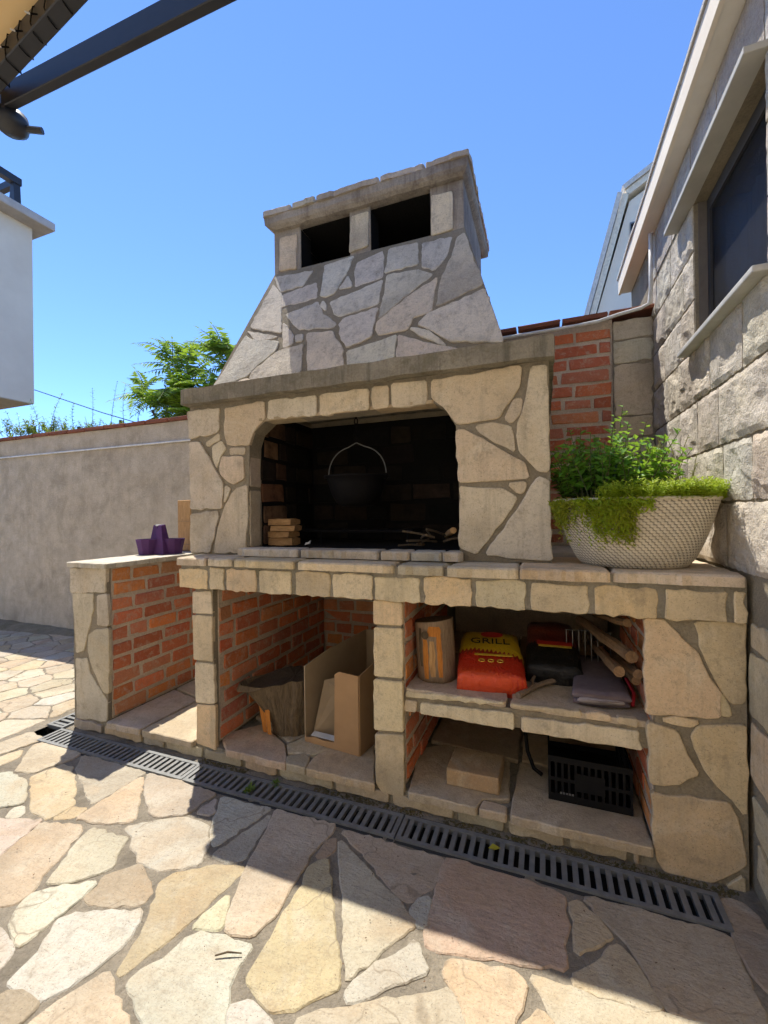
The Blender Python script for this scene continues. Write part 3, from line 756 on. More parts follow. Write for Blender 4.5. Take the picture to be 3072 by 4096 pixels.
FILL = [
('p',[(-0.145,0.004),(-0.369,-0.077),(-0.356,-0.159),(-0.21,-0.237),(-0.149,-0.227)]),
('t',[(-0.145,0.281),(-0.271,0.284),(-0.295,0.132),(-0.145,0.022)]),
('o',[(-0.457,-0.249),(-0.371,-0.162),(-0.386,-0.075),(-0.453,-0.02),(-0.471,-0.026),(-0.573,-0.196),(-0.5,-0.252)]),
('c',[(-0.304,0.119),(-0.426,0.083),(-0.442,-0.008),(-0.378,-0.061),(-0.164,0.016)]),
('w',[(-0.31,0.136),(-0.287,0.286),(-0.312,0.305),(-0.394,0.307),(-0.474,0.171),(-0.43,0.101)]),
('c',[(-0.145,0.522),(-0.244,0.523),(-0.264,0.509),(-0.301,0.317),(-0.274,0.297),(-0.145,0.294)]),
('w',[(-0.587,-0.188),(-0.49,-0.027),(-0.654,0.004),(-0.679,-0.156),(-0.659,-0.186)]),
('w',[(-0.314,0.321),(-0.278,0.506),(-0.42,0.516),(-0.483,0.415),(-0.396,0.323)]),
('t',[(-0.488,0.165),(-0.631,0.194),(-0.681,0.055),(-0.658,0.021),(-0.476,-0.014),(-0.457,-0.007),(-0.441,0.089)]),
('c',[(-0.489,0.181),(-0.41,0.315),(-0.495,0.405),(-0.545,0.403),(-0.619,0.207)]),
('o',[(-0.256,0.533),(-0.319,0.706),(-0.445,0.61),(-0.417,0.531),(-0.272,0.522)]),
('c',[(-0.695,-0.15),(-0.67,0.014),(-0.691,0.046),(-0.815,0.029),(-0.878,-0.107)]),
('p',[(-0.145,0.807),(-0.302,0.715),(-0.239,0.539),(-0.145,0.538)]),
('p',[(-0.167,0.817),(-0.314,0.922),(-0.41,0.864),(-0.414,0.82),(-0.315,0.729)]),
('c',[(-0.496,0.422),(-0.432,0.524),(-0.462,0.608),(-0.486,0.62),(-0.639,0.57),(-0.637,0.475),(-0.549,0.419)]),
('y',[(-0.638,0.206),(-0.561,0.408),(-0.645,0.461),(-0.748,0.406),(-0.752,0.268)]),
('y',[(-0.761,0.255),(-0.821,0.234),(-0.866,0.106),(-0.817,0.044),(-0.693,0.061),(-0.658,0.19)]),
('c',[(-0.145,1.1),(-0.309,1.061),(-0.304,0.937),(-0.149,0.826)]),
('c',[(-0.423,0.81),(-0.519,0.757),(-0.48,0.633),(-0.457,0.62),(-0.326,0.72)]),
('c',[(-0.427,0.866),(-0.518,0.963),(-0.615,0.846),(-0.601,0.793),(-0.527,0.769),(-0.431,0.823)]),
('c',[(-0.644,0.587),(-0.497,0.634),(-0.534,0.752),(-0.605,0.775),(-0.7,0.661)]),
('c',[(-0.357,1.088),(-0.423,1.374),(-0.58,1.098),(-0.518,1.041)]),
('c',[(-0.713,0.648),(-0.828,0.593),(-0.862,0.476),(-0.756,0.422),(-0.654,0.476),(-0.657,0.572)]),
('p',[(-1.057,0.052),(-0.99,0.111),(-1.008,0.271),(-1.064,0.279),(-1.145,0.216),(-1.154,0.111)]),
('y',[(-0.72,0.664),(-0.823,0.784),(-0.881,0.779),(-0.933,0.687),(-0.835,0.608)]),
('c',[(-0.51,0.981),(-0.416,0.88),(-0.322,0.937),(-0.327,1.062),(-0.349,1.074),(-0.511,1.026)]),
('c',[(-0.994,0.274),(-0.976,0.114),(-0.879,0.111),(-0.835,0.236),(-0.962,0.289)]),
('p',[(-0.88,0.478),(-0.845,0.597),(-0.945,0.676),(-1.009,0.66),(-1.059,0.537),(-0.912,0.467)]),
('w',[(-0.633,0.842),(-0.741,0.902),(-0.808,0.792),(-0.71,0.678),(-0.618,0.788)]),
('c',[(-0.628,0.861),(-0.528,0.98),(-0.53,1.028),(-0.593,1.087),(-0.676,1.096),(-0.698,1.087),(-0.749,0.958),(-0.736,0.921)]),
('c',[(-0.908,0.453),(-0.955,0.3),(-0.827,0.247),(-0.767,0.268),(-0.762,0.407),(-0.874,0.464)]),
('c',[(-0.824,0.799),(-0.753,0.915),(-0.766,0.95),(-0.95,0.957),(-0.963,0.899),(-0.882,0.795)]),
('o',[(-0.145,1.544),(-0.389,1.544),(-0.411,1.394),(-0.341,1.089),(-0.317,1.077),(-0.145,1.119)]),
('c',[(-0.949,0.693),(-0.897,0.786),(-0.974,0.884),(-1.104,0.797),(-1.012,0.677)]),
('w',[(-0.685,1.111),(-0.692,1.59),(-0.879,1.59),(-0.9,1.387),(-0.796,1.147),(-0.705,1.102)]),
('w',[(-1.138,0.46),(-1.061,0.295),(-1.002,0.285),(-0.969,0.301),(-0.922,0.454),(-1.07,0.524),(-1.104,0.511)]),
('t',[(-0.714,1.091),(-0.801,1.134),(-0.943,1.071),(-0.969,1.006),(-0.952,0.971),(-0.764,0.965)]),
('p',[(-1.025,0.665),(-1.123,0.791),(-1.145,0.795),(-1.22,0.65),(-1.106,0.527),(-1.077,0.539)]),
('y',[(-1.117,0.516),(-1.233,0.641),(-1.347,0.628),(-1.31,0.442),(-1.286,0.422),(-1.151,0.467)]),
('p',[(-1.294,0.311),(-1.153,0.23),(-1.077,0.29),(-1.151,0.451),(-1.28,0.408)]),
('w',[(-0.4,1.592),(-0.675,1.592),(-0.668,1.114),(-0.594,1.107),(-0.429,1.397)]),
('y',[(-1.319,0.431),(-1.5,0.432),(-1.563,0.328),(-1.512,0.271),(-1.347,0.275),(-1.31,0.31),(-1.296,0.411)]),
('w',[(-1.236,0.656),(-1.16,0.803),(-1.22,0.862),(-1.347,0.851),(-1.355,0.644)]),
('c',[(-0.957,1.076),(-1.007,1.207),(-1.13,1.169),(-1.094,1.04),(-0.981,1.015)]),
('w',[(-1.098,1.023),(-1.181,0.961),(-1.206,0.874),(-1.145,0.814),(-1.12,0.809),(-0.98,0.903),(-0.967,0.964),(-0.983,0.997)]),
('c',[(-1.223,0.878),(-1.198,0.965),(-1.311,1.101),(-1.375,1.066),(-1.362,0.871)]),
('c',[(-0.991,1.216),(-0.943,1.089),(-0.814,1.147),(-0.909,1.364)]),
('t',[(-1.578,0.337),(-1.514,0.441),(-1.535,0.545),(-1.669,0.572),(-1.691,0.377),(-1.644,0.339)]),
('c',[(-1.473,0.628),(-1.553,0.751),(-1.687,0.7),(-1.681,0.596),(-1.53,0.56)]),
('p',[(-1.519,0.551),(-1.498,0.447),(-1.326,0.447),(-1.362,0.629),(-1.461,0.62)]),
('p',[(-1.378,0.874),(-1.391,1.064),(-1.506,1.096),(-1.574,0.977),(-1.568,0.932),(-1.51,0.867)]),
('c',[(-1.185,1.201),(-1.18,1.626),(-1.446,1.626),(-1.416,1.381),(-1.28,1.17)]),
('o',[(-1.709,0.383),(-1.687,0.58),(-1.828,0.548),(-1.84,0.407),(-1.826,0.395)]),
('o',[(-1.299,1.112),(-1.188,0.978),(-1.11,1.037),(-1.147,1.169),(-1.176,1.185),(-1.279,1.152)]),
('p',[(-0.889,1.624),(-1.165,1.624),(-1.17,1.197),(-1.139,1.181),(-1.006,1.222),(-0.914,1.387)]),
('c',[(-1.293,1.158),(-1.423,1.36),(-1.506,1.116),(-1.384,1.079),(-1.315,1.116)]),
('w',[(-1.509,0.853),(-1.544,0.759),(-1.462,0.634),(-1.369,0.645),(-1.361,0.855)]),
('p',[(-1.577,0.92),(-1.765,0.832),(-1.771,0.786),(-1.691,0.713),(-1.556,0.764),(-1.521,0.857)]),
('o',[(-1.521,1.11),(-1.681,1.196),(-1.697,1.184),(-1.726,1.05),(-1.585,0.988)]),
('c',[(-1.519,1.126),(-1.433,1.379),(-1.459,1.589),(-1.619,1.589),(-1.674,1.21)]),
('c',[(-1.767,0.848),(-1.584,0.933),(-1.589,0.973),(-1.735,1.036),(-1.762,1.021),(-1.792,0.898)]),
('w',[(-1.865,0.73),(-1.903,0.628),(-1.833,0.565),(-1.697,0.601),(-1.703,0.7),(-1.78,0.772)]),
('o',[(-1.881,0.735),(-2.018,0.819),(-2.065,0.793),(-2.095,0.716),(-2.018,0.597),(-1.92,0.63)]),
('c',[(-1.807,0.889),(-1.962,0.934),(-1.979,0.924),(-2.006,0.831),(-1.872,0.748),(-1.787,0.79),(-1.781,0.835)]),
('p',[(-1.779,1.021),(-1.906,1.079),(-1.951,0.95),(-1.807,0.908)]),
('c',[(-1.715,1.181),(-1.858,1.193),(-1.909,1.112),(-1.77,1.036),(-1.743,1.051)]),
('t',[(-1.998,0.926),(-2.139,1.02),(-2.179,0.89),(-2.07,0.809),(-2.025,0.834)]),
('w',[(-2.082,0.794),(-2.192,0.875),(-2.324,0.825),(-2.278,0.709),(-2.247,0.693),(-2.11,0.724)]),
('c',[(-1.869,1.203),(-1.976,1.572),(-2.087,1.572),(-2.048,1.156),(-1.922,1.12)]),
('c',[(-1.628,1.622),(-1.977,1.622),(-1.857,1.209),(-1.706,1.195),(-1.688,1.209)]),
('c',[(-2.196,0.891),(-2.151,1.035),(-2.158,1.057),(-2.189,1.069),(-2.348,0.982),(-2.326,0.842)]),
('t',[(-2.061,1.153),(-2.098,1.554),(-2.262,1.554),(-2.298,1.242),(-2.185,1.081),(-2.155,1.07)]),
('c',[(-2.136,1.041),(-1.986,0.942),(-1.971,0.951),(-1.921,1.091),(-2.051,1.14),(-2.142,1.059)]),
('p',[(-2.338,0.834),(-2.362,0.981),(-2.422,1.029),(-2.535,0.945),(-2.513,0.81)]),
('p',[(-2.416,1.041),(-2.355,0.994),(-2.2,1.078),(-2.307,1.23),(-2.431,1.117)]),
('t',[(-2.44,1.128),(-2.312,1.244),(-2.272,1.589),(-2.587,1.589),(-2.601,1.398),(-2.541,1.168)]),
('p',[(-2.546,1.155),(-2.665,1.047),(-2.661,1.029),(-2.543,0.956),(-2.43,1.04),(-2.444,1.115)]),
('c',[(-2.765,0.862),(-2.676,1.026),(-2.68,1.044),(-2.789,1.117),(-2.91,1.007),(-2.832,0.869)]),
('c',[(-2.673,1.059),(-2.556,1.165),(-2.612,1.378),(-2.776,1.127)]),
('o',[(-2.791,1.134),(-2.617,1.4),(-2.601,1.613),(-2.826,1.613),(-2.862,1.211)]),
('w',[(-2.874,1.2),(-3.04,1.194),(-3.051,1.165),(-2.946,1.019),(-2.924,1.017),(-2.816,1.127)]),
('p',[(-2.842,1.628),(-3.159,1.628),(-3.04,1.211),(-2.878,1.217)]),
('t',[(-3.288,1.182),(-3.198,1.609),(-3.72,1.609),(-3.72,1.054),(-3.671,1.055)]),
('c',[(-3.158,1.566),(-3.191,1.566),(-3.273,1.179),(-3.182,1.101),(-3.066,1.168),(-3.054,1.202)]),
]
FILL_REST = [
('t',[(-1.799,-1.643),(-1.898,-1.559),(-1.977,-1.574),(-1.974,-1.673),(-1.862,-1.748),(-1.821,-1.727)]),
('w',[(-2.295,-1.739),(-2.488,-1.686),(-2.532,-1.788),(-2.384,-1.872),(-2.306,-1.816)]),
('w',[(1.625,-1.381),(1.641,-1.176),(1.59,-1.162),(1.474,-1.218),(1.488,-1.36)]),
('c',[(-1.521,-1.534),(-1.544,-1.339),(-1.656,-1.325),(-1.72,-1.446),(-1.631,-1.574)]),
('w',[(-2.135,-0.839),(-2.23,-0.912),(-2.234,-1.012),(-2.18,-1.065),(-2.039,-1.056),(-2.007,-0.984),(-2.024,-0.915)]),
('w',[(2.176,-1.681),(2.181,-1.705),(2.32,-1.82),(2.392,-1.787),(2.339,-1.609),(2.256,-1.586)]),
('c',[(-0.308,-1.82),(-0.24,-1.707),(-0.266,-1.589),(-0.383,-1.599),(-0.452,-1.777),(-0.43,-1.812)]),
('w',[(-0.213,-0.612),(-0.085,-0.791),(-0.048,-0.76),(0.001,-0.596),(-0.035,-0.549),(-0.158,-0.54)]),
('o',[(-0.544,-1.375),(-0.668,-1.412),(-0.689,-1.519),(-0.593,-1.571),(-0.498,-1.511),(-0.499,-1.398)]),
('y',[(1.942,-1.786),(1.802,-1.768),(1.714,-1.84),(1.748,-1.897),(1.931,-1.946),(1.978,-1.865)]),
('c',[(0.63,-1.228),(0.746,-1.142),(0.756,-1.043),(0.727,-1.005),(0.599,-1.016),(0.52,-1.127)]),
('c',[(-0.291,-0.998),(-0.226,-0.865),(-0.34,-0.773),(-0.41,-0.799),(-0.464,-0.897),(-0.461,-0.942),(-0.33,-1.01)]),
('o',[(-2.14,-0.785),(-2.04,-0.661),(-2.091,-0.534),(-2.238,-0.633),(-2.25,-0.676)]),
('c',[(2.526,-1.722),(2.518,-1.591),(2.458,-1.559),(2.356,-1.607),(2.406,-1.775)]),
('c',[(-1.857,0.411),(-1.845,0.551),(-1.916,0.616),(-2.015,0.582),(-2.025,0.558),(-2.002,0.412)]),
('w',[(-1.799,-0.981),(-1.785,-0.824),(-1.802,-0.797),(-1.862,-0.791),(-2.007,-0.912),(-1.991,-0.978),(-1.831,-1.006)]),
('c',[(-3.213,-1.114),(-3.208,-0.995),(-3.311,-0.964),(-3.428,-1.03),(-3.286,-1.146)]),
('t',[(-2.413,-0.697),(-2.551,-0.669),(-2.628,-0.765),(-2.559,-0.884),(-2.462,-0.88),(-2.431,-0.855),(-2.398,-0.714)]),
('w',[(-1.43,-2.319),(-1.153,-2.319),(-1.167,-1.924),(-1.335,-1.899)]),
('w',[(-2.22,0.534),(-2.257,0.677),(-2.284,0.691),(-2.381,0.604),(-2.374,0.515),(-2.313,0.461),(-2.25,0.48)]),
('o',[(-1.624,-1.588),(-1.613,-1.706),(-1.5,-1.797),(-1.467,-1.787),(-1.428,-1.681),(-1.488,-1.556),(-1.513,-1.548)]),
('c',[(-0.774,-1.314),(-0.672,-1.396),(-0.556,-1.362),(-0.62,-1.206),(-0.725,-1.226)]),
('w',[(-3.106,-1.523),(-2.971,-1.499),(-2.976,-1.379),(-3.158,-1.366),(-3.171,-1.417)]),
('c',[(-1.848,-0.539),(-1.924,-0.675),(-1.859,-0.773),(-1.802,-0.779),(-1.699,-0.631),(-1.709,-0.594),(-1.766,-0.539)]),
('t',[(-1.673,-1.156),(-1.808,-1.143),(-1.859,-1.21),(-1.857,-1.245),(-1.683,-1.283)]),
('c',[(-2.962,1.013),(-3.062,1.153),(-3.176,1.088),(-3.181,1.003),(-3.094,0.926)]),
('o',[(2.933,-0.56),(2.906,-0.742),(2.962,-0.771),(3.08,-0.735),(3.08,-0.599)]),
('c',[(2.485,-0.85),(2.555,-0.982),(2.695,-0.944),(2.715,-0.893),(2.588,-0.789)]),
('y',[(1.093,-1.201),(1.137,-1.102),(1.102,-1.039),(0.965,-1.068),(0.951,-1.208)]),
('c',[(2.889,-1.705),(2.725,-1.682),(2.69,-1.745),(2.783,-1.834),(2.886,-1.789)]),
('p',[(2.675,-1.187),(2.557,-1.174),(2.501,-1.236),(2.549,-1.363),(2.66,-1.389),(2.728,-1.332),(2.727,-1.261)]),
('c',[(2.417,-2.307),(2.576,-2.307),(2.646,-1.942),(2.6,-1.885),(2.492,-1.922)]),
('c',[(-2.694,0.775),(-2.756,0.629),(-2.611,0.53),(-2.537,0.662),(-2.556,0.762)]),
('c',[(2.35,-1.383),(2.355,-1.245),(2.318,-1.219),(2.177,-1.302),(2.205,-1.443)]),
('c',[(-0.371,-0.182),(-0.444,-0.256),(-0.34,-0.381),(-0.223,-0.248),(-0.347,-0.182)]),
('y',[(-3.178,-0.162),(-3.074,-0.067),(-3.108,0.068),(-3.14,0.07),(-3.289,-0.024),(-3.254,-0.131)]),
('w',[(-0.104,-2.315),(0.171,-2.315),(0.062,-1.886),(-0.037,-1.829),(-0.092,-1.884)]),
('c',[(-2.894,-1.598),(-2.78,-1.754),(-2.761,-1.758),(-2.703,-1.613),(-2.773,-1.503),(-2.889,-1.57)]),
('c',[(-2.951,0.768),(-2.845,0.862),(-2.925,1.002),(-2.949,1.005),(-3.088,0.913),(-3.082,0.81),(-3.068,0.789)]),
('w',[(1.784,-1.569),(1.859,-1.445),(1.782,-1.369),(1.643,-1.399),(1.658,-1.543)]),
('c',[(-2.214,-1.399),(-2.374,-1.496),(-2.225,-1.625),(-2.151,-1.548)]),
('w',[(-1.307,-0.216),(-1.23,-0.309),(-1.119,-0.299),(-1.095,-0.256),(-1.127,-0.182),(-1.302,-0.182)]),
('p',[(1.144,-2.332),(1.415,-2.332),(1.414,-2.136),(1.373,-2.014),(1.225,-1.876),(1.107,-1.919)]),
('c',[(2.197,-0.792),(2.154,-0.774),(2.099,-0.768),(2.053,-0.78),(2.012,-0.81),(2.063,-0.94),(2.207,-0.868)]),
('c',[(0.453,-0.829),(0.334,-0.74),(0.21,-0.787),(0.206,-0.852),(0.365,-0.971)]),
('w',[(-2.708,-0.742),(-2.756,-0.556),(-2.888,-0.614),(-2.88,-0.72),(-2.788,-0.779)]),
('c',[(-2.239,0.037),(-2.13,0.168),(-2.224,0.245),(-2.319,0.243),(-2.366,0.162),(-2.302,0.034)]),
('y',[(-1.538,-2.274),(-1.44,-2.274),(-1.353,-1.889),(-1.462,-1.806),(-1.495,-1.815),(-1.589,-1.963)]),
('w',[(2.67,-1.403),(2.668,-1.541),(2.697,-1.566),(2.871,-1.51),(2.89,-1.424),(2.739,-1.345)]),
('c',[(2.018,-1.021),(1.891,-0.975),(1.757,-1.076),(1.751,-1.125),(1.846,-1.195),(1.873,-1.196),(2.035,-1.092)]),
('o',[(-3.646,-1.397),(-3.324,-1.503),(-3.186,-1.413),(-3.178,-1.37),(-3.316,-1.287)]),
('c',[(0.504,-1.118),(0.583,-1.006),(0.538,-0.885),(0.469,-0.855),(0.377,-0.987),(0.378,-1.019),(0.466,-1.113)]),
('p',[(-2.401,-1.108),(-2.483,-1.138),(-2.523,-1.255),(-2.461,-1.329),(-2.341,-1.255),(-2.333,-1.212)]),
('w',[(2.881,-1.084),(2.741,-1.067),(2.691,-1.177),(2.739,-1.246),(2.909,-1.165)]),
('t',[(-1.302,-1.662),(-1.286,-1.555),(-1.35,-1.494),(-1.469,-1.552),(-1.413,-1.671)]),
('c',[(-0.256,-1.575),(-0.069,-1.565),(-0.046,-1.547),(-0.045,-1.489),(-0.137,-1.397),(-0.229,-1.399),(-0.242,-1.415)]),
('o',[(-1.366,-0.628),(-1.342,-0.832),(-1.157,-0.749),(-1.133,-0.691),(-1.239,-0.595)]),
('c',[(-3.19,0.989),(-3.299,0.939),(-3.271,0.811),(-3.098,0.816),(-3.103,0.912)]),
('t',[(-1.914,-0.093),(-1.985,-0.198),(-1.877,-0.291),(-1.802,-0.138)]),
('c',[(1.377,-1.429),(1.277,-1.289),(1.172,-1.313),(1.141,-1.382),(1.184,-1.499),(1.239,-1.534),(1.368,-1.461)]),
('o',[(0.45,-1.522),(0.315,-1.619),(0.353,-1.749),(0.382,-1.758),(0.503,-1.694),(0.494,-1.556)]),
('w',[(-1.121,-1.839),(-1.021,-1.72),(-1.089,-1.64),(-1.115,-1.638),(-1.214,-1.729)]),
('w',[(-1.68,-1.301),(-1.861,-1.262),(-1.893,-1.313),(-1.802,-1.439),(-1.733,-1.438),(-1.669,-1.318)]),
('w',[(1.176,-1.512),(1.004,-1.578),(0.984,-1.622),(0.995,-1.656),(1.067,-1.707),(1.235,-1.686),(1.232,-1.547)]),
('w',[(0.651,-2.29),(0.709,-2.29),(0.738,-1.917),(0.638,-1.799),(0.534,-1.918)]),
('p',[(-3.241,-0.362),(-3.262,-0.488),(-3.138,-0.513),(-3.071,-0.402),(-3.128,-0.311)]),
('c',[(-1.291,-0.096),(-1.233,0.078),(-1.328,0.119),(-1.409,0.065),(-1.389,-0.061)]),
('c',[(1.497,-1.604),(1.402,-1.726),(1.444,-1.787),(1.614,-1.786),(1.588,-1.609)]),
('w',[(-2.225,0.257),(-2.155,0.38),(-2.245,0.465),(-2.311,0.445),(-2.349,0.334),(-2.319,0.256)]),
('c',[(-2.66,-1.423),(-2.665,-1.261),(-2.764,-1.271),(-2.815,-1.368),(-2.759,-1.463)]),
('c',[(1.425,-2.12),(1.645,-1.827),(1.622,-1.801),(1.445,-1.803),(1.387,-2.009)]),
('t',[(-1.876,-1.212),(-2.021,-1.11),(-2.087,-1.281),(-1.998,-1.334),(-1.908,-1.307),(-1.873,-1.25)]),
('c',[(-2.034,-2.045),(-1.94,-1.885),(-2.071,-1.815),(-2.114,-1.886)]),
('p',[(-1.088,-0.674),(-1.015,-0.477),(-1.078,-0.432),(-1.214,-0.532),(-1.227,-0.584),(-1.122,-0.679)]),
('c',[(-3.132,0.648),(-3.268,0.642),(-3.289,0.502),(-3.242,0.437),(-3.086,0.528)]),
('y',[(-0.614,-1.723),(-0.599,-1.583),(-0.698,-1.53),(-0.739,-1.544),(-0.785,-1.663),(-0.758,-1.7),(-0.633,-1.733)]),
('p',[(-1.519,-0.468),(-1.689,-0.592),(-1.68,-0.626),(-1.559,-0.687),(-1.423,-0.604),(-1.477,-0.481)]),
('c',[(0.657,-1.318),(0.637,-1.52),(0.658,-1.529),(0.785,-1.497),(0.811,-1.435),(0.787,-1.379)]),
('c',[(-2.528,0.806),(-2.551,0.942),(-2.664,1.012),(-2.749,0.854),(-2.694,0.791),(-2.554,0.777)]),
('y',[(3.08,-1.448),(2.938,-1.41),(2.905,-1.425),(2.885,-1.515),(2.94,-1.644),(3.08,-1.635)]),
('c',[(0.197,-1.238),(0.212,-1.098),(0.121,-1.033),(-0.03,-1.166),(-0.006,-1.212),(0.026,-1.231)]),
('c',[(2.095,-1.863),(2.166,-1.709),(2.161,-1.685),(2.012,-1.652),(1.955,-1.779),(1.991,-1.858)]),
('c',[(-3.681,-2.338),(-3.185,-2.338),(-3.187,-2.09),(-3.278,-1.889),(-3.532,-1.834),(-3.681,-1.855)]),
('c',[(0.216,-1.26),(0.202,-1.44),(0.417,-1.42),(0.349,-1.275)]),
('c',[(-1.358,-0.862),(-1.453,-0.867),(-1.547,-1.057),(-1.521,-1.072),(-1.327,-0.992),(-1.313,-0.958)]),
('t',[(-1.472,-1.291),(-1.332,-1.415),(-1.233,-1.338),(-1.228,-1.314),(-1.288,-1.209),(-1.444,-1.223)]),
('c',[(-3.344,0.725),(-3.286,0.803),(-3.315,0.938),(-3.67,1.04),(-3.714,1.04),(-3.714,0.721)]),
('c',[(-0.738,-1.219),(-0.823,-1.098),(-0.941,-1.132),(-0.951,-1.149),(-0.896,-1.3),(-0.819,-1.323),(-0.79,-1.311)]),
('c',[(1.793,-1.757),(1.789,-1.591),(1.653,-1.557),(1.604,-1.603),(1.632,-1.791),(1.658,-1.82),(1.703,-1.831)]),
('w',[(2.784,-0.865),(2.935,-0.97),(2.996,-0.944),(2.953,-0.784),(2.898,-0.756),(2.834,-0.783)]),
('w',[(0.851,-2.348),(1.128,-2.348),(1.089,-1.919),(1.051,-1.897),(0.964,-1.907)]),
('o',[(2.373,-1.032),(2.38,-0.875),(2.225,-0.867),(2.279,-1.071),(2.298,-1.082)]),
('w',[(-1.564,-1.052),(-1.469,-0.86),(-1.547,-0.801),(-1.633,-0.87),(-1.604,-1.024)]),
('t',[(-0.544,-0.625),(-0.663,-0.499),(-0.739,-0.526),(-0.742,-0.75),(-0.682,-0.769),(-0.663,-0.763),(-0.55,-0.652)]),
('c',[(-1.514,-1.808),(-1.622,-1.722),(-1.702,-1.791),(-1.697,-1.875),(-1.602,-1.947)]),
('c',[(0.623,-1.517),(0.643,-1.311),(0.629,-1.292),(0.434,-1.42),(0.457,-1.506),(0.505,-1.543)]),
('c',[(-2.107,0.706),(-2.239,0.677),(-2.204,0.542),(-2.04,0.566),(-2.03,0.588)]),
('o',[(-0.095,-0.805),(-0.228,-0.619),(-0.303,-0.637),(-0.331,-0.762),(-0.215,-0.856)]),
('o',[(-0.901,-0.117),(-1.044,-0.031),(-1.133,-0.13),(-1.083,-0.247),(-0.935,-0.222)]),
('c',[(0.199,-1.8),(0.121,-1.645),(-0.031,-1.817),(0.068,-1.874)]),
('w',[(-2.871,-0.374),(-2.962,-0.427),(-2.932,-0.581),(-2.895,-0.6),(-2.757,-0.54),(-2.731,-0.501),(-2.74,-0.447)]),
('c',[(-3.301,-0.782),(-3.267,-0.683),(-3.352,-0.558),(-3.709,-0.533),(-3.709,-0.74)]),
('y',[(-2.319,-0.476),(-2.229,-0.389),(-2.295,-0.249),(-2.392,-0.254),(-2.469,-0.339),(-2.443,-0.46),(-2.418,-0.477)]),
('y',[(-2.413,-0.854),(-2.24,-0.898),(-2.144,-0.824),(-2.148,-0.8),(-2.261,-0.688),(-2.381,-0.718)]),
('c',[(-0.26,-1.244),(-0.124,-1.131),(-0.287,-1.015),(-0.323,-1.026),(-0.375,-1.188)]),
('c',[(-0.852,-1.469),(-0.827,-1.335),(-0.9,-1.313),(-0.993,-1.364),(-1.014,-1.448),(-0.982,-1.498),(-0.938,-1.512)]),
('c',[(-3.071,0.269),(-3.221,0.32),(-3.258,0.202),(-3.139,0.084),(-3.105,0.083),(-3.043,0.139),(-3.037,0.165)]),
('c',[(-2.377,0.155),(-2.466,0.149),(-2.526,0.044),(-2.45,-0.045),(-2.316,0.031)]),
('p',[(-3.138,-1.658),(-3.116,-1.532),(-3.18,-1.428),(-3.315,-1.516),(-3.272,-1.64),(-3.164,-1.675)]),
('y',[(-2.363,-2.272),(-2.217,-1.904),(-2.299,-1.832),(-2.374,-1.886)]),
('t',[(-2.666,-0.052),(-2.85,-0.056),(-2.807,-0.19),(-2.674,-0.209),(-2.637,-0.131)]),
('w',[(-2.222,-1.677),(-2.077,-1.776),(-1.99,-1.675),(-1.994,-1.569),(-2.137,-1.557),(-2.217,-1.642)]),
('c',[(-0.261,-1.418),(-0.461,-1.386),(-0.483,-1.399),(-0.482,-1.51),(-0.386,-1.584),(-0.279,-1.568)]),
('p',[(-0.939,-0.876),(-1.038,-0.704),(-1.081,-0.691),(-1.119,-0.697),(-1.143,-0.755),(-1.102,-0.942),(-1.031,-0.944)]),
('y',[(-2.409,-0.243),(-2.475,-0.136),(-2.623,-0.141),(-2.658,-0.217),(-2.626,-0.304),(-2.484,-0.326)]),
('p',[(-2.003,-1.551),(-2.007,-1.348),(-2.09,-1.312),(-2.192,-1.394),(-2.133,-1.542)]),
('c',[(3.08,-1.649),(2.939,-1.659),(2.906,-1.699),(2.902,-1.793),(2.975,-1.877),(3.08,-1.848)]),
('w',[(-3.166,-2.335),(-2.738,-2.335),(-2.968,-1.879),(-3.043,-1.891),(-3.169,-2.09)]),
('p',[(0.88,-1.794),(0.759,-1.71),(0.714,-1.72),(0.647,-1.787),(0.747,-1.904),(0.884,-1.844)]),
('c',[(1.407,-1.187),(1.381,-1.05),(1.331,-1.036),(1.255,-1.112),(1.304,-1.231)]),
('c',[(-2.606,0.491),(-2.731,0.402),(-2.702,0.293),(-2.609,0.255),(-2.59,0.26),(-2.541,0.361),(-2.566,0.455)]),
('c',[(-1.009,-1.362),(-1.096,-1.282),(-1.214,-1.32),(-1.218,-1.34),(-1.138,-1.442),(-1.028,-1.442)]),
('y',[(2.279,-2.272),(2.408,-2.272),(2.477,-1.916),(2.396,-1.801),(2.323,-1.834),(2.238,-2.002)]),
('p',[(-3.075,-1.175),(-2.949,-1.237),(-2.864,-1.158),(-2.86,-1.115),(-3,-1.057)]),
('y',[(-0.48,-0.9),(-0.66,-0.778),(-0.661,-0.98),(-0.584,-1.02),(-0.476,-0.943)]),
('w',[(2.93,-1.395),(2.971,-1.209),(2.921,-1.18),(2.745,-1.263),(2.746,-1.331),(2.899,-1.41)]),
('w',[(1.627,-1.396),(1.484,-1.374),(1.393,-1.433),(1.383,-1.465),(1.496,-1.587),(1.593,-1.592),(1.642,-1.546)]),
('p',[(-3.016,-1.004),(-2.945,-0.903),(-2.995,-0.807),(-3.061,-0.792),(-3.122,-0.855),(-3.125,-0.94)]),
('o',[(-0.036,-0.532),(0.01,-0.396),(-0.006,-0.378),(-0.049,-0.347),(-0.098,-0.329),(-0.123,-0.327),(-0.174,-0.483),(-0.157,-0.523)]),
('t',[(2.873,-1.525),(2.704,-1.579),(2.726,-1.664),(2.897,-1.689),(2.927,-1.651)]),
('p',[(2.121,-1.279),(1.982,-1.35),(1.966,-1.425),(2.019,-1.48),(2.189,-1.444),(2.161,-1.301)]),
('o',[(-3.31,0.954),(-3.197,1.006),(-3.193,1.088),(-3.284,1.165),(-3.637,1.048)]),
('p',[(0.187,-1.452),(0.053,-1.423),(-0.028,-1.488),(-0.03,-1.548),(0.122,-1.621),(0.179,-1.572)]),
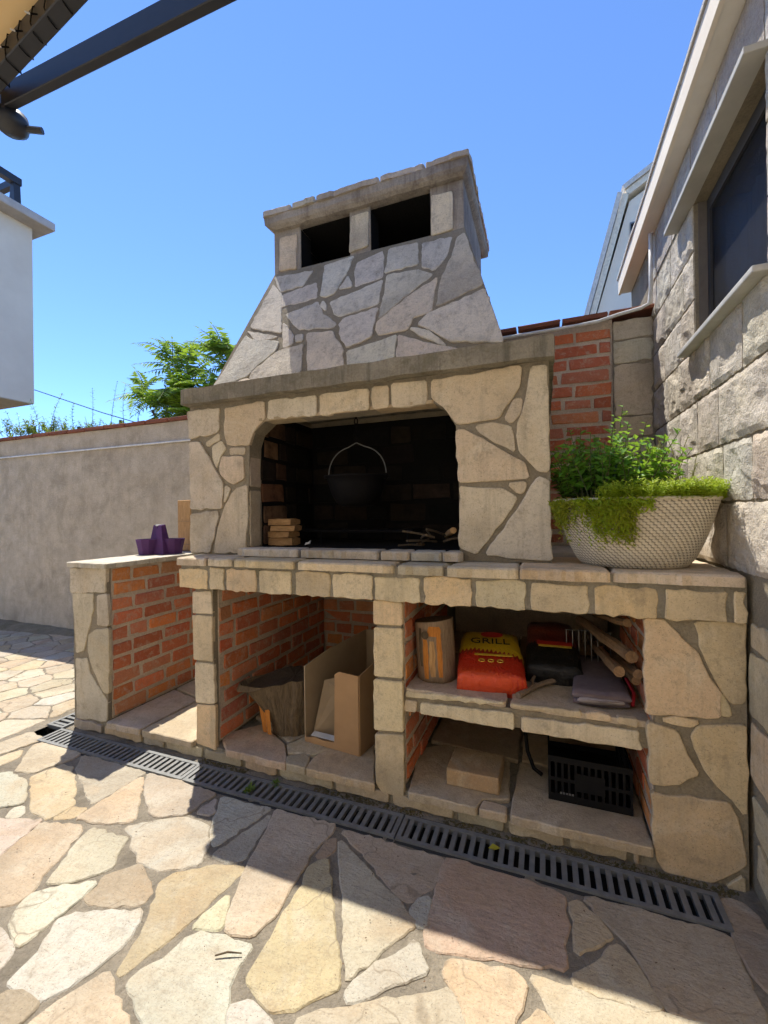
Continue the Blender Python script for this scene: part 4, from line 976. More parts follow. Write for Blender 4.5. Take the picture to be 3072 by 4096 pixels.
('c',[(-0.106,-1.119),(-0.059,-0.902),(-0.098,-0.831),(-0.21,-0.871),(-0.273,-1.001)]),
('c',[(0.419,-1.896),(0.378,-1.772),(0.346,-1.762),(0.239,-1.813),(0.299,-2.029)]),
('c',[(-0.835,-1.816),(-0.773,-1.706),(-0.797,-1.672),(-0.888,-1.659),(-0.956,-1.726),(-0.905,-1.817)]),
('p',[(-1.09,-1.625),(-0.997,-1.504),(-1.026,-1.458),(-1.137,-1.458),(-1.174,-1.542),(-1.113,-1.623)]),
('w',[(-1.873,-1.763),(-1.982,-1.689),(-2.067,-1.788),(-1.928,-1.873),(-1.896,-1.865)]),
('c',[(-2.68,0.103),(-2.619,0.242),(-2.709,0.278),(-2.812,0.216),(-2.786,0.121)]),
('c',[(1.743,-1.072),(1.677,-0.951),(1.648,-0.947),(1.599,-0.954),(1.555,-0.973),(1.516,-1.006),(1.593,-1.149),(1.648,-1.164),(1.736,-1.124)]),
('y',[(-1.935,-0.377),(-2.065,-0.377),(-2.117,-0.426),(-2.083,-0.52),(-1.91,-0.488)]),
('c',[(-2.637,-0.978),(-2.797,-0.938),(-2.847,-1.104),(-2.67,-1.091),(-2.637,-1.049)]),
('p',[(-3.273,-1.873),(-3.18,-1.792),(-3.17,-1.688),(-3.277,-1.653),(-3.515,-1.821)]),
('t',[(-0.464,-1.784),(-0.607,-1.735),(-0.626,-1.745),(-0.668,-1.891),(-0.504,-1.985),(-0.442,-1.82)]),
('p',[(-3.152,0.078),(-3.268,0.193),(-3.505,0.086),(-3.297,-0.014)]),
('w',[(-1.511,-0.127),(-1.496,-0.236),(-1.415,-0.274),(-1.323,-0.212),(-1.309,-0.115),(-1.397,-0.078)]),
('c',[(-2.698,-2.217),(-2.545,-1.808),(-2.746,-1.769)]),
('w',[(2.591,-0.666),(2.521,-0.651),(2.412,-0.665),(2.396,-0.678),(2.434,-0.833),(2.473,-0.838),(2.581,-0.774)]),
('c',[(-2.134,-0.159),(-2.124,-0.064),(-2.238,0.024),(-2.297,0.021),(-2.274,-0.219)]),
('t',[(-1.948,-0.011),(-1.877,0.058),(-1.907,0.184),(-2.015,0.2),(-2.053,0.166),(-2.015,0.011)]),
('w',[(-0.469,-1.372),(-0.391,-1.196),(-0.573,-1.154),(-0.606,-1.197),(-0.538,-1.362),(-0.492,-1.386)]),
('o',[(-2.941,-0.596),(-3.085,-0.638),(-3.092,-0.655),(-3.057,-0.775),(-2.992,-0.79),(-2.895,-0.72),(-2.904,-0.615)]),
('w',[(-1.877,0.214),(-1.839,0.384),(-2.005,0.395),(-2.009,0.214),(-1.904,0.198)]),
('y',[(0.79,-1.367),(0.904,-1.228),(0.755,-1.154),(0.635,-1.242),(0.636,-1.279),(0.655,-1.304)]),
('c',[(1.375,-1.993),(1.43,-1.798),(1.386,-1.733),(1.259,-1.714),(1.236,-1.863)]),
('p',[(-1.678,-0.323),(-1.705,-0.182),(-1.806,-0.182),(-1.859,-0.291),(-1.723,-0.352)]),
('w',[(-2.216,-0.401),(-2.304,-0.487),(-2.24,-0.616),(-2.101,-0.522),(-2.134,-0.43)]),
('o',[(-2.417,-0.679),(-2.428,-0.492),(-2.452,-0.475),(-2.578,-0.553),(-2.548,-0.652)]),
('o',[(-3.032,0.508),(-2.993,0.377),(-2.893,0.362),(-2.824,0.429),(-2.88,0.575)]),
('o',[(-0.646,-0.436),(-0.712,-0.297),(-0.863,-0.333),(-0.78,-0.504),(-0.746,-0.514),(-0.667,-0.485)]),
('p',[(-1.313,-0.999),(-1.263,-1.15),(-1.148,-1.103),(-1.122,-0.961),(-1.299,-0.964)]),
('c',[(-1.527,0.125),(-1.523,0.261),(-1.576,0.32),(-1.643,0.322),(-1.719,0.18),(-1.697,0.099),(-1.605,0.07)]),
('p',[(0.367,-1.03),(0.227,-1.098),(0.211,-1.245),(0.352,-1.261),(0.454,-1.123)]),
('w',[(-0.438,-2.293),(-0.312,-2.293),(-0.269,-1.882),(-0.308,-1.836),(-0.428,-1.828),(-0.491,-1.996)]),
('w',[(-3.304,-0.182),(-3.409,-0.266),(-3.248,-0.348),(-3.14,-0.297),(-3.18,-0.182)]),
('w',[(-0.535,-0.654),(-0.413,-0.784),(-0.345,-0.759),(-0.317,-0.634),(-0.408,-0.565),(-0.529,-0.628)]),
('w',[(-0.755,-1.927),(-0.833,-1.832),(-0.906,-1.834),(-0.955,-1.917),(-0.876,-2.2)]),
('c',[(0.929,-0.863),(0.88,-0.832),(0.83,-0.815),(0.775,-0.808),(0.755,-0.815),(0.741,-0.993),(0.769,-1.03),(0.901,-1.001)]),
('w',[(-0.882,-2.348),(-0.444,-2.348),(-0.506,-2),(-0.677,-1.903),(-0.741,-1.932),(-0.87,-2.224)]),
('w',[(-3.167,-1.354),(-3.102,-1.184),(-3.206,-1.129),(-3.28,-1.161),(-3.305,-1.273)]),
('t',[(-2.104,-1.285),(-2.222,-1.187),(-2.316,-1.218),(-2.324,-1.257),(-2.211,-1.38)]),
('w',[(0.359,-0.577),(0.305,-0.54),(0.259,-0.523),(0.228,-0.518),(0.15,-0.597),(0.209,-0.77),(0.328,-0.725)]),
('c',[(-1.242,-0.582),(-1.229,-0.527),(-1.29,-0.41),(-1.396,-0.403),(-1.462,-0.474),(-1.405,-0.603),(-1.373,-0.616)]),
('c',[(-3.139,-0.858),(-3.291,-0.799),(-3.302,-0.949),(-3.201,-0.979),(-3.142,-0.94)]),
('c',[(0.726,-0.809),(0.688,-0.752),(0.647,-0.717),(0.6,-0.696),(0.56,-0.691),(0.47,-0.825),(0.546,-0.869)]),
('o',[(-3.35,-0.539),(-3.279,-0.49),(-3.258,-0.361),(-3.424,-0.277),(-3.689,-0.309),(-3.689,-0.516)]),
('p',[(-2.674,-0.223),(-2.81,-0.204),(-2.87,-0.279),(-2.864,-0.359),(-2.734,-0.433),(-2.641,-0.312)]),
('w',[(-2.87,0.022),(-3.035,0.125),(-3.093,0.072),(-3.06,-0.063),(-2.992,-0.093),(-2.864,-0.049)]),
('w',[(2.543,-1.38),(2.465,-1.449),(2.466,-1.544),(2.527,-1.578),(2.654,-1.538),(2.655,-1.406)]),
('c',[(1.094,-1.216),(0.946,-1.224),(1.001,-1.376),(1.127,-1.374),(1.157,-1.307)]),
('c',[(2.965,-1.885),(2.894,-1.803),(2.787,-1.85),(2.771,-1.905),(2.902,-2.083)]),
('c',[(0.189,-0.8),(-0.038,-0.772),(-0.082,-0.809),(-0.044,-0.895),(0.112,-0.958),(0.191,-0.854)]),
('t',[(3.08,-0.752),(2.973,-0.784),(3.015,-0.942),(3.08,-0.96)]),
('w',[(2.817,-0.777),(2.66,-0.606),(2.612,-0.626),(2.598,-0.775),(2.726,-0.881),(2.765,-0.861)]),
('p',[(2.451,-1.544),(2.45,-1.45),(2.36,-1.398),(2.226,-1.469),(2.26,-1.571),(2.345,-1.594)]),
('p',[(-0.876,-0.558),(-0.904,-0.65),(-0.767,-0.75),(-0.755,-0.528),(-0.785,-0.52)]),
('c',[(-2.47,-1.393),(-2.587,-1.45),(-2.548,-1.594),(-2.5,-1.627),(-2.394,-1.508)]),
('w',[(-2.883,0.59),(-2.955,0.754),(-3.067,0.774),(-3.118,0.655),(-3.071,0.531),(-3.04,0.52)]),
('p',[(-0.035,-1.477),(0.045,-1.413),(0.017,-1.243),(-0.011,-1.226),(-0.125,-1.387)]),
('y',[(-2.886,-0.282),(-2.983,-0.233),(-3.111,-0.308),(-3.056,-0.394),(-2.973,-0.414),(-2.88,-0.359)]),
('c',[(-1.189,-1.535),(-1.152,-1.451),(-1.229,-1.354),(-1.325,-1.428),(-1.339,-1.481),(-1.273,-1.543)]),
('c',[(1.874,-1.452),(1.799,-1.577),(1.994,-1.621),(2.008,-1.49),(1.957,-1.437)]),
('y',[(-0.801,-1.02),(-0.891,-0.887),(-0.925,-0.888),(-1.016,-0.956),(-0.94,-1.116),(-0.827,-1.083)]),
('w',[(-1.014,-0.449),(-0.876,-0.333),(-0.932,-0.236),(-1.084,-0.262),(-1.108,-0.306),(-1.074,-0.417)]),
('o',[(2.269,-1.086),(2.063,-1.108),(2.129,-1.265),(2.166,-1.286),(2.308,-1.203),(2.289,-1.098)]),
('w',[(-1.59,-0.087),(-1.612,0.055),(-1.7,0.083),(-1.753,0.037),(-1.75,-0.118),(-1.703,-0.134)]),
('o',[(2.675,-1.168),(2.725,-1.056),(2.695,-0.963),(2.558,-1),(2.526,-1.059),(2.56,-1.155)]),
('c',[(-0.41,-0.477),(-0.546,-0.405),(-0.632,-0.443),(-0.651,-0.489),(-0.534,-0.612),(-0.416,-0.551)]),
('c',[(-2.361,0.328),(-2.527,0.353),(-2.576,0.254),(-2.468,0.163),(-2.377,0.168),(-2.33,0.25)]),
('p',[(-2.504,-1.644),(-2.558,-1.606),(-2.691,-1.618),(-2.74,-1.753),(-2.545,-1.781),(-2.499,-1.675)]),
('y',[(3.08,-0.979),(3.008,-0.959),(2.94,-0.988),(2.897,-1.076),(2.929,-1.164),(2.982,-1.195),(3.08,-1.172)]),
('c',[(-3.163,-1.79),(-3.047,-1.872),(-2.97,-1.86),(-2.959,-1.838),(-3.018,-1.697),(-3.13,-1.672),(-3.154,-1.689)]),
('c',[(0.699,-1.709),(0.65,-1.543),(0.629,-1.533),(0.512,-1.559),(0.521,-1.694),(0.637,-1.772)]),
('t',[(-2.744,0.416),(-2.616,0.507),(-2.765,0.616),(-2.866,0.583),(-2.809,0.435)]),
('w',[(-1.822,0.377),(-1.859,0.216),(-1.732,0.191),(-1.66,0.327),(-1.705,0.364)]),
('p',[(-2.129,-0.415),(-2.075,-0.365),(-2.07,-0.21),(-2.113,-0.182),(-2.152,-0.182),(-2.275,-0.235),(-2.212,-0.385)]),
('w',[(-0.085,-1.764),(-0.229,-1.718),(-0.294,-1.827),(-0.257,-1.871),(-0.102,-1.873),(-0.047,-1.818)]),
('c',[(-2.862,0.239),(-2.896,0.349),(-2.995,0.364),(-3.058,0.274),(-3.025,0.174)]),
('o',[(-3.3,0.494),(-3.74,0.577),(-3.74,0.265),(-3.257,0.385),(-3.25,0.427)]),
('t',[(2.913,-0.544),(2.881,-0.538),(2.826,-0.538),(2.775,-0.551),(2.728,-0.575),(2.686,-0.611),(2.829,-0.767),(2.892,-0.74)]),
('t',[(-1.106,-0.96),(-1.133,-1.104),(-1.054,-1.169),(-0.964,-1.14),(-1.034,-0.962)]),
('y',[(-2.767,-2.236),(-2.715,-2.236),(-2.768,-1.772),(-2.942,-1.845),(-2.953,-1.869)]),
('p',[(1.291,-1.241),(1.241,-1.117),(1.15,-1.11),(1.107,-1.207),(1.17,-1.298),(1.275,-1.274)]),
('o',[(-1.687,-0.182),(-1.66,-0.321),(-1.609,-0.328),(-1.514,-0.239),(-1.522,-0.182)]),
('w',[(-0.23,-0.604),(-0.172,-0.529),(-0.19,-0.489),(-0.339,-0.413),(-0.392,-0.475),(-0.398,-0.552),(-0.307,-0.621)]),
('c',[(-1.735,0.172),(-1.868,0.199),(-1.891,0.185),(-1.862,0.064),(-1.765,0.051),(-1.713,0.097)]),
('o',[(1.885,-1.207),(1.978,-1.337),(2.112,-1.269),(2.044,-1.105)]),
('p',[(2.05,-0.948),(1.995,-0.824),(1.962,-0.822),(1.913,-0.839),(1.871,-0.876),(1.896,-0.959),(2.02,-1.004)]),
('p',[(-0.67,-0.994),(-0.784,-1.027),(-0.81,-1.089),(-0.727,-1.208),(-0.619,-1.188),(-0.585,-1.143),(-0.591,-1.035)]),
('w',[(1.388,-1.716),(1.482,-1.595),(1.372,-1.477),(1.247,-1.548),(1.25,-1.689)]),
('c',[(0.176,-2.265),(0.223,-2.265),(0.286,-2.042),(0.224,-1.818),(0.079,-1.886)]),
('t',[(2.42,-0.838),(2.382,-0.686),(2.331,-0.686),(2.284,-0.701),(2.243,-0.729),(2.206,-0.772),(2.225,-0.851),(2.387,-0.859)]),
('p',[(-1.643,-0.858),(-1.555,-0.787),(-1.566,-0.704),(-1.685,-0.643),(-1.788,-0.79),(-1.771,-0.815)]),
('p',[(-1.799,-2.321),(-1.55,-2.321),(-1.608,-1.966),(-1.707,-1.89),(-1.821,-1.924)]),
('y',[(-2.771,0.634),(-2.709,0.78),(-2.764,0.844),(-2.834,0.851),(-2.938,0.758),(-2.869,0.601)]),
('t',[(2.542,-1.162),(2.507,-1.067),(2.385,-1.047),(2.309,-1.097),(2.327,-1.202),(2.368,-1.23),(2.485,-1.224)]),
('y',[(-2.619,-0.976),(-2.62,-1.046),(-2.488,-1.121),(-2.405,-1.091),(-2.466,-0.899),(-2.559,-0.903)]),
('w',[(2.659,-1.553),(2.535,-1.591),(2.543,-1.722),(2.619,-1.762),(2.672,-1.741),(2.712,-1.67),(2.688,-1.578)]),
('w',[(-1.579,-1.066),(-1.657,-1.151),(-1.668,-1.291),(-1.655,-1.311),(-1.539,-1.326),(-1.486,-1.288),(-1.456,-1.218),(-1.527,-1.088)]),
('t',[(-2.032,0.377),(-2.142,0.374),(-2.212,0.253),(-2.118,0.176),(-2.063,0.176),(-2.025,0.21)]),
('t',[(-1.782,-1.646),(-1.805,-1.73),(-1.712,-1.779),(-1.629,-1.708),(-1.64,-1.592)]),
('c',[(3.08,-0.365),(3.024,-0.377),(3.008,-0.394),(2.946,-0.502),(2.936,-0.546),(3.08,-0.584)]),
('t',[(-0.464,-1.768),(-0.397,-1.595),(-0.491,-1.524),(-0.585,-1.583),(-0.599,-1.722)]),
('c',[(-2.77,-1.472),(-2.827,-1.375),(-2.938,-1.354),(-2.962,-1.375),(-2.957,-1.502),(-2.894,-1.557),(-2.777,-1.49)]),
('c',[(0.934,-1.212),(0.949,-1.065),(0.907,-1.018),(0.773,-1.047),(0.763,-1.142),(0.915,-1.217)]),
('c',[(1.044,-1.878),(1.056,-1.719),(0.991,-1.673),(0.898,-1.792),(0.902,-1.844),(0.959,-1.888)]),
('c',[(-2.715,-0.497),(-2.589,-0.54),(-2.461,-0.462),(-2.487,-0.343),(-2.63,-0.322),(-2.724,-0.444)]),
('c',[(-0.137,-1.378),(-0.023,-1.217),(-0.048,-1.171),(-0.101,-1.14),(-0.248,-1.259),(-0.225,-1.38)]),
('t',[(-0.92,-0.648),(-0.891,-0.555),(-1.002,-0.487),(-1.072,-0.678),(-1.033,-0.69)]),
('c',[(0.988,-1.572),(0.946,-1.451),(0.825,-1.445),(0.8,-1.502),(0.845,-1.591),(0.971,-1.611)]),
('c',[(0.192,-0.532),(0.183,-0.508),(0.116,-0.415),(0.056,-0.401),(0.024,-0.404),(-0.022,-0.539),(0.015,-0.586),(0.138,-0.587)]),
('c',[(-2.291,-1.818),(-2.204,-1.894),(-2.127,-1.88),(-2.081,-1.803),(-2.229,-1.689),(-2.279,-1.736)]),
('t',[(0.466,-1.131),(0.365,-1.268),(0.43,-1.403),(0.622,-1.277),(0.621,-1.243),(0.504,-1.136)]),
('c',[(1.986,-2.323),(2.27,-2.323),(2.222,-2.006),(2.095,-1.879),(1.992,-1.875),(1.944,-1.957)]),
('t',[(0.221,-2.343),(0.652,-2.343),(0.52,-1.924),(0.429,-1.907),(0.304,-2.046)]),
('w',[(-1.357,-0.841),(-1.382,-0.629),(-1.409,-0.619),(-1.549,-0.704),(-1.538,-0.786),(-1.456,-0.848)]),
('c',[(2.262,-1.07),(2.207,-0.883),(2.065,-0.954),(2.032,-1.016),(2.051,-1.092)]),
('c',[(-2.859,-1.097),(-2.809,-0.931),(-2.933,-0.911),(-3.007,-1.016),(-2.999,-1.04)]),
('t',[(-0.68,-0.977),(-0.691,-0.783),(-0.75,-0.765),(-0.874,-0.879),(-0.786,-1.008)]),
('c',[(1.433,-2.331),(1.687,-2.331),(1.733,-1.906),(1.699,-1.847),(1.658,-1.838),(1.432,-2.138)]),
('y',[(-2.016,-1.092),(-1.87,-1.194),(-1.822,-1.131),(-1.838,-1.023),(-1.992,-0.996),(-2.023,-1.065)]),
('c',[(-3.32,-0.95),(-3.31,-0.801),(-3.729,-0.757),(-3.729,-1.013),(-3.445,-1.02)]),
('c',[(-1.7,-0.58),(-1.53,-0.456),(-1.61,-0.343),(-1.666,-0.335),(-1.717,-0.367),(-1.755,-0.527)]),
('c',[(0.72,-2.308),(0.845,-2.308),(0.949,-1.9),(0.892,-1.856),(0.75,-1.919)]),
('w',[(-2.388,-1.074),(-2.25,-1.01),(-2.246,-0.914),(-2.422,-0.868),(-2.45,-0.891)]),
('y',[(-2.265,-0.671),(-2.253,-0.629),(-2.32,-0.494),(-2.411,-0.495),(-2.4,-0.686),(-2.385,-0.702)]),
('w',[(-1.767,-0.522),(-1.73,-0.366),(-1.872,-0.303),(-1.921,-0.369),(-1.894,-0.491),(-1.852,-0.523)]),
('t',[(-1.276,-1.158),(-1.325,-1.011),(-1.509,-1.087),(-1.444,-1.208),(-1.291,-1.194)]),
('t',[(1.779,-1.354),(1.834,-1.206),(1.741,-1.137),(1.656,-1.175),(1.639,-1.385)]),
('c',[(-0.568,-1.139),(-0.392,-1.18),(-0.341,-1.023),(-0.467,-0.957),(-0.574,-1.033)]),
('c',[(2.194,-1.459),(2.026,-1.494),(2.011,-1.63),(2.163,-1.669),(2.243,-1.575),(2.209,-1.471)]),
('y',[(-3.177,-2.069),(-3.061,-1.885),(-3.173,-1.806),(-3.26,-1.883)]),
('c',[(-2.994,-0.219),(-3.002,-0.109),(-3.065,-0.081),(-3.165,-0.173),(-3.123,-0.294)]),
('p',[(-1.136,-2.312),(-0.892,-2.312),(-0.884,-2.223),(-0.968,-1.921),(-1.117,-1.87),(-1.151,-1.917)]),
('c',[(0.512,-1.709),(0.394,-1.772),(0.433,-1.89),(0.524,-1.907),(0.629,-1.788)]),
('c',[(-2.674,-1.107),(-2.843,-1.121),(-2.846,-1.16),(-2.765,-1.256),(-2.667,-1.246)]),
('w',[(-2.459,-0.056),(-2.537,0.036),(-2.63,0.02),(-2.653,-0.044),(-2.624,-0.124),(-2.475,-0.119)]),
('w',[(-1.337,0.133),(-1.35,0.26),(-1.508,0.256),(-1.512,0.126),(-1.419,0.077)]),
('c',[(-2.7,-0.754),(-2.782,-0.791),(-2.807,-0.91),(-2.632,-0.964),(-2.573,-0.892),(-2.643,-0.77)]),
('c',[(-1.34,-1.426),(-1.48,-1.301),(-1.53,-1.336),(-1.507,-1.534),(-1.482,-1.541),(-1.354,-1.479)]),
('w',[(-1.814,-1.447),(-1.906,-1.321),(-1.992,-1.348),(-1.988,-1.557),(-1.899,-1.543)]),
('w',[(3.08,-1.189),(2.987,-1.211),(2.946,-1.396),(3.08,-1.432)]),
('c',[(-3.193,-0.993),(-3.199,-1.115),(-3.093,-1.171),(-3.012,-1.043),(-3.019,-1.019),(-3.133,-0.953)]),
('y',[(-0.087,-1.747),(-0.074,-1.583),(-0.25,-1.593),(-0.225,-1.702)]),
('y',[(-0.894,-0.099),(-0.831,0.034),(-0.879,0.094),(-0.978,0.098),(-1.045,0.039),(-1.037,-0.014)]),
('c',[(-2.984,-0.108),(-2.976,-0.219),(-2.88,-0.267),(-2.822,-0.195),(-2.863,-0.065)]),
('o',[(-2.025,-2.33),(-1.818,-2.33),(-1.84,-1.921),(-1.891,-1.882),(-1.923,-1.89),(-2.025,-2.064)]),
('t',[(-2.016,-0.898),(-1.877,-0.78),(-1.94,-0.684),(-2.028,-0.672),(-2.13,-0.798),(-2.126,-0.823)]),
('c',[(-0.906,-0.182),(-0.921,-0.229),(-0.866,-0.319),(-0.713,-0.283),(-0.672,-0.195)]),
('w',[(0.105,-0.973),(-0.042,-0.914),(-0.088,-1.126),(-0.042,-1.152),(0.111,-1.019)]),
('c',[(-0.758,-1.716),(-0.818,-1.824),(-0.744,-1.915),(-0.684,-1.888),(-0.643,-1.746)]),
('c',[(-2.524,0.666),(-2.393,0.617),(-2.295,0.704),(-2.34,0.817),(-2.515,0.795),(-2.542,0.766)]),
('o',[(-1.939,-0.668),(-1.863,-0.531),(-1.901,-0.503),(-2.076,-0.535),(-2.027,-0.655)]),
('c',[(-2.287,-0.227),(-2.31,0.018),(-2.446,-0.059),(-2.463,-0.125),(-2.393,-0.237)]),
('c',[(0.418,-1.436),(0.202,-1.457),(0.194,-1.57),(0.304,-1.607),(0.441,-1.507)]),
('c',[(0.338,-1.752),(0.3,-1.621),(0.187,-1.583),(0.129,-1.632),(0.212,-1.797),(0.231,-1.803)]),
('w',[(-2.956,-1.254),(-3.086,-1.19),(-3.147,-1.351),(-2.972,-1.363),(-2.949,-1.342)]),
('w',[(-3.093,0.798),(-3.274,0.793),(-3.329,0.719),(-3.271,0.658),(-3.133,0.664),(-3.083,0.782)]),
('t',[(-3.425,-0.26),(-3.269,-0.133),(-3.303,-0.027),(-3.522,0.078),(-3.725,0.093),(-3.725,-0.296)]),
('c',[(1.126,-1.391),(1,-1.394),(0.963,-1.444),(1.004,-1.56),(1.165,-1.499)]),
('t',[(2.925,-2.319),(3.08,-2.319),(3.08,-1.862),(2.978,-1.89),(2.912,-2.098)]),
('o',[(2.771,-1.848),(2.676,-1.758),(2.627,-1.777),(2.612,-1.87),(2.66,-1.929),(2.756,-1.899)]),
('c',[(-2.385,0.502),(-2.549,0.455),(-2.525,0.366),(-2.361,0.342),(-2.324,0.448)]),
('w',[(-2.854,0.226),(-3.022,0.158),(-3.026,0.139),(-2.865,0.038),(-2.801,0.117),(-2.827,0.213)]),
('c',[(-2.692,-2.283),(-2.378,-2.283),(-2.39,-1.886),(-2.531,-1.817)]),
('p',[(-3.012,-1.681),(-2.907,-1.596),(-2.902,-1.569),(-2.966,-1.512),(-3.103,-1.536),(-3.124,-1.657)]),
('w',[(-3.301,0.507),(-3.281,0.646),(-3.344,0.713),(-3.711,0.709),(-3.711,0.584)]),
('c',[(-3.139,-0.528),(-3.27,-0.502),(-3.338,-0.55),(-3.253,-0.674),(-3.106,-0.648),(-3.098,-0.631)]),
('c',[(-2.04,0.55),(-2.206,0.526),(-2.234,0.473),(-2.144,0.389),(-2.028,0.392)]),
('y',[(1.996,-1.639),(1.804,-1.598),(1.808,-1.754),(1.943,-1.771)]),
('t',[(-0.426,-0.794),(-0.544,-0.668),(-0.646,-0.768),(-0.475,-0.883)]),
('w',[(2.31,-1.832),(2.176,-1.721),(2.108,-1.868),(2.229,-1.989)]),
('o',[(2.543,-0.991),(2.47,-0.853),(2.429,-0.849),(2.396,-0.87),(2.39,-1.031),(2.511,-1.05)]),
('w',[(-1.771,-0.83),(-1.785,-0.981),(-1.619,-1.02),(-1.647,-0.872)]),
('p',[(-2.763,-1.494),(-2.692,-1.605),(-2.565,-1.593),(-2.604,-1.45),(-2.653,-1.435)]),
('p',[(0.36,-0.988),(0.198,-0.867),(0.122,-0.968),(0.128,-1.018),(0.222,-1.085),(0.361,-1.018)]),
('o',[(-1.407,-0.394),(-1.422,-0.29),(-1.504,-0.252),(-1.596,-0.338),(-1.516,-0.451),(-1.472,-0.464)]),
('c',[(0.985,-1.383),(0.928,-1.233),(0.802,-1.376),(0.824,-1.426),(0.948,-1.433)]),
('w',[(-3.069,0.285),(-3.008,0.373),(-3.047,0.504),(-3.077,0.515),(-3.235,0.423),(-3.242,0.381),(-3.22,0.337)]),
('y',[(-1.215,0.076),(-1.272,-0.096),(-1.147,-0.119),(-1.055,-0.017),(-1.064,0.037),(-1.163,0.098)]),
('c',[(-2.117,0.16),(-2.224,0.032),(-2.117,-0.051),(-2.029,0.009),(-2.067,0.16)]),
('c',[(-2.742,-0.548),(-2.693,-0.739),(-2.642,-0.754),(-2.564,-0.657),(-2.595,-0.556),(-2.718,-0.514)]),
('c',[(-1.352,-1.858),(-1.243,-1.728),(-1.297,-1.677),(-1.413,-1.687),(-1.452,-1.792)]),
('o',[(-2.556,0.468),(-2.39,0.515),(-2.398,0.603),(-2.528,0.652),(-2.601,0.52)]),
('c',[(-1.405,-0.063),(-1.425,0.065),(-1.519,0.113),(-1.596,0.059),(-1.574,-0.088),(-1.521,-0.113)]),
('o',[(-1.72,-1.793),(-1.813,-1.745),(-1.855,-1.766),(-1.878,-1.868),(-1.829,-1.906),(-1.715,-1.873)]),
('c',[(-3.735,-1.405),(-3.735,-1.846),(-3.534,-1.817),(-3.286,-1.642),(-3.329,-1.519),(-3.676,-1.405)]),
('t',[(-1.997,-0.193),(-1.924,-0.084),(-1.951,-0.024),(-2.019,-0.001),(-2.111,-0.064),(-2.121,-0.161),(-2.061,-0.2)]),
('t',[(-0.299,-2.311),(-0.117,-2.311),(-0.105,-1.887),(-0.255,-1.886)]),
('w',[(-1.159,0.217),(-1.302,0.299),(-1.337,0.265),(-1.323,0.133),(-1.222,0.089),(-1.168,0.112)]),
('o',[(-1.889,-0.299),(-1.996,-0.206),(-2.056,-0.213),(-2.061,-0.361),(-1.932,-0.361)]),
('p',[(-2.538,-1.246),(-2.5,-1.137),(-2.628,-1.064),(-2.657,-1.101),(-2.649,-1.244)]),
('y',[(1.473,-1.361),(1.459,-1.22),(1.416,-1.201),(1.306,-1.248),(1.29,-1.28),(1.388,-1.416)]),
('c',[(-3.257,0.368),(-3.697,0.259),(-3.697,0.109),(-3.522,0.096),(-3.274,0.207),(-3.237,0.329)]),
('o',[(-0.551,-0.39),(-0.51,-0.262),(-0.584,-0.205),(-0.66,-0.202),(-0.701,-0.289),(-0.635,-0.427)]),
('w',[(-2.382,-1.481),(-2.227,-1.388),(-2.336,-1.269),(-2.456,-1.343),(-2.46,-1.379)]),
('w',[(-0.873,-0.348),(-1.004,-0.459),(-0.883,-0.544),(-0.795,-0.506)]),
('c',[(-3.322,-1.27),(-3.297,-1.158),(-3.446,-1.038),(-3.737,-1.031),(-3.737,-1.389),(-3.676,-1.388)]),
('t',[(-0.706,-1.515),(-0.685,-1.41),(-0.787,-1.327),(-0.81,-1.336),(-0.834,-1.469),(-0.743,-1.528)]),
('c',[(1.575,-1.15),(1.497,-1.01),(1.465,-1.014),(1.396,-1.038),(1.425,-1.185),(1.467,-1.203)]),
('w',[(-2.68,0.09),(-2.789,0.108),(-2.856,0.025),(-2.849,-0.042),(-2.665,-0.038),(-2.641,0.025)]),
('p',[(1.705,-2.35),(1.97,-2.35),(1.926,-1.962),(1.751,-1.915)]),
('p',[(-1.616,-1.037),(-1.789,-0.996),(-1.819,-1.019),(-1.803,-1.125),(-1.668,-1.138),(-1.595,-1.059)]),
('y',[(1.966,-1.349),(1.87,-1.214),(1.85,-1.213),(1.796,-1.358),(1.872,-1.433),(1.951,-1.419)]),
('o',[(2.373,-1.247),(2.368,-1.384),(2.456,-1.435),(2.532,-1.369),(2.484,-1.242)]),
('w',[(-2.883,0.353),(-2.848,0.24),(-2.82,0.227),(-2.718,0.289),(-2.748,0.4),(-2.814,0.42)]),
('w',[(0.03,-1.246),(0.057,-1.41),(0.187,-1.438),(0.202,-1.253)]),
('w',[(-0.784,-0.761),(-0.916,-0.665),(-1.018,-0.702),(-0.922,-0.869),(-0.891,-0.868)]),
('w',[(-0.187,-0.472),(-0.135,-0.312),(-0.192,-0.251),(-0.332,-0.396)]),
('p',[(-0.267,-1.262),(-0.379,-1.208),(-0.449,-1.37),(-0.255,-1.401),(-0.243,-1.387)]),
('o',[(1.112,-0.958),(1.077,-0.921),(1.033,-0.896),(0.945,-0.874),(0.919,-1.006),(0.961,-1.052),(1.098,-1.023)]),
('p',[(-0.971,-1.715),(-0.902,-1.647),(-0.945,-1.528),(-0.983,-1.516),(-1.074,-1.633),(-1.008,-1.71)]),
('p',[(-1.086,-1.271),(-0.999,-1.35),(-0.91,-1.302),(-0.962,-1.157),(-1.051,-1.184)]),
('o',[(-0.751,-1.541),(-0.845,-1.481),(-0.93,-1.524),(-0.886,-1.644),(-0.796,-1.657)]),
('w',[(-1.768,-0.118),(-1.77,0.034),(-1.867,0.047),(-1.936,-0.021),(-1.911,-0.079),(-1.793,-0.125)]),
('w',[(2.588,-2.339),(2.911,-2.339),(2.897,-2.1),(2.761,-1.916),(2.664,-1.946)]),
('w',[(-2.886,-0.733),(-2.98,-0.802),(-2.931,-0.896),(-2.821,-0.903),(-2.797,-0.79)]),
('w',[(2.41,-1.794),(2.487,-1.903),(2.594,-1.866),(2.608,-1.776),(2.535,-1.738)]),
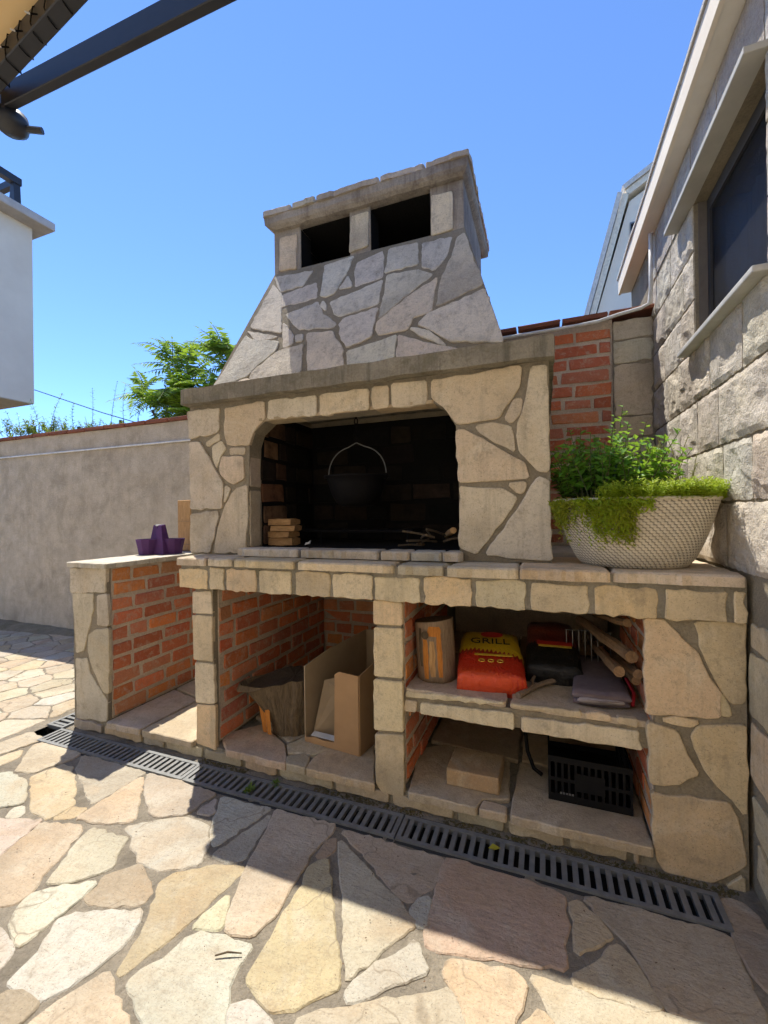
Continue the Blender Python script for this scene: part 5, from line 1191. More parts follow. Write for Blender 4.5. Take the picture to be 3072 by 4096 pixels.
('c',[(-2.951,-0.58),(-2.98,-0.431),(-3.057,-0.412),(-3.124,-0.523),(-3.085,-0.619)]),
('w',[(-2.178,-1.08),(-2.212,-1.174),(-2.098,-1.269),(-2.032,-1.097),(-2.038,-1.071)]),
('c',[(-0.349,-0.395),(-0.458,-0.264),(-0.495,-0.268),(-0.535,-0.391),(-0.403,-0.46)]),
('c',[(-2.827,-1.359),(-2.779,-1.266),(-2.855,-1.175),(-2.939,-1.252),(-2.932,-1.339)]),
('p',[(0.46,-0.814),(0.543,-0.689),(0.506,-0.645),(0.403,-0.588),(0.369,-0.596),(0.342,-0.727)]),
('t',[(-1.803,-1.455),(-1.885,-1.548),(-1.787,-1.632),(-1.645,-1.578),(-1.732,-1.454)]),
('w',[(1.858,-0.894),(1.833,-0.885),(1.775,-0.889),(1.728,-0.92),(1.701,-0.963),(1.752,-1.058),(1.879,-0.962)]),
('p',[(-2.796,-1.757),(-2.902,-1.611),(-3.001,-1.691),(-2.945,-1.827)]),
('o',[(-0.03,-0.759),(0.191,-0.787),(0.136,-0.603),(0.017,-0.602)]),
('c',[(1.238,-1.7),(1.073,-1.721),(1.061,-1.882),(1.099,-1.905),(1.22,-1.861)]),
('c',[(-1.229,-0.323),(-1.278,-0.404),(-1.22,-0.516),(-1.087,-0.419),(-1.12,-0.313)]),
('w',[(1.243,-1.103),(1.306,-1.041),(1.274,-0.995),(1.206,-0.949),(1.122,-0.987),(1.113,-1.029),(1.149,-1.095)]),
('w',[(-1.126,-1.63),(-1.187,-1.55),(-1.271,-1.558),(-1.287,-1.668),(-1.231,-1.721)]),
('w',[(-2.535,-1.264),(-2.65,-1.262),(-2.645,-1.421),(-2.599,-1.436),(-2.475,-1.375),(-2.471,-1.342)]),
('w',[(0.737,-0.822),(0.556,-0.883),(0.599,-0.999),(0.724,-0.989)]),
('p',[(-0.058,-1.578),(-0.072,-1.755),(-0.038,-1.803),(0.113,-1.632),(-0.036,-1.561)]),
('w',[(2.926,-0.983),(2.771,-0.875),(2.73,-0.896),(2.708,-0.951),(2.74,-1.051),(2.884,-1.068)]),
('w',[(-1.1,-1.267),(-1.065,-1.181),(-1.144,-1.116),(-1.261,-1.164),(-1.277,-1.202),(-1.218,-1.304)]),
('w',[(-3.108,-0.663),(-3.25,-0.689),(-3.282,-0.784),(-3.132,-0.842),(-3.073,-0.781)]),
('t',[(-1.29,-0.397),(-1.241,-0.317),(-1.315,-0.227),(-1.407,-0.288),(-1.393,-0.39)]),
('w',[(-2.539,0.05),(-2.48,0.154),(-2.586,0.244),(-2.604,0.239),(-2.668,0.096),(-2.631,0.034)]),
('c',[(-1.118,-0.947),(-1.158,-0.765),(-1.342,-0.848),(-1.298,-0.95)]),
('c',[(-2.484,-1.668),(-2.288,-1.722),(-2.239,-1.676),(-2.234,-1.643),(-2.383,-1.525),(-2.488,-1.643)]),
('w',[(-1.009,-1.729),(-1.111,-1.852),(-0.967,-1.905),(-0.921,-1.826),(-0.973,-1.733)]),
('w',[(-2.364,-2.33),(-2.043,-2.33),(-2.043,-2.064),(-2.128,-1.895),(-2.2,-1.909)]),
('y',[(-1.23,-1.736),(-1.342,-1.868),(-1.161,-1.906),(-1.128,-1.859)]),
('w',[(-2.228,-1.169),(-2.194,-1.076),(-2.245,-1.027),(-2.385,-1.091),(-2.321,-1.199)]),
('c',[(0.669,-1.543),(0.716,-1.701),(0.756,-1.692),(0.828,-1.599),(0.784,-1.513)]),
('o',[(0.842,-1.61),(0.774,-1.699),(0.886,-1.776),(0.978,-1.658),(0.969,-1.63)]),
]

# ================================================================ GROUND AND PAVING
STONE_COL = dict(w=(0.455, 0.43, 0.35), c=(0.455, 0.40, 0.29), p=(0.45, 0.38, 0.285), o=(0.45, 0.365, 0.23), r=(0.43, 0.34, 0.24), t=(0.39, 0.325, 0.225), y=(0.44, 0.40, 0.275))
g = MB(); g.add([(-400, -400, -0.14), (400, -400, -0.14), (400, 400, -0.14), (-400, 400, -0.14)], [(0, 1, 2, 3)])
tag(obj("ground", g, M_SOIL), kind="structure")
te = MB(); te.add([(-9, -10, -0.016), (9, -10, -0.016), (9, -2.05, -0.016), (3.3, -2.05, -0.016), (-3.5, -2.05, -0.016), (-3.5, 1.3, -0.016), (-9, 1.3, -0.016)], [(0, 1, 2, 3, 4, 5, 6)])
tag(obj("terrace", te, mat_stone("terrace_stone", pale_c=(0.50, 0.47, 0.38)), None, (0.43, 0.38, 0.29)), kind="structure")

# mortar bed of the patio with real relief where the camera stands
def patio_bed():
    m = MB()
    nx, ny = 240, 112
    x0, x1, y0, y1 = -3.6, 3.3, -2.1, 1.3
    for j in range(ny + 1):
        for i in range(nx + 1):
            x = x0 + (x1 - x0) * i / nx; y = y0 + (y1 - y0) * j / ny
            h = noise.noise(Vector((x * 14, y * 14, 0))) * 0.0030 + noise.noise(Vector((x * 40, y * 40, 3))) * 0.0022
            m.v.append((x, y, -0.0040 + h * 0.8))
    for j in range(ny):
        for i in range(nx):
            a = j * (nx + 1) + i
            x = x0 + (x1 - x0) * (i + .5) / nx; y = y0 + (y1 - y0) * (j + .5) / ny
            if (-0.16 < y < -0.045 and 0.0 < x < 2.985) or (-0.065 < x < 0.045 and -0.16 < y < 1.05):
                continue
            m.f.append((a, a + 1, a + nx + 2, a + nx + 1))
    return m.mesh("patio", recalc=False)
patio = tag(obj("patio", patio_bed(), M_GMORTAR), kind="structure")
fr_ground = lambda a, b, h: (a, b, h)
for c, P in GROUND + FILL:
    stone("flagstone", P, fr_ground, 0.02, M_FLAG, patio, vary(STONE_COL[c], .10), bevel=0.0035, amp=0.0036, seg=0.022, cut=0.006, lift=random.uniform(-.0025, .0015), tilt=0.004, grow=0.0075 if (c, P) in GROUND else 0.004)
rest = MB()
for c, P in FILL_REST:
    stone_mesh("flagstone", P, fr_ground, 0.02, bevel=0.005, amp=0.003, seg=0.08, cut=0.02, mb=rest)
tag(obj("flagstone_surround", rest.mesh("flagstone_surround"), M_FLAG, patio, (0.58, 0.50, 0.38)), kind="stuff")

# ================================================================ THE STONE BARBECUE
bbq = empty("stone_barbecue", (1.6, 0.4, 0.0), "large stone and brick garden barbecue with tapering hood, counter and open bays", "barbecue")
fr_front = lambda a, b, h: (a, -h, b)                 # plane y = 0, outwards -y

def rough_box(x0, x1, y0, y1, z0, z1, amp=0.006, step=0.09, name="core"):
    bm = bmesh.new()
    bmesh.ops.create_cube(bm, size=1.0)
    bm2 = bm
    for v in bm.verts:
        v.co = Vector(((x0 + x1) / 2 + v.co.x * (x1 - x0), (y0 + y1) / 2 + v.co.y * (y1 - y0), (z0 + z1) / 2 + v.co.z * (z1 - z0)))
    for ax in range(3):
        L = (x1 - x0, y1 - y0, z1 - z0)[ax]
        lo = (x0, y0, z0)[ax]
        cuts = min(40, int(L / step))
        for k in range(1, cuts):
            pt = [0, 0, 0]; pt[ax] = lo + L * k / cuts
            nn = [0, 0, 0]; nn[ax] = 1
            bmesh.ops.bisect_plane(bm, geom=list(bm.verts) + list(bm.edges) + list(bm.faces), plane_co=pt, plane_no=nn)
    for v in bm.verts:
        q = v.co * 9.0
        v.co += Vector((noise.noise(q), noise.noise(q + Vector((7, 3, 1))), noise.noise(q + Vector((2, 9, 5))))) * amp
    me = bpy.data.meshes.new(name); bm.to_mesh(me); bm.free()
    return me

ZP = 0.075
# plinth -----------------------------------------------------------------
plinth = obj("plinth", rough_box(0.085, 3.085, 0.010, 1.10, -0.05, 0.058, 0.003), M_CONC, bbq)
extra_floor = [
    [(0.365, -0.02), (0.60, -0.026), (0.61, 0.36), (0.365, 0.42)],
    [(0.618, -0.024), (0.94, -0.02), (0.94, 0.45), (0.63, 0.37)],
    [(0.365, 0.44), (0.62, 0.38), (0.94, 0.47), (0.94, 1.0), (0.365, 1.0)],
    [(1.07, 0.30), (1.16, 0.26), (1.38, 0.14), (1.42, 0.23), (1.40, 0.62), (1.07, 0.62)],
    [(1.43, 0.24), (1.59, 0.17), (1.88, 0.28), (1.88, 0.62), (1.42, 0.62)],
    [(1.07, 0.64), (1.88, 0.64), (1.88, 1.06), (1.07, 1.06)],
    [(2.398, -0.050), (2.62, -0.056), (2.832, -0.046), (2.832, 0.30), (2.41, 0.33)],
    [(2.01, 0.38), (2.40, 0.345), (2.40, 0.75), (2.01, 0.75)],
    [(2.42, 0.35), (2.832, 0.32), (2.832, 0.75), (2.42, 0.75)],
    [(2.01, 0.77), (2.832, 0.77), (2.832, 1.06), (2.01, 1.06)]]
for P in [p for _, p in FLOOR] + extra_floor:
    stone("floor_slab", [(p[0], max(-0.014, p[1])) for p in P], lambda a, b, h: (a, b, ZP + h), 0.030, M_CLAD, plinth, vary((0.54, 0.435, 0.30), .10), bevel=0.004, amp=0.0022, cut=0.004, grow=0.002)
x = 0.095
while x < 2.80:
    w = random.uniform(0.13, 0.30)
    e = min(x + w, 2.81)
    stone("plinth_stone", [(x, 0.000), (e - 0.012, 0.000), (e - 0.012, 0.043), (x, 0.044)], lambda a, b, h: (a, 0.0 - h, b), 0.03, M_CLAD, plinth, vary((0.45, 0.37, 0.25), .15), lift=random.uniform(-.004, .006), amp=0.004)
    x = e + 0.008

# end wall on the left ------------------------------------------------------
wing = obj("end_wall", rough_box(0.083, 0.348, 0.010, 1.10, 0.0, 0.876, 0.003), M_MORTAR, bbq)
pil_a = obj("pillar", rough_box(0.954, 1.057, 0.010, 1.08, 0.06, 0.806, 0.003), M_MORTAR, bbq)
pil_b = obj("pillar", rough_box(1.889, 1.992, 0.010, 1.08, 0.06, 0.806, 0.003), M_MORTAR, bbq)
pier = obj("corner_pier", rough_box(2.845, 3.087, 0.010, 1.08, -0.02, 0.806, 0.003), M_MORTAR, bbq)
for _, P in PIER:
    cx = sum(p[0] for p in P) / len(P)
    own = wing if cx < .5 else pil_a if cx < 1.4 else pil_b if cx < 2.4 else pier
    base = (0.53, 0.45, 0.33) if own is wing else (0.67, 0.54, 0.335) if own in (pil_a, pil_b) else (0.60, 0.475, 0.285)
    stone("cladding_stone", P, fr_front, 0.022, M_CLAD, own, vary(base, .08), lift=random.uniform(-.005, .000), amp=0.0014 if own in (pil_a, pil_b) else 0.0026, cut=0.002 if own in (pil_a, pil_b) else 0.005, grow=0.004)
for za, zb in ((0.02, 0.30), (0.315, 0.62), (0.63, 0.865)):
    stone("cladding_stone", [(0.02, za), (0.5, za), (0.5, zb), (0.02, zb)], lambda a, b, h: (0.080 - h, a, b), 0.02, M_CLAD, wing, vary((0.53, 0.45, 0.33), .1))
for ya, yb in ((-0.015, 0.30), (0.307, 0.66), (0.668, 1.10)):
    stone("cap_slab", [(0.062, ya), (0.372, ya), (0.372, yb), (0.062, yb)], lambda a, b, h: (a, b, 0.903 + h), 0.026, M_CLAD, wing, vary((0.60, 0.55, 0.45), .05), amp=0.004, tilt=0.002)
brick_wall(wing, 'y', 0.350, 0.035, 1.08, ZP, 0.876, 1, bl=0.19)
brick_wall(pil_a, 'y', 1.059, 0.045, 1.06, ZP, 0.80, 1, bl=0.19)
brick_wall(pil_b, 'y', 1.994, 0.04, 0.80, ZP, 0.80, 1, bl=0.19)
brick_wall(pier, 'y', 2.843, 0.03, 0.60, ZP, 0.80, -1, bl=0.19)
back = obj("back_wall", rough_box(0.36, 3.087, 1.075, 1.17, 0.0, 0.94, 0.003), M_BMORTAR, bbq)
brick_wall(back, 'x', 1.075, 1.06, 1.885, ZP, 0.80, -1, bl=0.2)
brick_wall(back, 'x', 1.075, 0.36, 0.95, ZP, 0.80, -1, bl=0.2)

# counter ----------------------------------------------------------------
cm = MB()
cm.prism([(0.882, -0.006), (3.086, -0.006), (3.086, 1.10), (0.765, 1.10), (0.765, 0.135)], lambda a, b, h: (a, b, h), 0.806, 0.938)
counter = obj("counter", cm, M_CONC, bbq)
SLAB_X = [0.866, 1.044, 1.058, 1.187, 1.203, 1.517, 1.542, 1.968, 1.992, 2.172, 2.188, 2.433, 2.441, 2.722, 2.737, 3.083]
FAS_X = [0.869, 1.042, 1.057, 1.144, 1.154, 1.32, 1.337, 1.503, 1.522, 1.689, 1.704, 1.881, 1.888, 2.077, 2.09, 2.272, 2.285, 2.461, 2.476, 2.657, 2.676, 2.857, 2.874, 3.039, 3.053, 3.083]
for i in range(0, len(SLAB_X), 2):
    a, b = SLAB_X[i], SLAB_X[i + 1]
    j = lambda: random.uniform(-.004, .004)
    stone("top_slab", [(a, -0.022 + j()), ((a + b) / 2, -0.026 + j()), (b, -0.022 + j()), (b, 0.40), (a, 0.40)], lambda p, q, h: (p, q, 0.950 + h), 0.034 + random.uniform(0, .006), M_CLAD, counter, vary((0.67, 0.54, 0.335), .08), bevel=0.007, amp=0.005, seg=0.025, tilt=0.001, lift=random.uniform(-.002, .002))
for a, b in ((0.79, 1.6), (1.61, 2.3), (2.31, 3.083)):
    stone("top_slab", [(a, 0.41), (b, 0.41), (b, 1.07), (a, 1.07)], lambda p, q, h: (p, q, 0.948 + h), 0.03, M_CLAD, counter, vary((0.55, 0.47, 0.34), .08), tilt=0.001)
for i in range(0, len(FAS_X), 2):
    a, b = FAS_X[i], FAS_X[i + 1]
    t = 0.897 + random.uniform(-.006, .006)
    stone("fascia_stone", [(a + .003, 0.806), (b - .003, 0.806), (b - .003, t), ((a + b) / 2, t + random.uniform(-.004, .006)), (a + .003, t)], lambda p, q, h: (p, -0.012 - h, q), 0.05, M_CLAD, counter, vary((0.68, 0.54, 0.325), .08), amp=0.003, seg=0.022, cut=0.004, lift=random.uniform(-.004, .000), grow=0.002)

# shelf in the right bay ----------------------------------------------------
shelf = obj("shelf", rough_box(2.0, 2.845, 0.022, 0.90, 0.372, 0.438, 0.002), M_MORTAR, bbq)
for _, P in SHELF:
    stone("shelf_stone", P, lambda a, b, h: (a, 0.012 - h, b), 0.02, M_CLAD, shelf, vary((0.65, 0.54, 0.36), .07), amp=0.0022, cut=0.006, seg=0.025)
for a, b in ((2.002, 2.385), (2.40, 2.84)):
    stone("shelf_slab", [(a, 0.018), (b, 0.018), (b, 0.50), (a, 0.50)], lambda p, q, h: (p, q, 0.4605 + h), 0.02, M_CLAD, shelf, vary((0.52, 0.42, 0.30), .06), tilt=0.001)
    stone("shelf_slab", [(a, 0.51), (b, 0.51), (b, 0.89), (a, 0.89)], lambda p, q, h: (p, q, 0.4605 + h), 0.02, M_CLAD, shelf, vary((0.52, 0.42, 0.30), .06), tilt=0.001)

# firebox ----------------------------------------------------------------
OPEN = [(1.151, 0.951), (1.155, 1.25), (1.165, 1.491), (1.189, 1.552), (1.264, 1.608), (1.50, 1.603), (1.80, 1.603), (2.088, 1.611), (2.142, 1.582), (2.190, 1.503), (2.199, 1.271), (2.199, 0.951)]
fm = MB()
fm.prism([(0.787, 0.951)] + OPEN + [(2.547, 0.951), (2.547, 1.722), (0.787, 1.722)], lambda a, b, h: (a, h, b), 0.155, 0.247)
fm.box(0.787, 1.153, 0.247, 1.10, 0.951, 1.722)
fm.box(2.199, 2.547, 0.247, 1.10, 0.951, 1.722)
fm.box(1.153, 2.199, 0.775, 1.10, 0.951, 1.722)
fm.box(1.153, 2.199, 0.150, 0.775, 0.945, 0.984)
firebox = obj("firebox", fm, M_MORTAR, bbq)
for _, P in FIRE:
    zc = sum(p[1] for p in P) / len(P)
    cx = sum(p[0] for p in P) / len(P)
    base = (0.68, 0.56, 0.375) if zc > 1.6 and 1.25 < cx < 2.1 else (0.60, 0.505, 0.37) if cx < 1.3 else (0.63, 0.535, 0.385)
    stone("face_stone", P, lambda a, b, h: (a, 0.146 - h, b), 0.02, M_CLAD, firebox, vary(base, .05), lift=random.uniform(-.004, .001), amp=0.0028, grow=0.003)
# reveals of the opening
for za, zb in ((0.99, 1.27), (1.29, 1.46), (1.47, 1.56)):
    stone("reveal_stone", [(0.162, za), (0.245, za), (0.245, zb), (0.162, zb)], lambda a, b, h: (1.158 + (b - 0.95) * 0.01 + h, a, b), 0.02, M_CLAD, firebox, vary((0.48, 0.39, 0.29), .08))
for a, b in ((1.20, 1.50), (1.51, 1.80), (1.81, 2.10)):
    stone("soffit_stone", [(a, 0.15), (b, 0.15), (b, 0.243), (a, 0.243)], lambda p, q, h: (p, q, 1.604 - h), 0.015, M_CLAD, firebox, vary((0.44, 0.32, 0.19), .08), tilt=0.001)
for a, b in ((1.14, 1.475), (1.488, 1.867), (1.879, 2.002), (2.008, 2.135), (2.142, 2.21)):
    stone("hearth_stone", [(a, 0.085 + random.uniform(-.006, .006)), (b, 0.085 + random.uniform(-.006, .006)), (b, 0.20), (a, 0.20)], lambda p, q, h: (p, q, 0.990 + h), 0.036, M_CLAD, firebox, vary((0.56, 0.50, 0.39), .08), bevel=0.007, amp=0.004, seg=0.02)
SOOTY = [(0.023, 0.017, 0.012), (0.015, 0.012, 0.010), (0.030, 0.021, 0.015), (0.010, 0.009, 0.008), (0.008, 0.008, 0.007)]
WARM = [(0.13, 0.07, 0.038), (0.16, 0.09, 0.05), (0.08, 0.046, 0.028), (0.03, 0.02, 0.015)]
soot_mat = M_SOOT
lin = MB()
lin.box(1.153, 1.156, 0.26, 0.775, 0.985, 1.69); lin.box(2.196, 2.1985, 0.26, 0.775, 0.985, 1.69); lin.box(1.156, 2.196, 0.771, 0.7745, 0.985, 1.69)
obj("sooted_lining", lin, M_SOOT, firebox)
brick_wall(firebox, 'y', 1.158, 0.255, 0.47, 0.987, 1.66, 1, bl=0.21, bh=0.095, cols=WARM, name="firebrick", thick=0.03)
brick_wall(firebox, 'y', 1.158, 0.475, 0.765, 0.987, 1.66, 1, bl=0.21, bh=0.095, cols=SOOTY, name="firebrick", thick=0.03)
brick_wall(firebox, 'y', 2.194, 0.255, 0.765, 0.987, 1.66, -1, bl=0.21, bh=0.095, cols=SOOTY, name="firebrick", thick=0.03)
brick_wall(firebox, 'x', 0.770, 1.17, 2.18, 0.987, 1.66, -1, bl=0.21, bh=0.095, cols=SOOTY, name="firebrick", thick=0.03)
obj("soot_bed", rough_box(1.158, 2.194, 0.205, 0.77, 0.975, 0.988, 0.003, 0.05), M_SOOT, firebox)

# concrete band, hood, chimney head and cap -----------------------------------
band = obj("concrete_band", rough_box(0.777, 2.566, 0.104, 1.12, 1.721, 1.798, 0.006, 0.035), M_CONC, bbq)
HY0, HZ0, HY1, HZ1 = 0.1416, 1.800, 0.500, 2.530
def hy(z): return HY0 + (HY1 - HY0) * (z - HZ0) / (HZ1 - HZ0)
_hl = math.hypot(HY1 - HY0, HZ1 - HZ0)
HN = Vector((0, -(HZ1 - HZ0) / _hl, (HY1 - HY0) / _hl))
def fr_hood(a, b, h):
    return (a, hy(b) + HN.y * h, b + HN.z * h)
hm = MB()
o = 0.010
hm.add([(0.932, HY0 + o, HZ0 - .004), (2.392, HY0 + o, HZ0 - .004), (2.392, 1.12, HZ0 - .004), (0.932, 1.12, HZ0 - .004),
        (1.080, HY1 + o, HZ1 + .012), (2.176, HY1 + o, HZ1 + .012), (2.176, 1.12, HZ1 + .012), (1.080, 1.12, HZ1 + .012)],
       [(0, 3, 2, 1), (4, 5, 6, 7), (0, 1, 5, 4), (1, 2, 6, 5), (2, 3, 7, 6), (3, 0, 4, 7)])
hood = obj("hood", hm, M_MORTAR, bbq)
for _, P in HOOD:
    P = [(p[0], max(1.803, min(2.55, p[1]))) for p in P]
    P = [(min(max(p[0], 0.934 + 0.150 * (p[1] - HZ0) / (HZ1 - HZ0)), 2.388 - 0.214 * (p[1] - HZ0) / (HZ1 - HZ0)), p[1]) for p in P]
    stone("hood_stone", P, fr_hood, 0.02, M_HOODST, hood, vary((0.66, 0.59, 0.465), .07), amp=0.003, lift=random.uniform(-.005, .000), seg=0.025, grow=0.003)
# stone skin on the hood's flanks
for s, xb, xt in ((-1, 0.930, 1.078), (1, 2.394, 2.178)):
    def fr_side(a, b, h, s=s, xb=xb, xt=xt):
        k = (b - HZ0) / (HZ1 - HZ0)
        return (xb + (xt - xb) * k + s * h, a, b)
    for za, zb in ((1.81, 2.04), (2.055, 2.28), (2.295, 2.52)):
        y0 = hy((za + zb) / 2) + 0.06
        stone("hood_stone", [(y0, za), (0.62, za), (0.62, zb), (y0 + .03, zb)], fr_side, 0.015, M_HOODST, hood, vary((0.66, 0.59, 0.465), .07))
        stone("hood_stone", [(0.64, za), (1.07, za), (1.07, zb), (0.64, zb)], fr_side, 0.015, M_HOODST, hood, vary((0.66, 0.59, 0.465), .07))
am = MB()
HB, HT = 2.520, 2.800
am.prism([(1.080, .509), (1.255, .509), (1.255, .62), (1.190, .62), (1.190, 1.04), (2.075, 1.04), (2.075, .62), (2.008, .62), (2.008, .509), (2.174, .509), (2.174, 1.12), (1.080, 1.12)], lambda a, b, h: (a, b, h), HB, HT)
head = obj("chimney_head", am, M_CAPC, bbq)
boxobj("vent_post", 1.562, 1.682, 0.509, 0.62, HB, HT, M_CAPC, head)
so = MB()
so.box(1.192, 2.073, 0.625, 1.0385, 2.5435, 2.552); so.box(1.191, 1.195, 0.6205, 1.0385, 2.552, 2.765); so.box(2.070, 2.074, 0.6205, 1.0385, 2.552, 2.765); so.box(1.195, 2.070, 1.034, 1.0385, 2.552, 2.765)
so.box(1.198, 2.068, 0.53, 1.033, 2.766, 2.771); so.box(1.256, 1.2585, 0.512, 0.62, 2.545, 2.76); so.box(1.683, 1.6855, 0.512, 0.62, 2.545, 2.76)
obj("flue_soot", so, M_SOOT, head)
for _, P in HEAD:
    stone("head_stone", P, lambda a, b, h: (a, 0.500 - h, b), 0.015, M_HOODST, head, vary((0.66, 0.57, 0.42), .05), amp=0.002)
cb = bmesh.new()
def ring(z, ins, y_ins=None):
    return [(1.050 + ins, 0.455 + ins * .5, z), (2.206 - ins * .5, 0.455 + ins * .5, z), (2.206 - ins * .5, 1.25 - ins, z), (1.050 + ins, 1.25 - ins, z)]
cp = MB()
rr = [ring(2.776, 0.06), ring(2.788, 0.025), ring(2.803, 0.004), ring(2.843, 0.0)]
for r_ in rr: cp.v += r_
for k in range(3):
    for s in range(4):
        cp.f.append((k * 4 + s, k * 4 + (s + 1) % 4, (k + 1) * 4 + (s + 1) % 4, (k + 1) * 4 + s))
cp.f += [(3, 2, 1, 0), (12, 13, 14, 15)]
cme = cp.mesh("chimney_cap")
cb.from_mesh(cme)
for ax, n0, lo, L in ((0, 22, 1.05, 1.156), (1, 15, .455, .795)):
    for k in range(1, n0):
        pt = [0, 0, 0]; pt[ax] = lo + L * k / n0; nn = [0, 0, 0]; nn[ax] = 1
        bmesh.ops.bisect_plane(cb, geom=list(cb.verts) + list(cb.edges) + list(cb.faces), plane_co=pt, plane_no=nn)
for v in cb.verts:
    q = v.co * 10
    v.co += Vector((noise.noise(q), noise.noise(q + Vector((5, 1, 2))), noise.noise(q + Vector((1, 8, 3))))) * 0.006
cb.to_mesh(cme); cb.free()
cap = obj("chimney_cap", cme, M_CAPC, bbq)
cxs = [1.044, 1.235, 1.39, 1.76, 2.00, 2.222]
for i in range(5):
    a, b = cxs[i], cxs[i + 1] - 0.010
    for ya, yb in ((0.448, 0.80), (0.812, 1.258)):
        stone("roof_slab", [(a, ya + random.uniform(-.006, .006)), (b, ya + random.uniform(-.006, .006)), (b, yb), (a, yb)], lambda p, q, h: (p, q, 2.872 + h), 0.031, M_HOODST, cap, vary((0.50, 0.43, 0.34), .10), amp=0.003, seg=0.02, bevel=0.005, lift=random.uniform(-.002, .002), tilt=0.001)

# ================================================================ DRAIN GRATES
def grate_proto(length):
    fr_ = MB(); w = 0.124
    fr_.box(0, length, 0, 0.016, -0.016, 0.004); fr_.box(0, length, w - 0.016, w, -0.016, 0.004)
    fr_.box(0, 0.016, 0.016, w - 0.016, -0.016, 0.004); fr_.box(length - 0.016, length, 0.016, w - 0.016, -0.016, 0.004)
    n = int((length - 0.032) / 0.0325)
    bar = MB(); bar.box(0, 0.0165, 0.016, w - 0.016, -0.014, 0.002)
    return fr_.mesh("frame"), bar.mesh("bar"), n
GR = {}
def grate(x, y, length, rot, label):
    if length not in GR:
        GR[length] = grate_proto(length)
    fme, bme, n = GR[length]
    e = empty("drain_grate", (x, y, 0.0), label, "drain grate", "drain grates around the foot of the barbecue")
    e.rotation_euler = (0, 0, rot)
    def add(nm, me, mat, lx=0.0):
        if not me.materials: me.materials.append(mat)
        q = bpy.data.objects.new(nm, me); col.objects.link(q); q.parent = e; q.location = (lx, 0, 0)
    add("frame", fme, M_GRATE)
    step = (length - 0.032) / n
    for k in range(n):
        add("bar", bme, M_GRATE, 0.016 + step * k + (step - 0.0165) / 2)
    tr = MB(); tr.box(0, length, 0.0, 0.124, -0.11, -0.085); tr.box(0, length, -0.012, 0.0, -0.11, -0.003); tr.box(0, length, 0.124, 0.136, -0.11, -0.003)
    me = tr.mesh("channel")
    add("channel", me, M_TROUGH)
grate(2.016, -0.164, 0.975, 0, "steel drain grate at the corner pier and house wall")
grate(1.036, -0.164, 0.975, 0, "steel drain grate in front of the cardboard box bay, wholly in shade")
grate(0.056, -0.164, 0.975, 0, "steel drain grate with a sunlit stretch before the open left bay")
grate(0.052, -0.036, 1.10, math.pi / 2, "steel drain grate running back along the outside of the end wall")
ms = MB()
for k in range(2200):
    x = random.uniform(0.5, 3.05); y = random.gauss(-0.016, 0.012)
    if not -0.036 < y < -0.001 or noise.noise(Vector((x * 3.1, 0, 0))) + (x - 2.0) * .25 < -.12: continue
    r = random.uniform(0.005, 0.014)
    ms.add([(x - r, y, -0.012), (x + r * .3, y - r, -0.012), (x + r, y + r * .3, -0.012), (x + random.uniform(-.3, .3) * r, y + r, -0.012), (x, y, random.uniform(-0.003, 0.004))], [(0, 1, 4), (1, 2, 4), (2, 3, 4), (3, 0, 4)])
mo = obj("moss_strip", ms, M_MOSS)
tag(mo, "dark olive moss growing between drain grates and barbecue plinth", "moss", kind="stuff")

# ================================================================ HOUSE ON THE RIGHT
house = empty("stone_house", (3.4, -0.5, 0.0), "rock-faced stone house at the right edge with a dark window", "house")
WX = 3.100
WY0, WY1, WZ0, WZ1 = -0.13, 0.46, 1.80, 2.37
hw = MB()
hw.box(WX, 3.7, -3.2, WY0, 0.0, 2.642); hw.box(WX, 3.7, WY1, 1.75, 0.0, 2.642)
hw.box(WX, 3.7, WY0, WY1, 0.0, WZ0); hw.box(WX, 3.7, WY0, WY1, WZ1, 2.642)
hwall = obj("house_wall", hw, M_MORTAR, house)
def rock_block(ya, yb, za, zb, bulge, color, seed):
    nx, nz = max(4, int((yb - ya) / 0.017)), max(4, int((zb - za) / 0.017))
    m = MB()
    for j in range(nz + 1):
        for i in range(nx + 1):
            u, v = i / nx, j / nz
            y = ya + (yb - ya) * u; z = za + (zb - za) * v
            e = min(u * (yb - ya), (1 - u) * (yb - ya), v * (zb - za), (1 - v) * (zb - za))
            k = min(1.0, e / 0.022)
            q = Vector((y * 7 + seed, z * 7, seed * 1.7))
            q2 = Vector((y * 6.5 + seed, z * 8 + 2.5 * noise.noise(q), seed))
            vor = noise.voronoi(q2)[0]
            rn = noise.noise(q) * 0.7 + min(.5, vor[1] - vor[0]) * 0.8 + noise.noise(q * 3.2) * 0.20 + noise.noise(q * 9) * 0.10
            chip = max(0.0, noise.noise(q * 1.6 + Vector((9, 2, 4))) - 0.12) * 1.9
            h = 0.004 + k * bulge * (0.35 + 0.75 * rn - chip)
            if e < 1e-6:
                y += random.uniform(-.003, .003); z += random.uniform(-.003, .003)
            m.v.append((WX - max(0.001, h), y, z))
    for j in range(nz):
        for i in range(nx):
            a = j * (nx + 1) + i
            m.f.append((a, a + nx + 1, a + nx + 2, a + 1))
    # skirt so that each block is closed against the wall
    n0 = len(m.v)
    edge = [i for i in range(nx + 1)] + [j * (nx + 1) + nx for j in range(1, nz + 1)] + [nz * (nx + 1) + i for i in range(nx - 1, -1, -1)] + [j * (nx + 1) for j in range(nz - 1, 0, -1)]
    for i in edge:
        m.v.append((WX + 0.004, m.v[i][1], m.v[i][2]))
    L = len(edge)
    for k in range(L):
        m.f.append((edge[k], edge[(k + 1) % L], n0 + (k + 1) % L, n0 + k))
    obj("wall_block", m.mesh("wall_block", smooth=False), M_ROCK, hwall, color)
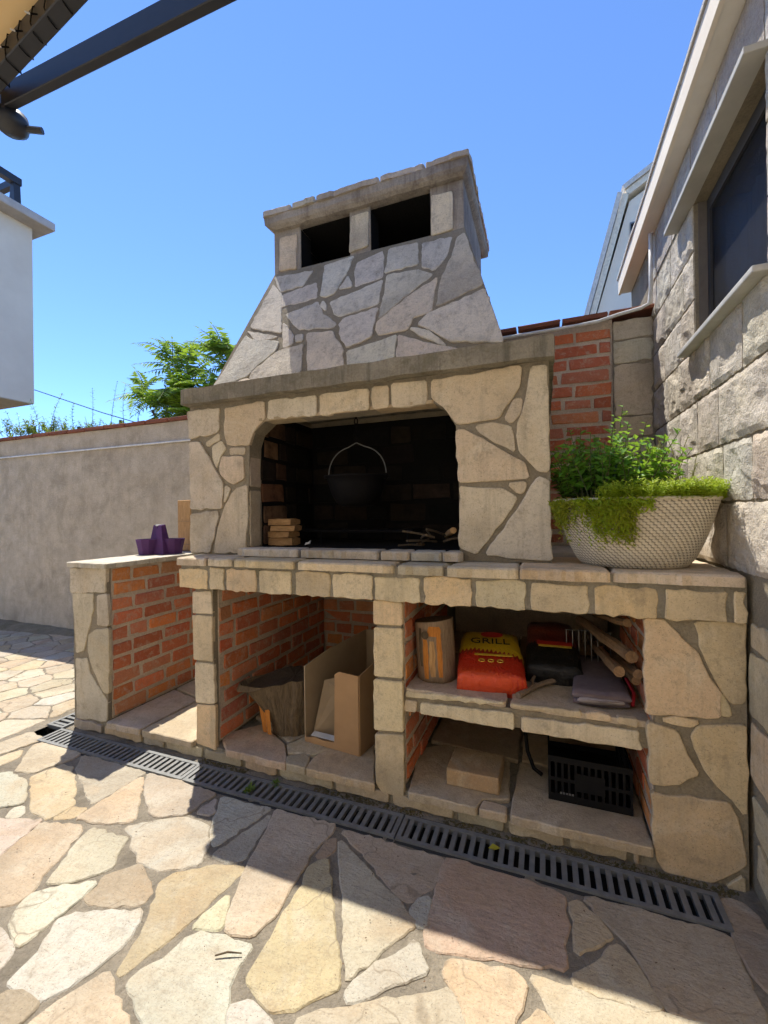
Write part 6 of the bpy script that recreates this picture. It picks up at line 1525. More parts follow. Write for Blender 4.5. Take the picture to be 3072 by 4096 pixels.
COURSES = [(0.955, 1.168), (1.178, 1.362), (1.372, 1.572), (1.582, 1.79), (1.80, 1.985), (1.995, 2.18), (2.19, 2.37), (2.40, 2.636)]
FIXJ = {1: [-0.03], 2: [0.224, 0.441, -0.13], 3: [0.30], }
for ci, (za, zb) in enumerate(COURSES):
    js = sorted(FIXJ.get(ci, []))
    y = -1.0 + random.uniform(0, .1)
    ys = [y]
    while y < 1.13:
        y += random.uniform(0.20, 0.38)
        nx_ = [j for j in js if ys[-1] + 0.05 < j <= y + 0.08]
        if nx_: y = nx_[0]
        ys.append(min(y, 1.13))
    for a, b in zip(ys, ys[1:]):
        if b - a < 0.05: continue
        segs = [(a, b)]
        if zb > WZ0 and za < WZ1 - .01:
            segs = []
            if a < WY0: segs.append((a, min(b, WY0 - .002)))
            if b > WY1: segs.append((max(a, WY1 + .002), b))
        for s, e in segs:
            if e - s > 0.03:
                bul = 0.017 if ci < 7 else 0.006
                cc = (0.56, 0.505, 0.415) if ci < 7 else (0.42, 0.40, 0.37)
                rock_block(s + .004, e - .004, za, zb, bul * random.uniform(.7, 1.3), vary(cc, .08), random.uniform(0, 50))
for _, P in HOUSELOW:
    stone("cladding_stone", [(p[0], max(0.005, p[1])) for p in P], lambda a, b, h: (WX - 0.008 - h, a, b), 0.02, M_CLAD, hwall, vary((0.56, 0.45, 0.28), .08), amp=0.003)
for za, zb in ((0.01, 0.22), (0.23, 0.47), (0.48, 0.70), (0.71, 0.94)):
    y = -0.29
    while y > -2.6:
        w = random.uniform(.25, .4)
        stone("cladding_stone", [(y - w + .015, za), (y, za), (y, zb), (y - w + .015, zb)], lambda a, b, h: (WX - 0.008 - h, a, b), 0.02, M_CLAD, hwall, vary((0.56, 0.45, 0.29), .1))
        y -= w
# unseen cream walls added behind the camera to bounce warm light into the shade
M_REND = mat_plain("cream_render", (0.72, 0.63, 0.48), 0.9, (0.66, 0.57, 0.43), 1.5, 0.2)
boxobj("rear_bounce_wall", -5.0, 3.7, -4.9, -4.6, 0.0, 5.4, M_REND, house)
boxobj("side_bounce_wall", 3.71, 3.9, -4.6, -3.25, 0.0, 5.4, M_REND, house)
# window
fmw = MB(); fx = 3.142
fmw.box(fx, fx + .05, WY0 + .001, WY0 + .03, WZ0 + .001, WZ1 - .001); fmw.box(fx, fx + .05, WY1 - .03, WY1 - .001, WZ0 + .001, WZ1 - .001)
fmw.box(fx, fx + .05, WY0 + .03, WY1 - .03, WZ0 + .001, WZ0 + .03); fmw.box(fx, fx + .05, WY0 + .03, WY1 - .03, WZ1 - .05, WZ1 - .001)
win = obj("window", fmw, mat_plain("dark_window_frame", (0.05, 0.05, 0.052), 0.5), house)
boxobj("pane", fx + .008, fx + .014, WY0 + .03, WY1 - .03, WZ0 + .03, WZ1 - .05, M_GLASS, win)
cu = MB()
for k in range(60):
    y = WY0 + .06 + (WY1 - WY0 - .12) * k / 59
    xx = fx + 0.10 + 0.012 * math.sin(k * 1.15) + 0.006 * math.sin(k * .4)
    lo = WZ0 + .05 + max(0.0, 0.22 - 0.5 * (y - WY0)) * 0.6
    cu.v += [(xx, y, lo), (xx, y, WZ1 - .07)]
for k in range(59):
    cu.f.append((2 * k, 2 * k + 2, 2 * k + 3, 2 * k + 1))
obj("curtain", cu.mesh("curtain", smooth=True, recalc=False), mat_plain("grey_curtain", (0.30, 0.29, 0.28), 0.9), win)
rev = MB(); rev.box(3.112, 3.141, WY1 - .006, WY1 - .001, WZ0 + .001, WZ1 - .001); 
obj("jamb_lining", rev, mat_plain("brown_jamb", (0.16, 0.14, 0.12), 0.7), win)
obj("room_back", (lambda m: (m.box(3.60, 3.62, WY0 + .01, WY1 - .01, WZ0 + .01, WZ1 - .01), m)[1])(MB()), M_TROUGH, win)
boxobj("sill", 3.050, 3.15, -0.165, 0.525, 1.780, 1.799, mat_plain("pale_sill", (0.50, 0.49, 0.46), 0.7, nscale=12), house, bevel=0.004)
M_LINT = mat_plain("painted_lintel", (0.47, 0.46, 0.42), 0.75, (0.40, 0.39, 0.36), 9.0)
boxobj("lintel", 3.040, 3.15, -0.16, 0.655, 2.372, 2.392, M_LINT, house, bevel=0.003)
M_SOFF = mat_plain("painted_soffit", (0.70, 0.66, 0.58), 0.8, (0.62, 0.58, 0.50), 5.0)
boxobj("soffit", 3.030, 3.70, -3.2, 1.76, 2.644, 2.665, M_SOFF, house)
boxobj("fascia_board", 3.024, 3.040, -3.2, 1.77, 2.640, 2.742, M_WHITEP, house)
rf = obj("roof_edge", rough_box(3.016, 3.75, -3.2, 1.78, 2.746, 2.762, 0.004, 0.05), mat_mortar("roof_edge_stone", (0.66, 0.64, 0.60), (0.54, 0.52, 0.49)), house)

# ================================================================ BOUNDARY WALLS
bwall = empty("brick_boundary_wall", (2.8, 1.2, 0.0), "red brick boundary wall behind the planter, beside the house", "wall")
bw = MB(); bw.box(1.88, 2.896, 1.136, 1.30, 0.0, 2.229)
bwc = obj("wall", bw, M_BMORTAR, bwall)
brick_wall(bwc, 'x', 1.136, 2.40, 2.885, 0.95, 2.19, -1, bl=0.25, bh=0.062, cols=[(0.52, 0.15, 0.075), (0.58, 0.18, 0.08), (0.62, 0.22, 0.09), (0.50, 0.155, 0.085)])
pw = obj("stone_pier", rough_box(2.896, 3.099, 1.118, 1.30, 0.0, 2.205, 0.003), M_MORTAR, bwall)
for za, zb in ((0.96, 1.30), (1.31, 1.545), (1.56, 1.665), (1.675, 1.955), (1.97, 2.09), (2.10, 2.205)):
    stone("cladding_stone", [(2.90, za), (3.086, za), (3.086, zb), (2.90, zb)], lambda a, b, h: (a, 1.114 - h, b), 0.02, M_CLAD, pw, vary((0.50, 0.45, 0.35), .08), amp=0.004)
x = 1.9
while x < 3.0:
    boxobj("coping_tile", x, x + 0.235, 1.10, 1.36, 2.232 + (x - 1.9) * .01, 2.258 + (x - 1.9) * .01, M_TILE, bwall, bevel=0.006, jit=0.003)
    x += 0.245
pipe = MB()
pipe.tube([(1.9, 1.095, 2.198), (2.35, 1.095, 2.203), (2.70, 1.095, 2.208), (2.82, 1.095, 2.214), (2.93, 1.095, 2.236), (3.03, 1.09, 2.248), (3.068, 1.08, 2.262), (3.072, 1.06, 2.33), (3.072, 1.05, 2.62)], 0.010, 8)
tag(obj("cable_conduit", pipe.mesh("cable_conduit", smooth=True), M_WPIPE), "white conduit running along the top of the red brick wall", "conduit")

pwall = empty("plaster_boundary_wall", (-1.5, 1.4, 0.0), "grey roughcast boundary wall with a red tile coping at left", "wall")
obj("wall", rough_box(-6.5, 2.36, 1.302, 1.50, -0.02, 1.99, 0.006, 0.14), M_PLASTER, pwall)
x = -6.5
while x < 2.3:
    boxobj("coping_tile", x, x + 0.262, 1.278, 1.55, 1.992, 2.024, M_TILE, pwall, bevel=0.008, jit=0.004)
    x += 0.268
cab = MB(); cab.tube([(-6.4, 1.288, 1.800), (-4, 1.288, 1.806), (-1.5, 1.288, 1.808), (2.2, 1.288, 1.806)], 0.009, 8)
tag(obj("cable_conduit", cab.mesh("cable_conduit", smooth=True), M_WPIPE), "thin white conduit fixed along the grey roughcast wall", "conduit")
dm = MB()
for i in range(60):
    x = -4.6 + 4.7 * i / 59
    w = 0.10 + 0.06 * noise.noise(Vector((x * 3, 0, 0))) + max(0, -x - 1.2) * 0.10
    hgt = 0.012 + 0.015 * (noise.noise(Vector((x * 5, 2, 0))) + .5) + max(0, -x - 1.2) * 0.008
    dm.v += [(x, 1.31, hgt), (x, 1.302 - w * .5, hgt * .7), (x, 1.302 - w, -0.012)]
for i in range(59):
    for k in range(2):
        dm.f.append((3 * i + k, 3 * i + 3 + k, 3 * i + 4 + k, 3 * i + 1 + k))
tag(obj("dirt_bank", dm.mesh("dirt_bank", smooth=True), mat_mortar("dry_dirt", (0.30, 0.25, 0.17), (0.22, 0.18, 0.12), moss=(0.16, 0.14, 0.07))), "brown dirt heaped along the foot of the grey wall", "dirt", kind="stuff")

# ================================================================ THINGS ON AND IN THE BARBECUE
# cauldron ---------------------------------------------------------------
KX, KY = 1.605, 0.46
kz = 1.185
cau = empty("cauldron", (KX, KY, kz), "black iron cauldron hanging by its wire bail in the firebox", "cauldron")
b = MB()
prof = [(0.0005, kz), (0.075, kz + .002), (0.105, kz + .018), (0.130, kz + .06), (0.148, kz + .115), (0.158, kz + .148), (0.172, kz + .152), (0.172, kz + .160), (0.152, kz + .158), (0.138, kz + .11), (0.10, kz + .03), (0.0005, kz + .014)]
b.lathe(prof, KX, KY, 36, cap0=False)
obj("pot", b.mesh("pot", smooth=True), M_IRON, cau)
h = MB()
pts = []
for k in range(25):
    t = math.pi * k / 24
    zz = kz + .15 + 0.168 * math.sin(t) ** 0.85 + (0.018 * max(0, 1 - abs(k - 12) / 1.6))
    pts.append((KX - 0.166 * math.copysign(abs(math.cos(t)) ** .9, math.cos(t)), KY, zz))
h.tube(pts, 0.0030, 8)
obj("bail_handle", h.mesh("bail_handle", smooth=True), M_STEEL, cau)
for s in (-1, 1):
    e = MB(); e.tube([(KX + s * .158, KY, kz + .135), (KX + s * .17, KY, kz + .15), (KX + s * .166, KY, kz + .17)], 0.008, 6)
    obj("ear", e, M_IRON, cau)
ch = empty("pot_chain", (KX, KY, 1.69), "sooty iron chain and hook holding up the cauldron", "chain")
zc = kz + 0.338
lk = MB()
i = 0
while zc < 1.70:
    ringp = []
    for k in range(13):
        t = 2 * math.pi * k / 12
        a, c_ = 0.009 * math.cos(t), 0.019 * math.sin(t)
        ringp.append((KX + (a if i % 2 else 0), KY + (0 if i % 2 else a), zc + .017 + c_))
    m = MB(); m.tube(ringp, 0.003, 5, caps=False)
    obj("chain_link", m, M_IRON, ch)
    zc += 0.031; i += 1

# split firewood stacked in the firebox
def billet(name, c, L, w, t, rotz, mat, label, group, cat="firewood"):
    e = MB()
    n = 5
    rings = []
    for k in range(n + 1):
        x = -L / 2 + L * k / n
        for (u, v) in ((-.5, -.5), (.1, -.55), (.5, -.4), (.48, .3), (.1, .52), (-.45, .45)):
            e.v.append((x, u * w * random.uniform(.9, 1.05), v * t * random.uniform(.88, 1.06)))
    for k in range(n):
        for s in range(6):
            e.f.append((k * 6 + s, k * 6 + (s + 1) % 6, (k + 1) * 6 + (s + 1) % 6, (k + 1) * 6 + s))
    e.f += [tuple(range(6))[::-1], tuple(n * 6 + s for s in range(6))]
    me = e.mesh(name)
    me.materials.append(mat)
    o = bpy.data.objects.new(name, me); o.location = c; o.rotation_euler = (0, 0, rotz)
    col.objects.link(o)
    return tag(o, label, cat, group)
M_BILL = mat_wood("split_firewood", (0.50, 0.30, 0.13), (0.30, 0.165, 0.07), (1.5, 8, 8))
zz = 0.989
for i, (t, rz, dx, lab) in enumerate(((0.040, .10, 0, "lowest firewood split of the stack at the firebox's left"), (0.032, -.05, -.005, "second firewood split from the bottom of the stack in the firebox"), (0.030, .14, .012, "third firewood split from the bottom of the stack in the firebox"), (0.034, .02, .0, "topmost pale firewood split of the stack in the firebox"))):
    billet("firewood_split", (1.238 + dx, 0.335, zz + t / 2), 0.135, 0.10, t, rz, M_BILL, lab, "firewood stacked in the firebox")
    zz += t + 0.001
lg = MB(); lg.tube([(2.150, 0.27, 1.070), (2.10, 0.42, 1.05), (2.05, 0.60, 1.03)], [0.014, 0.016, 0.015], 10, jitter=.06)
tag(obj("branch", lg.mesh("branch"), M_WOODP), "thin branch with a pale cut end at the firebox's right edge", "branch")
t_ = MB()
for k in range(9):
    a = random.uniform(1.98, 2.10); y = random.uniform(.28, .5)
    dx, dy = random.uniform(-.07, .05), random.uniform(-.12, .12)
    t_.tube([(a, y, .995 + k * .006), (a + dx, y + dy, 1.0 + k * .008), (a + dx * 2, y + dy * 2, .998 + k * .01)], 0.005, 5)
tag(obj("twigs", t_, M_STUMP), "dry twigs heaped in the firebox's right corner", "twigs", kind="stuff")
tv = empty("fire_grate", (1.56, .5, .99), "low black iron fire grate standing under the cauldron", "fire grate")
for y in (.40, .62):
    f = MB(); f.tube([(1.20, y, 1.060), (1.93, y, 1.060)], .007, 6); obj("rail", f, M_IRON, tv)
for k in range(12):
    x = 1.23 + .67 * k / 11
    m = MB(); m.tube([(x, .40, 1.062), (x, .62, 1.062)], .005, 5); obj("cross_bar", m, M_IRON, tv)
for x in (1.42, 1.90):
    for y in (.40, .62):
        m = MB(); m.tube([(x, y, 1.06), (x, y, .988)], .006, 6); obj("leg", m, M_IRON, tv)
sc = MB(); sc.prism([(1.37, .992), (1.40, .998), (1.405, 1.016), (1.392, 1.006), (1.378, 1.004)], lambda a, b, h: (a, h, b), .318, .326)
tag(obj("paper_scrap", sc, M_WPIPE), "small crumpled white scrap lying on the firebox floor", "scrap")

# wooden plank and purple carton on the end wall
pl = empty("wooden_plank", (0.19, 0.70, 0.905), "pale upright wooden plank on the end wall, beside the firebox", "plank")
m = MB(); m.box(0.128, 0.245, 0.685, 0.725, 0.906, 1.257)
me = m.mesh("board")
bm = bmesh.new(); bm.from_mesh(me); bmesh.ops.bevel(bm, geom=list(bm.edges), offset=.004, segments=1, affect='EDGES'); bm.to_mesh(me); bm.free()
obj("board", me, M_WOODP, pl)
m = MB(); m.box(0.15, 0.24, .683, .6845, .95, .953); m.box(.14, .235, .683, .6845, 1.11, 1.112)
obj("saw_mark", m, M_WOODL, pl)

M_PURP = mat_plain("purple_carton", (0.085, 0.022, 0.12), 0.75, (0.06, 0.016, 0.09), 14.0, 0.3)
pc = empty("egg_carton_tray", (0.19, 0.48, 0.903), "purple moulded pulp carton with two cups and a peaked middle", "carton")
def cup(cx, cy, r0, r1, h):
    m = MB(); z = 0.904
    m.lathe([(r0, z), (r0 * 1.06, z + h * .3), (r1 * .95, z + h * .8), (r1, z + h), (r1 * .9, z + h), (r0 * .9, z + .01)], cx, cy, 10, cap0=True, cap1=True)
    return m.mesh("cup")
obj("cup", cup(0.13, 0.445, .055, .072, .098), M_PURP, pc)
obj("cup", cup(0.255, 0.53, .052, .070, .098), M_PURP, pc)
for dx, dy in ((0.150, 0.50), (0.218, 0.475)):
    m = MB(); z = .905
    m.add([(dx - .05, dy - .035, z), (dx + .05, dy - .035, z), (dx + .05, dy + .035, z), (dx - .05, dy + .035, z), (dx - .014, dy - .016, z + .185), (dx + .014, dy - .016, z + .185), (dx + .014, dy + .016, z + .19), (dx - .014, dy + .016, z + .19)],
          [(0, 3, 2, 1), (4, 5, 6, 7), (0, 1, 5, 4), (1, 2, 6, 5), (2, 3, 7, 6), (3, 0, 4, 7)])
    obj("peak", m, M_PURP, pc)
m = MB(); m.box(.165, .205, .475, .50, 1.085, 1.096); obj("rim_strip", m, M_WPIPE, pc)

# ---- bay with stump and cardboard box
st = empty("tree_stump", (1.32, 0.25, ZP), "rough flared tree stump standing on the floor left of the cardboard box", "stump")
m = MB()
nz, ns = 14, 44
for j in range(nz + 1):
    v = j / nz
    z = ZP + 0.002 + 0.268 * v
    for s in range(ns):
        t = 2 * math.pi * s / ns
        r = 0.098 + 0.012 * v
        fl = max(0.0, math.cos(t - 3.75)) ** 5
        r += fl * (0.02 + 0.17 * max(0, v - .15) ** 1.1)
        r *= 1 + 0.10 * noise.noise(Vector((math.cos(t) * 2.4, math.sin(t) * 2.4, v * 1.6))) + 0.07 * noise.noise(Vector((math.cos(t) * 8, math.sin(t) * 8, v * 1.4)))
        m.v.append((1.335 + math.cos(t) * r, 0.27 + math.sin(t) * r, z + (0.02 * noise.noise(Vector((t * 2, 1, 0))) if j == nz else 0) - (fl * .05 if j == nz else 0)))
for j in range(nz):
    for s in range(ns):
        m.f.append((j * ns + s, j * ns + (s + 1) % ns, (j + 1) * ns + (s + 1) % ns, (j + 1) * ns + s))
m.f.append(tuple(range(ns))[::-1])
obj("trunk_wood", m, M_STUMP, st)
tp = MB(); tp.v = [m.v[nz * ns + s] for s in range(ns)] + [(1.335, .27, ZP + .262)]
tp.f = [(s, (s + 1) % ns, ns) for s in range(ns)]
obj("sawn_top", tp, mat_wood("weathered_stump_top", (0.085, 0.065, 0.045), (0.05, 0.038, 0.027)), st)
cr = MB()
for k in range(2):
    x0 = 1.222 + k * .035
    cr.add([(x0, .158 - k * .012, ZP + .012), (x0 + .028, .150 - k * .012, ZP + .016), (x0 + .016, .150 - k * .010, ZP + .13), (x0 - .016, .146 - k * .004, ZP + .15)], [(0, 1, 2, 3)])
obj("torn_wood", cr, M_WOODO, st)

bx = empty("cardboard_box", (1.66, 0.35, ZP), "open cardboard box with its front cut down, in the middle bay", "box")
W4 = 0.006
def wallp(name, pts, nrm, mat, t=0.005):
    """flat cardboard wall from 3d points, thickened along nrm"""
    m = MB(); n = len(pts); nv = Vector(nrm).normalized() * t
    m.v = [tuple(Vector(p)) for p in pts] + [tuple(Vector(p) + nv) for p in pts]
    m.f = [tuple(range(n))[::-1], tuple(range(n, 2 * n))] + [(i, (i + 1) % n, (i + 1) % n + n, i + n) for i in range(n)]
    return obj(name, m, mat, bx)
A0, A1 = Vector((1.452, 0.172, ZP)), Vector((1.745, 0.140, ZP))
DD = Vector((0.095, 0.52, 0))
hz = lambda v, z: (v.x, v.y, ZP + z)
L_ = A0 + DD; R_ = A1 + DD
wallp("side_panel", [hz(A0, .002), hz(L_, .002), hz(L_, .40), hz(A0 + DD * .35, .385), hz(A0, .355)], (-1, .1, 0), M_CARDIN)
wallp("side_panel", [hz(A1, .002), hz(R_, .002), hz(R_, .40), hz(A1 + DD * .5, .40), hz(A1, .355)], (1, -.1, 0), M_CARD)
wallp("back_panel", [hz(L_, .002), hz(R_, .002), hz(R_, .41), hz(L_, .40)], (0.1, 1, 0), M_CARDIN)
F1 = A0.lerp(A1, .56)
wallp("front_panel", [hz(F1, .03), hz(A1, .002), hz(A1, .355), hz(A0.lerp(A1, .66), .36), hz(A0.lerp(A1, .58), .345)], (0, -1, 0), M_CARD)
wallp("front_lip", [hz(A0, .002), hz(A0.lerp(A1, .985), .002), hz(F1, .034), hz(A0.lerp(A1, .35), .028), hz(A0.lerp(A1, .2), .033), hz(A0, .022)], (0, -1, 0), M_CARD)
wallp("bottom_panel", [hz(A0, .004), hz(A1, .004), hz(R_, .004), hz(L_, .004)], (0, 0, 1), M_CARDIN)
wallp("inner_flap", [hz(A0 + Vector((.02, .03, 0)), .01), hz(F1 + Vector((-.005, .12, 0)), .01), hz(F1 + Vector((-.01, .13, 0)), .20), hz(A0 + Vector((.12, .12, 0)), .275), hz(A0 + Vector((.06, .08, 0)), .265)], (-.2, 1, 0), M_CARDIN, .004)
wallp("torn_edge", [hz(A0.lerp(A1, .1), .034), hz(F1, .036), hz(F1 + Vector((0, .03, 0)), .042), hz(A0.lerp(A1, .12) + Vector((0, .03, 0)), .04)], (0, 0, 1), M_WPIPE, .002)

# ---- upper shelf
SZ = 0.462
lo = empty("upright_log", (2.09, 0.165, SZ), "round upright log with orange bare streaks on the shelf", "log")
m = MB(); n = 10; ns = 26
LGC = (2.092, 0.172)
def logr(t, v):
    return 0.080 * (1 + .05 * noise.noise(Vector((math.cos(t) * 2, math.sin(t) * 2, v)))) * (1.0 if math.cos(t - 4.6) < .93 else .985)
for j in range(n + 1):
    v = j / n
    for s in range(ns):
        t = 2 * math.pi * s / ns
        r = logr(t, v)
        m.v.append((LGC[0] - .012 * v + math.cos(t) * r, LGC[1] + math.sin(t) * r, SZ + .001 + .238 * v + (0.012 * math.cos(t + .4) if j == n else 0)))
for j in range(n):
    for s in range(ns):
        m.f.append((j * ns + s, j * ns + (s + 1) % ns, (j + 1) * ns + (s + 1) % ns, (j + 1) * ns + s))
m.f.append(tuple(range(ns))[::-1])
obj("log_side", m.mesh("log_side", smooth=True), M_WOODL, lo)
tp = MB(); tp.v = [m.v[n * ns + s] for s in range(ns)]; tp.f = [tuple(range(ns))]
obj("sawn_top", tp, mat_wood("dark_sawn_end", (0.16, 0.10, 0.06), (0.09, 0.055, 0.035)), lo)
for t0, t1, v0, v1, mt in ((4.32, 4.60, .06, .72, M_WOODO), (5.05, 5.30, .10, .93, M_WOODO), (4.62, 5.3, .78, .95, M_WOODO), (4.1, 4.28, .25, .9, M_STUMP), (4.64, 4.95, .1, .7, M_WOODP)):
    q = MB(); k1, k2 = 5, 10
    for j in range(k2 + 1):
        v = v0 + (v1 - v0) * j / k2
        wv = 0.25 * abs(2 * j / k2 - 1) ** 2
        for i in range(k1 + 1):
            t = t0 + (t1 - t0) * (wv / 2 + (1 - wv) * i / k1) + .04 * noise.noise(Vector((v * 9, t0, 0)))
            r = logr(t, v) + .0015
            q.v.append((LGC[0] - .012 * v + math.cos(t) * r, LGC[1] + math.sin(t) * r, SZ + .001 + .238 * v))
    for j in range(k2):
        for i in range(k1):
            a = j * (k1 + 1) + i
            q.f.append((a, a + 1, a + k1 + 2, a + k1 + 1))
    obj("bare_streak", q.mesh("bare_streak", smooth=True), mt, lo)
m = MB(); m.lathe([(.002, 0), (.012, .001), (.016, .004)], 0, 0, 10)
kn = m.mesh("knot"); kn.materials.append(M_STUMP)
ko = bpy.data.objects.new("knot", kn); ko.location = (2.066, .089, .655); ko.rotation_euler = (math.pi / 2, 0, 0); col.objects.link(ko); par(ko, lo)

# charcoal bags -----------------------------------------------------------
def pillow_bag(name, mat, loc, rotz, tilt, Lx, Ly, Lz, parent):
    """soft block: bottom panel at -y, printed face on top"""
    nx, ny, nz = 12, 14, 6
    bm = bmesh.new()
    bmesh.ops.create_cube(bm, size=2.0)
    for ax, c in ((0, nx), (1, ny), (2, nz)):
        for k in range(1, c):
            pt = [0, 0, 0]; pt[ax] = -1 + 2 * k / c; nn = [0, 0, 0]; nn[ax] = 1
            bmesh.ops.bisect_plane(bm, geom=list(bm.verts) + list(bm.edges) + list(bm.faces), plane_co=pt, plane_no=nn)
    R = Matrix.Rotation(rotz, 3, 'Z') @ Matrix.Rotation(tilt, 3, 'X')
    for v in bm.verts:
        u = v.co.copy()
        p = 5.0
        nrm_ = (abs(u.x) ** p + abs(u.z) ** p) ** (1 / p)
        k = 1 / max(1, nrm_) if nrm_ > 1 else 1
        x, z = u.x * k, u.z * k
        taper = 1 - max(0, u.y) ** 2 * 0.10
        bulge = 1 + .06 * (1 - u.x ** 2) * (1 - u.y ** 2)
        yy = u.y - 0.05 * (1 - u.x ** 2) * (1 - u.z ** 2) * (1 if u.y < 0 else 0) * abs(u.y)
        q = Vector((x * Lx / 2 * (1 - max(0, u.y) * .07), yy * Ly / 2, (z + 1) * Lz / 2 * taper * (bulge if z > 0 else 1)))
        nq = q * 22 + Vector((loc[0] * 9, 0, 0))
        q += Vector((noise.noise(nq), noise.noise(nq + Vector((4, 4, 4))), noise.noise(nq + Vector((9, 1, 2))) if z > -.9 else 0)) * .006
        if z > -.9: q.z += .0045 * noise.noise(Vector((q.x * 16 + q.y * 30, q.y * 9, loc[0] * 3)))
        v.co = R @ q + Vector(loc)
    me = bpy.data.meshes.new(name); bm.to_mesh(me); bm.free()
    for p in me.polygons: p.use_smooth = True
    return me, R
def mat_bag(name, stops, gloss=0.32):
    k = NB(name)
    tc = k.n("ShaderNodeTexCoord")
    sep = k.n("ShaderNodeSeparateXYZ")
    k.l(tc.outputs["Generated"], sep.inputs[0])
    wv = k.n("ShaderNodeTexWave", wave_type='BANDS', bands_direction='X')
    wv.inputs["Scale"].default_value = 5.5
    k.l(tc.outputs["Generated"], wv.inputs[0])
    ad = k.n("ShaderNodeMath", operation='MULTIPLY_ADD', i_1=0.05)
    k.l(wv.outputs["Fac"], ad.inputs[0]); k.l(sep.outputs[1], ad.inputs[2])
    nd = k.n("ShaderNodeValToRGB"); nd.color_ramp.interpolation = 'CONSTANT'
    el = nd.color_ramp.elements
    while len(el) < len(stops): el.new(.5)
    for e, (p, c) in zip(el, stops): e.position = p; e.color = (*c, 1)
    k.l(ad.outputs[0], nd.inputs[0])
    k.base(nd.outputs[0]); k.rough(gloss)
    v = k.coords(False)
    k.bump(k.noise(v, 34, 5, .7, 1.0), .8, .012)
    return k.m
ob = empty("charcoal_bag", (2.33, .25, SZ), "red and yellow charcoal bag lying on the shelf beside the log", "bag", "charcoal bags on the shelf")
M_BAG = mat_bag("red_yellow_bag", [(0, (0.66, 0.07, 0.015)), (.12, (0.58, 0.035, 0.012)), (.40, (0.34, 0.015, 0.012)), (.47, (0.72, 0.47, 0.02)), (.97, (0.5, 0.05, 0.02))])
bagme, BR = pillow_bag("bag_body", M_BAG, (2.300, 0.27, SZ + .002), math.radians(8), math.radians(13), .262, .35, .105, ob)
obj("bag_body", bagme, M_BAG, ob)
def text_mesh(s, size, ext=0.0008):
    cu_ = bpy.data.curves.new("lettering", 'FONT'); cu_.body = s; cu_.size = size; cu_.align_x = 'CENTER'; cu_.extrude = ext; cu_.resolution_u = 2
    to = bpy.data.objects.new("lettering", cu_); col.objects.link(to)
    bpy.context.view_layer.update()
    me = bpy.data.meshes.new_from_object(to.evaluated_get(bpy.context.evaluated_depsgraph_get()))
    bpy.data.objects.remove(to); bpy.data.curves.remove(cu_)
    me.name = "lettering"
    return me
def on_bag(me, mat, x, y, zoff, R, loc, name, parent, sx=1.0):
    o_ = bpy.data.objects.new(name, me)
    if not me.materials: me.materials.append(mat)
    o_.matrix_world = Matrix.Translation(Vector(loc) + R @ Vector((x, y, zoff))) @ R.to_4x4() @ Matrix.Diagonal((sx, 1, 1, 1))
    col.objects.link(o_)
    mw = o_.matrix_world.copy()
    par(o_, parent)
    o_.matrix_basis = mw
    return o_
M_INK = mat_plain("black_ink", (0.012, 0.010, 0.010), 0.5)
M_YINK = mat_plain("yellow_ink", (0.75, 0.50, 0.05), 0.5)
M_RINK = mat_plain("red_ink", (0.50, 0.03, 0.02), 0.5)
BL = (2.300, 0.27, SZ + .002)
on_bag(text_mesh("GRILL", .062), M_INK, .0, .045, .1135, BR, BL, "lettering", ob, 1.05)
E1 = MB(); E1.lathe([(.001, 0), (.040, 0), (.040, .002), (.001, .002)], 0, 0, 20, 1.2, .55, cap0=False)
on_bag(E1.mesh("emblem"), M_RINK, 0.01, .128, .1085, BR, BL, "emblem", ob)
RB = MB(); RB.box(-.075, .075, -.006, .006, 0, .002)
on_bag(RB.mesh("ribbon"), M_YINK, .012, -.045, .1135, BR, BL, "ribbon", ob)
for k in range(3):
    CI = MB()
    CI.tube([(.011 * math.cos(2 * math.pi * i / 14), .009 * math.sin(2 * math.pi * i / 14), 0) for i in range(15)], .0022, 5, caps=False)
    on_bag(CI.mesh("symbol"), M_YINK, -.035 + .036 * k, -.085, .1125, BR, BL, "symbol", ob)

kb = empty("charcoal_bag", (2.53, .42, SZ), "black charcoal bag with red print at the back of the shelf", "bag", "charcoal bags on the shelf")
M_BAG2 = mat_bag("black_red_bag", [(0, (0.012, 0.011, 0.011)), (.30, (0.010, 0.009, 0.009)), (.46, (0.14, 0.02, 0.014)), (.62, (0.22, 0.05, 0.03)), (.80, (0.10, 0.015, 0.012))])
bagme2, BR2 = pillow_bag("bag_body", M_BAG2, (2.545, .44, SZ + .002), math.radians(2), math.radians(15), .215, .38, .12, kb)
obj("bag_body", bagme2, M_BAG2, kb)
BL2 = (2.545, .44, SZ + .002)
RB2 = MB(); RB2.box(-.065, .065, -.006, .006, 0, .002)
on_bag(RB2.mesh("ribbon"), M_YINK, .01, -.045, .127, BR2, BL2, "ribbon", kb)
RB3 = MB(); RB3.box(-.07, .07, -.015, .012, 0, .002)
on_bag(RB3.mesh("ribbon"), M_RINK, .01, -.020, .1265, BR2, BL2, "ribbon", kb)

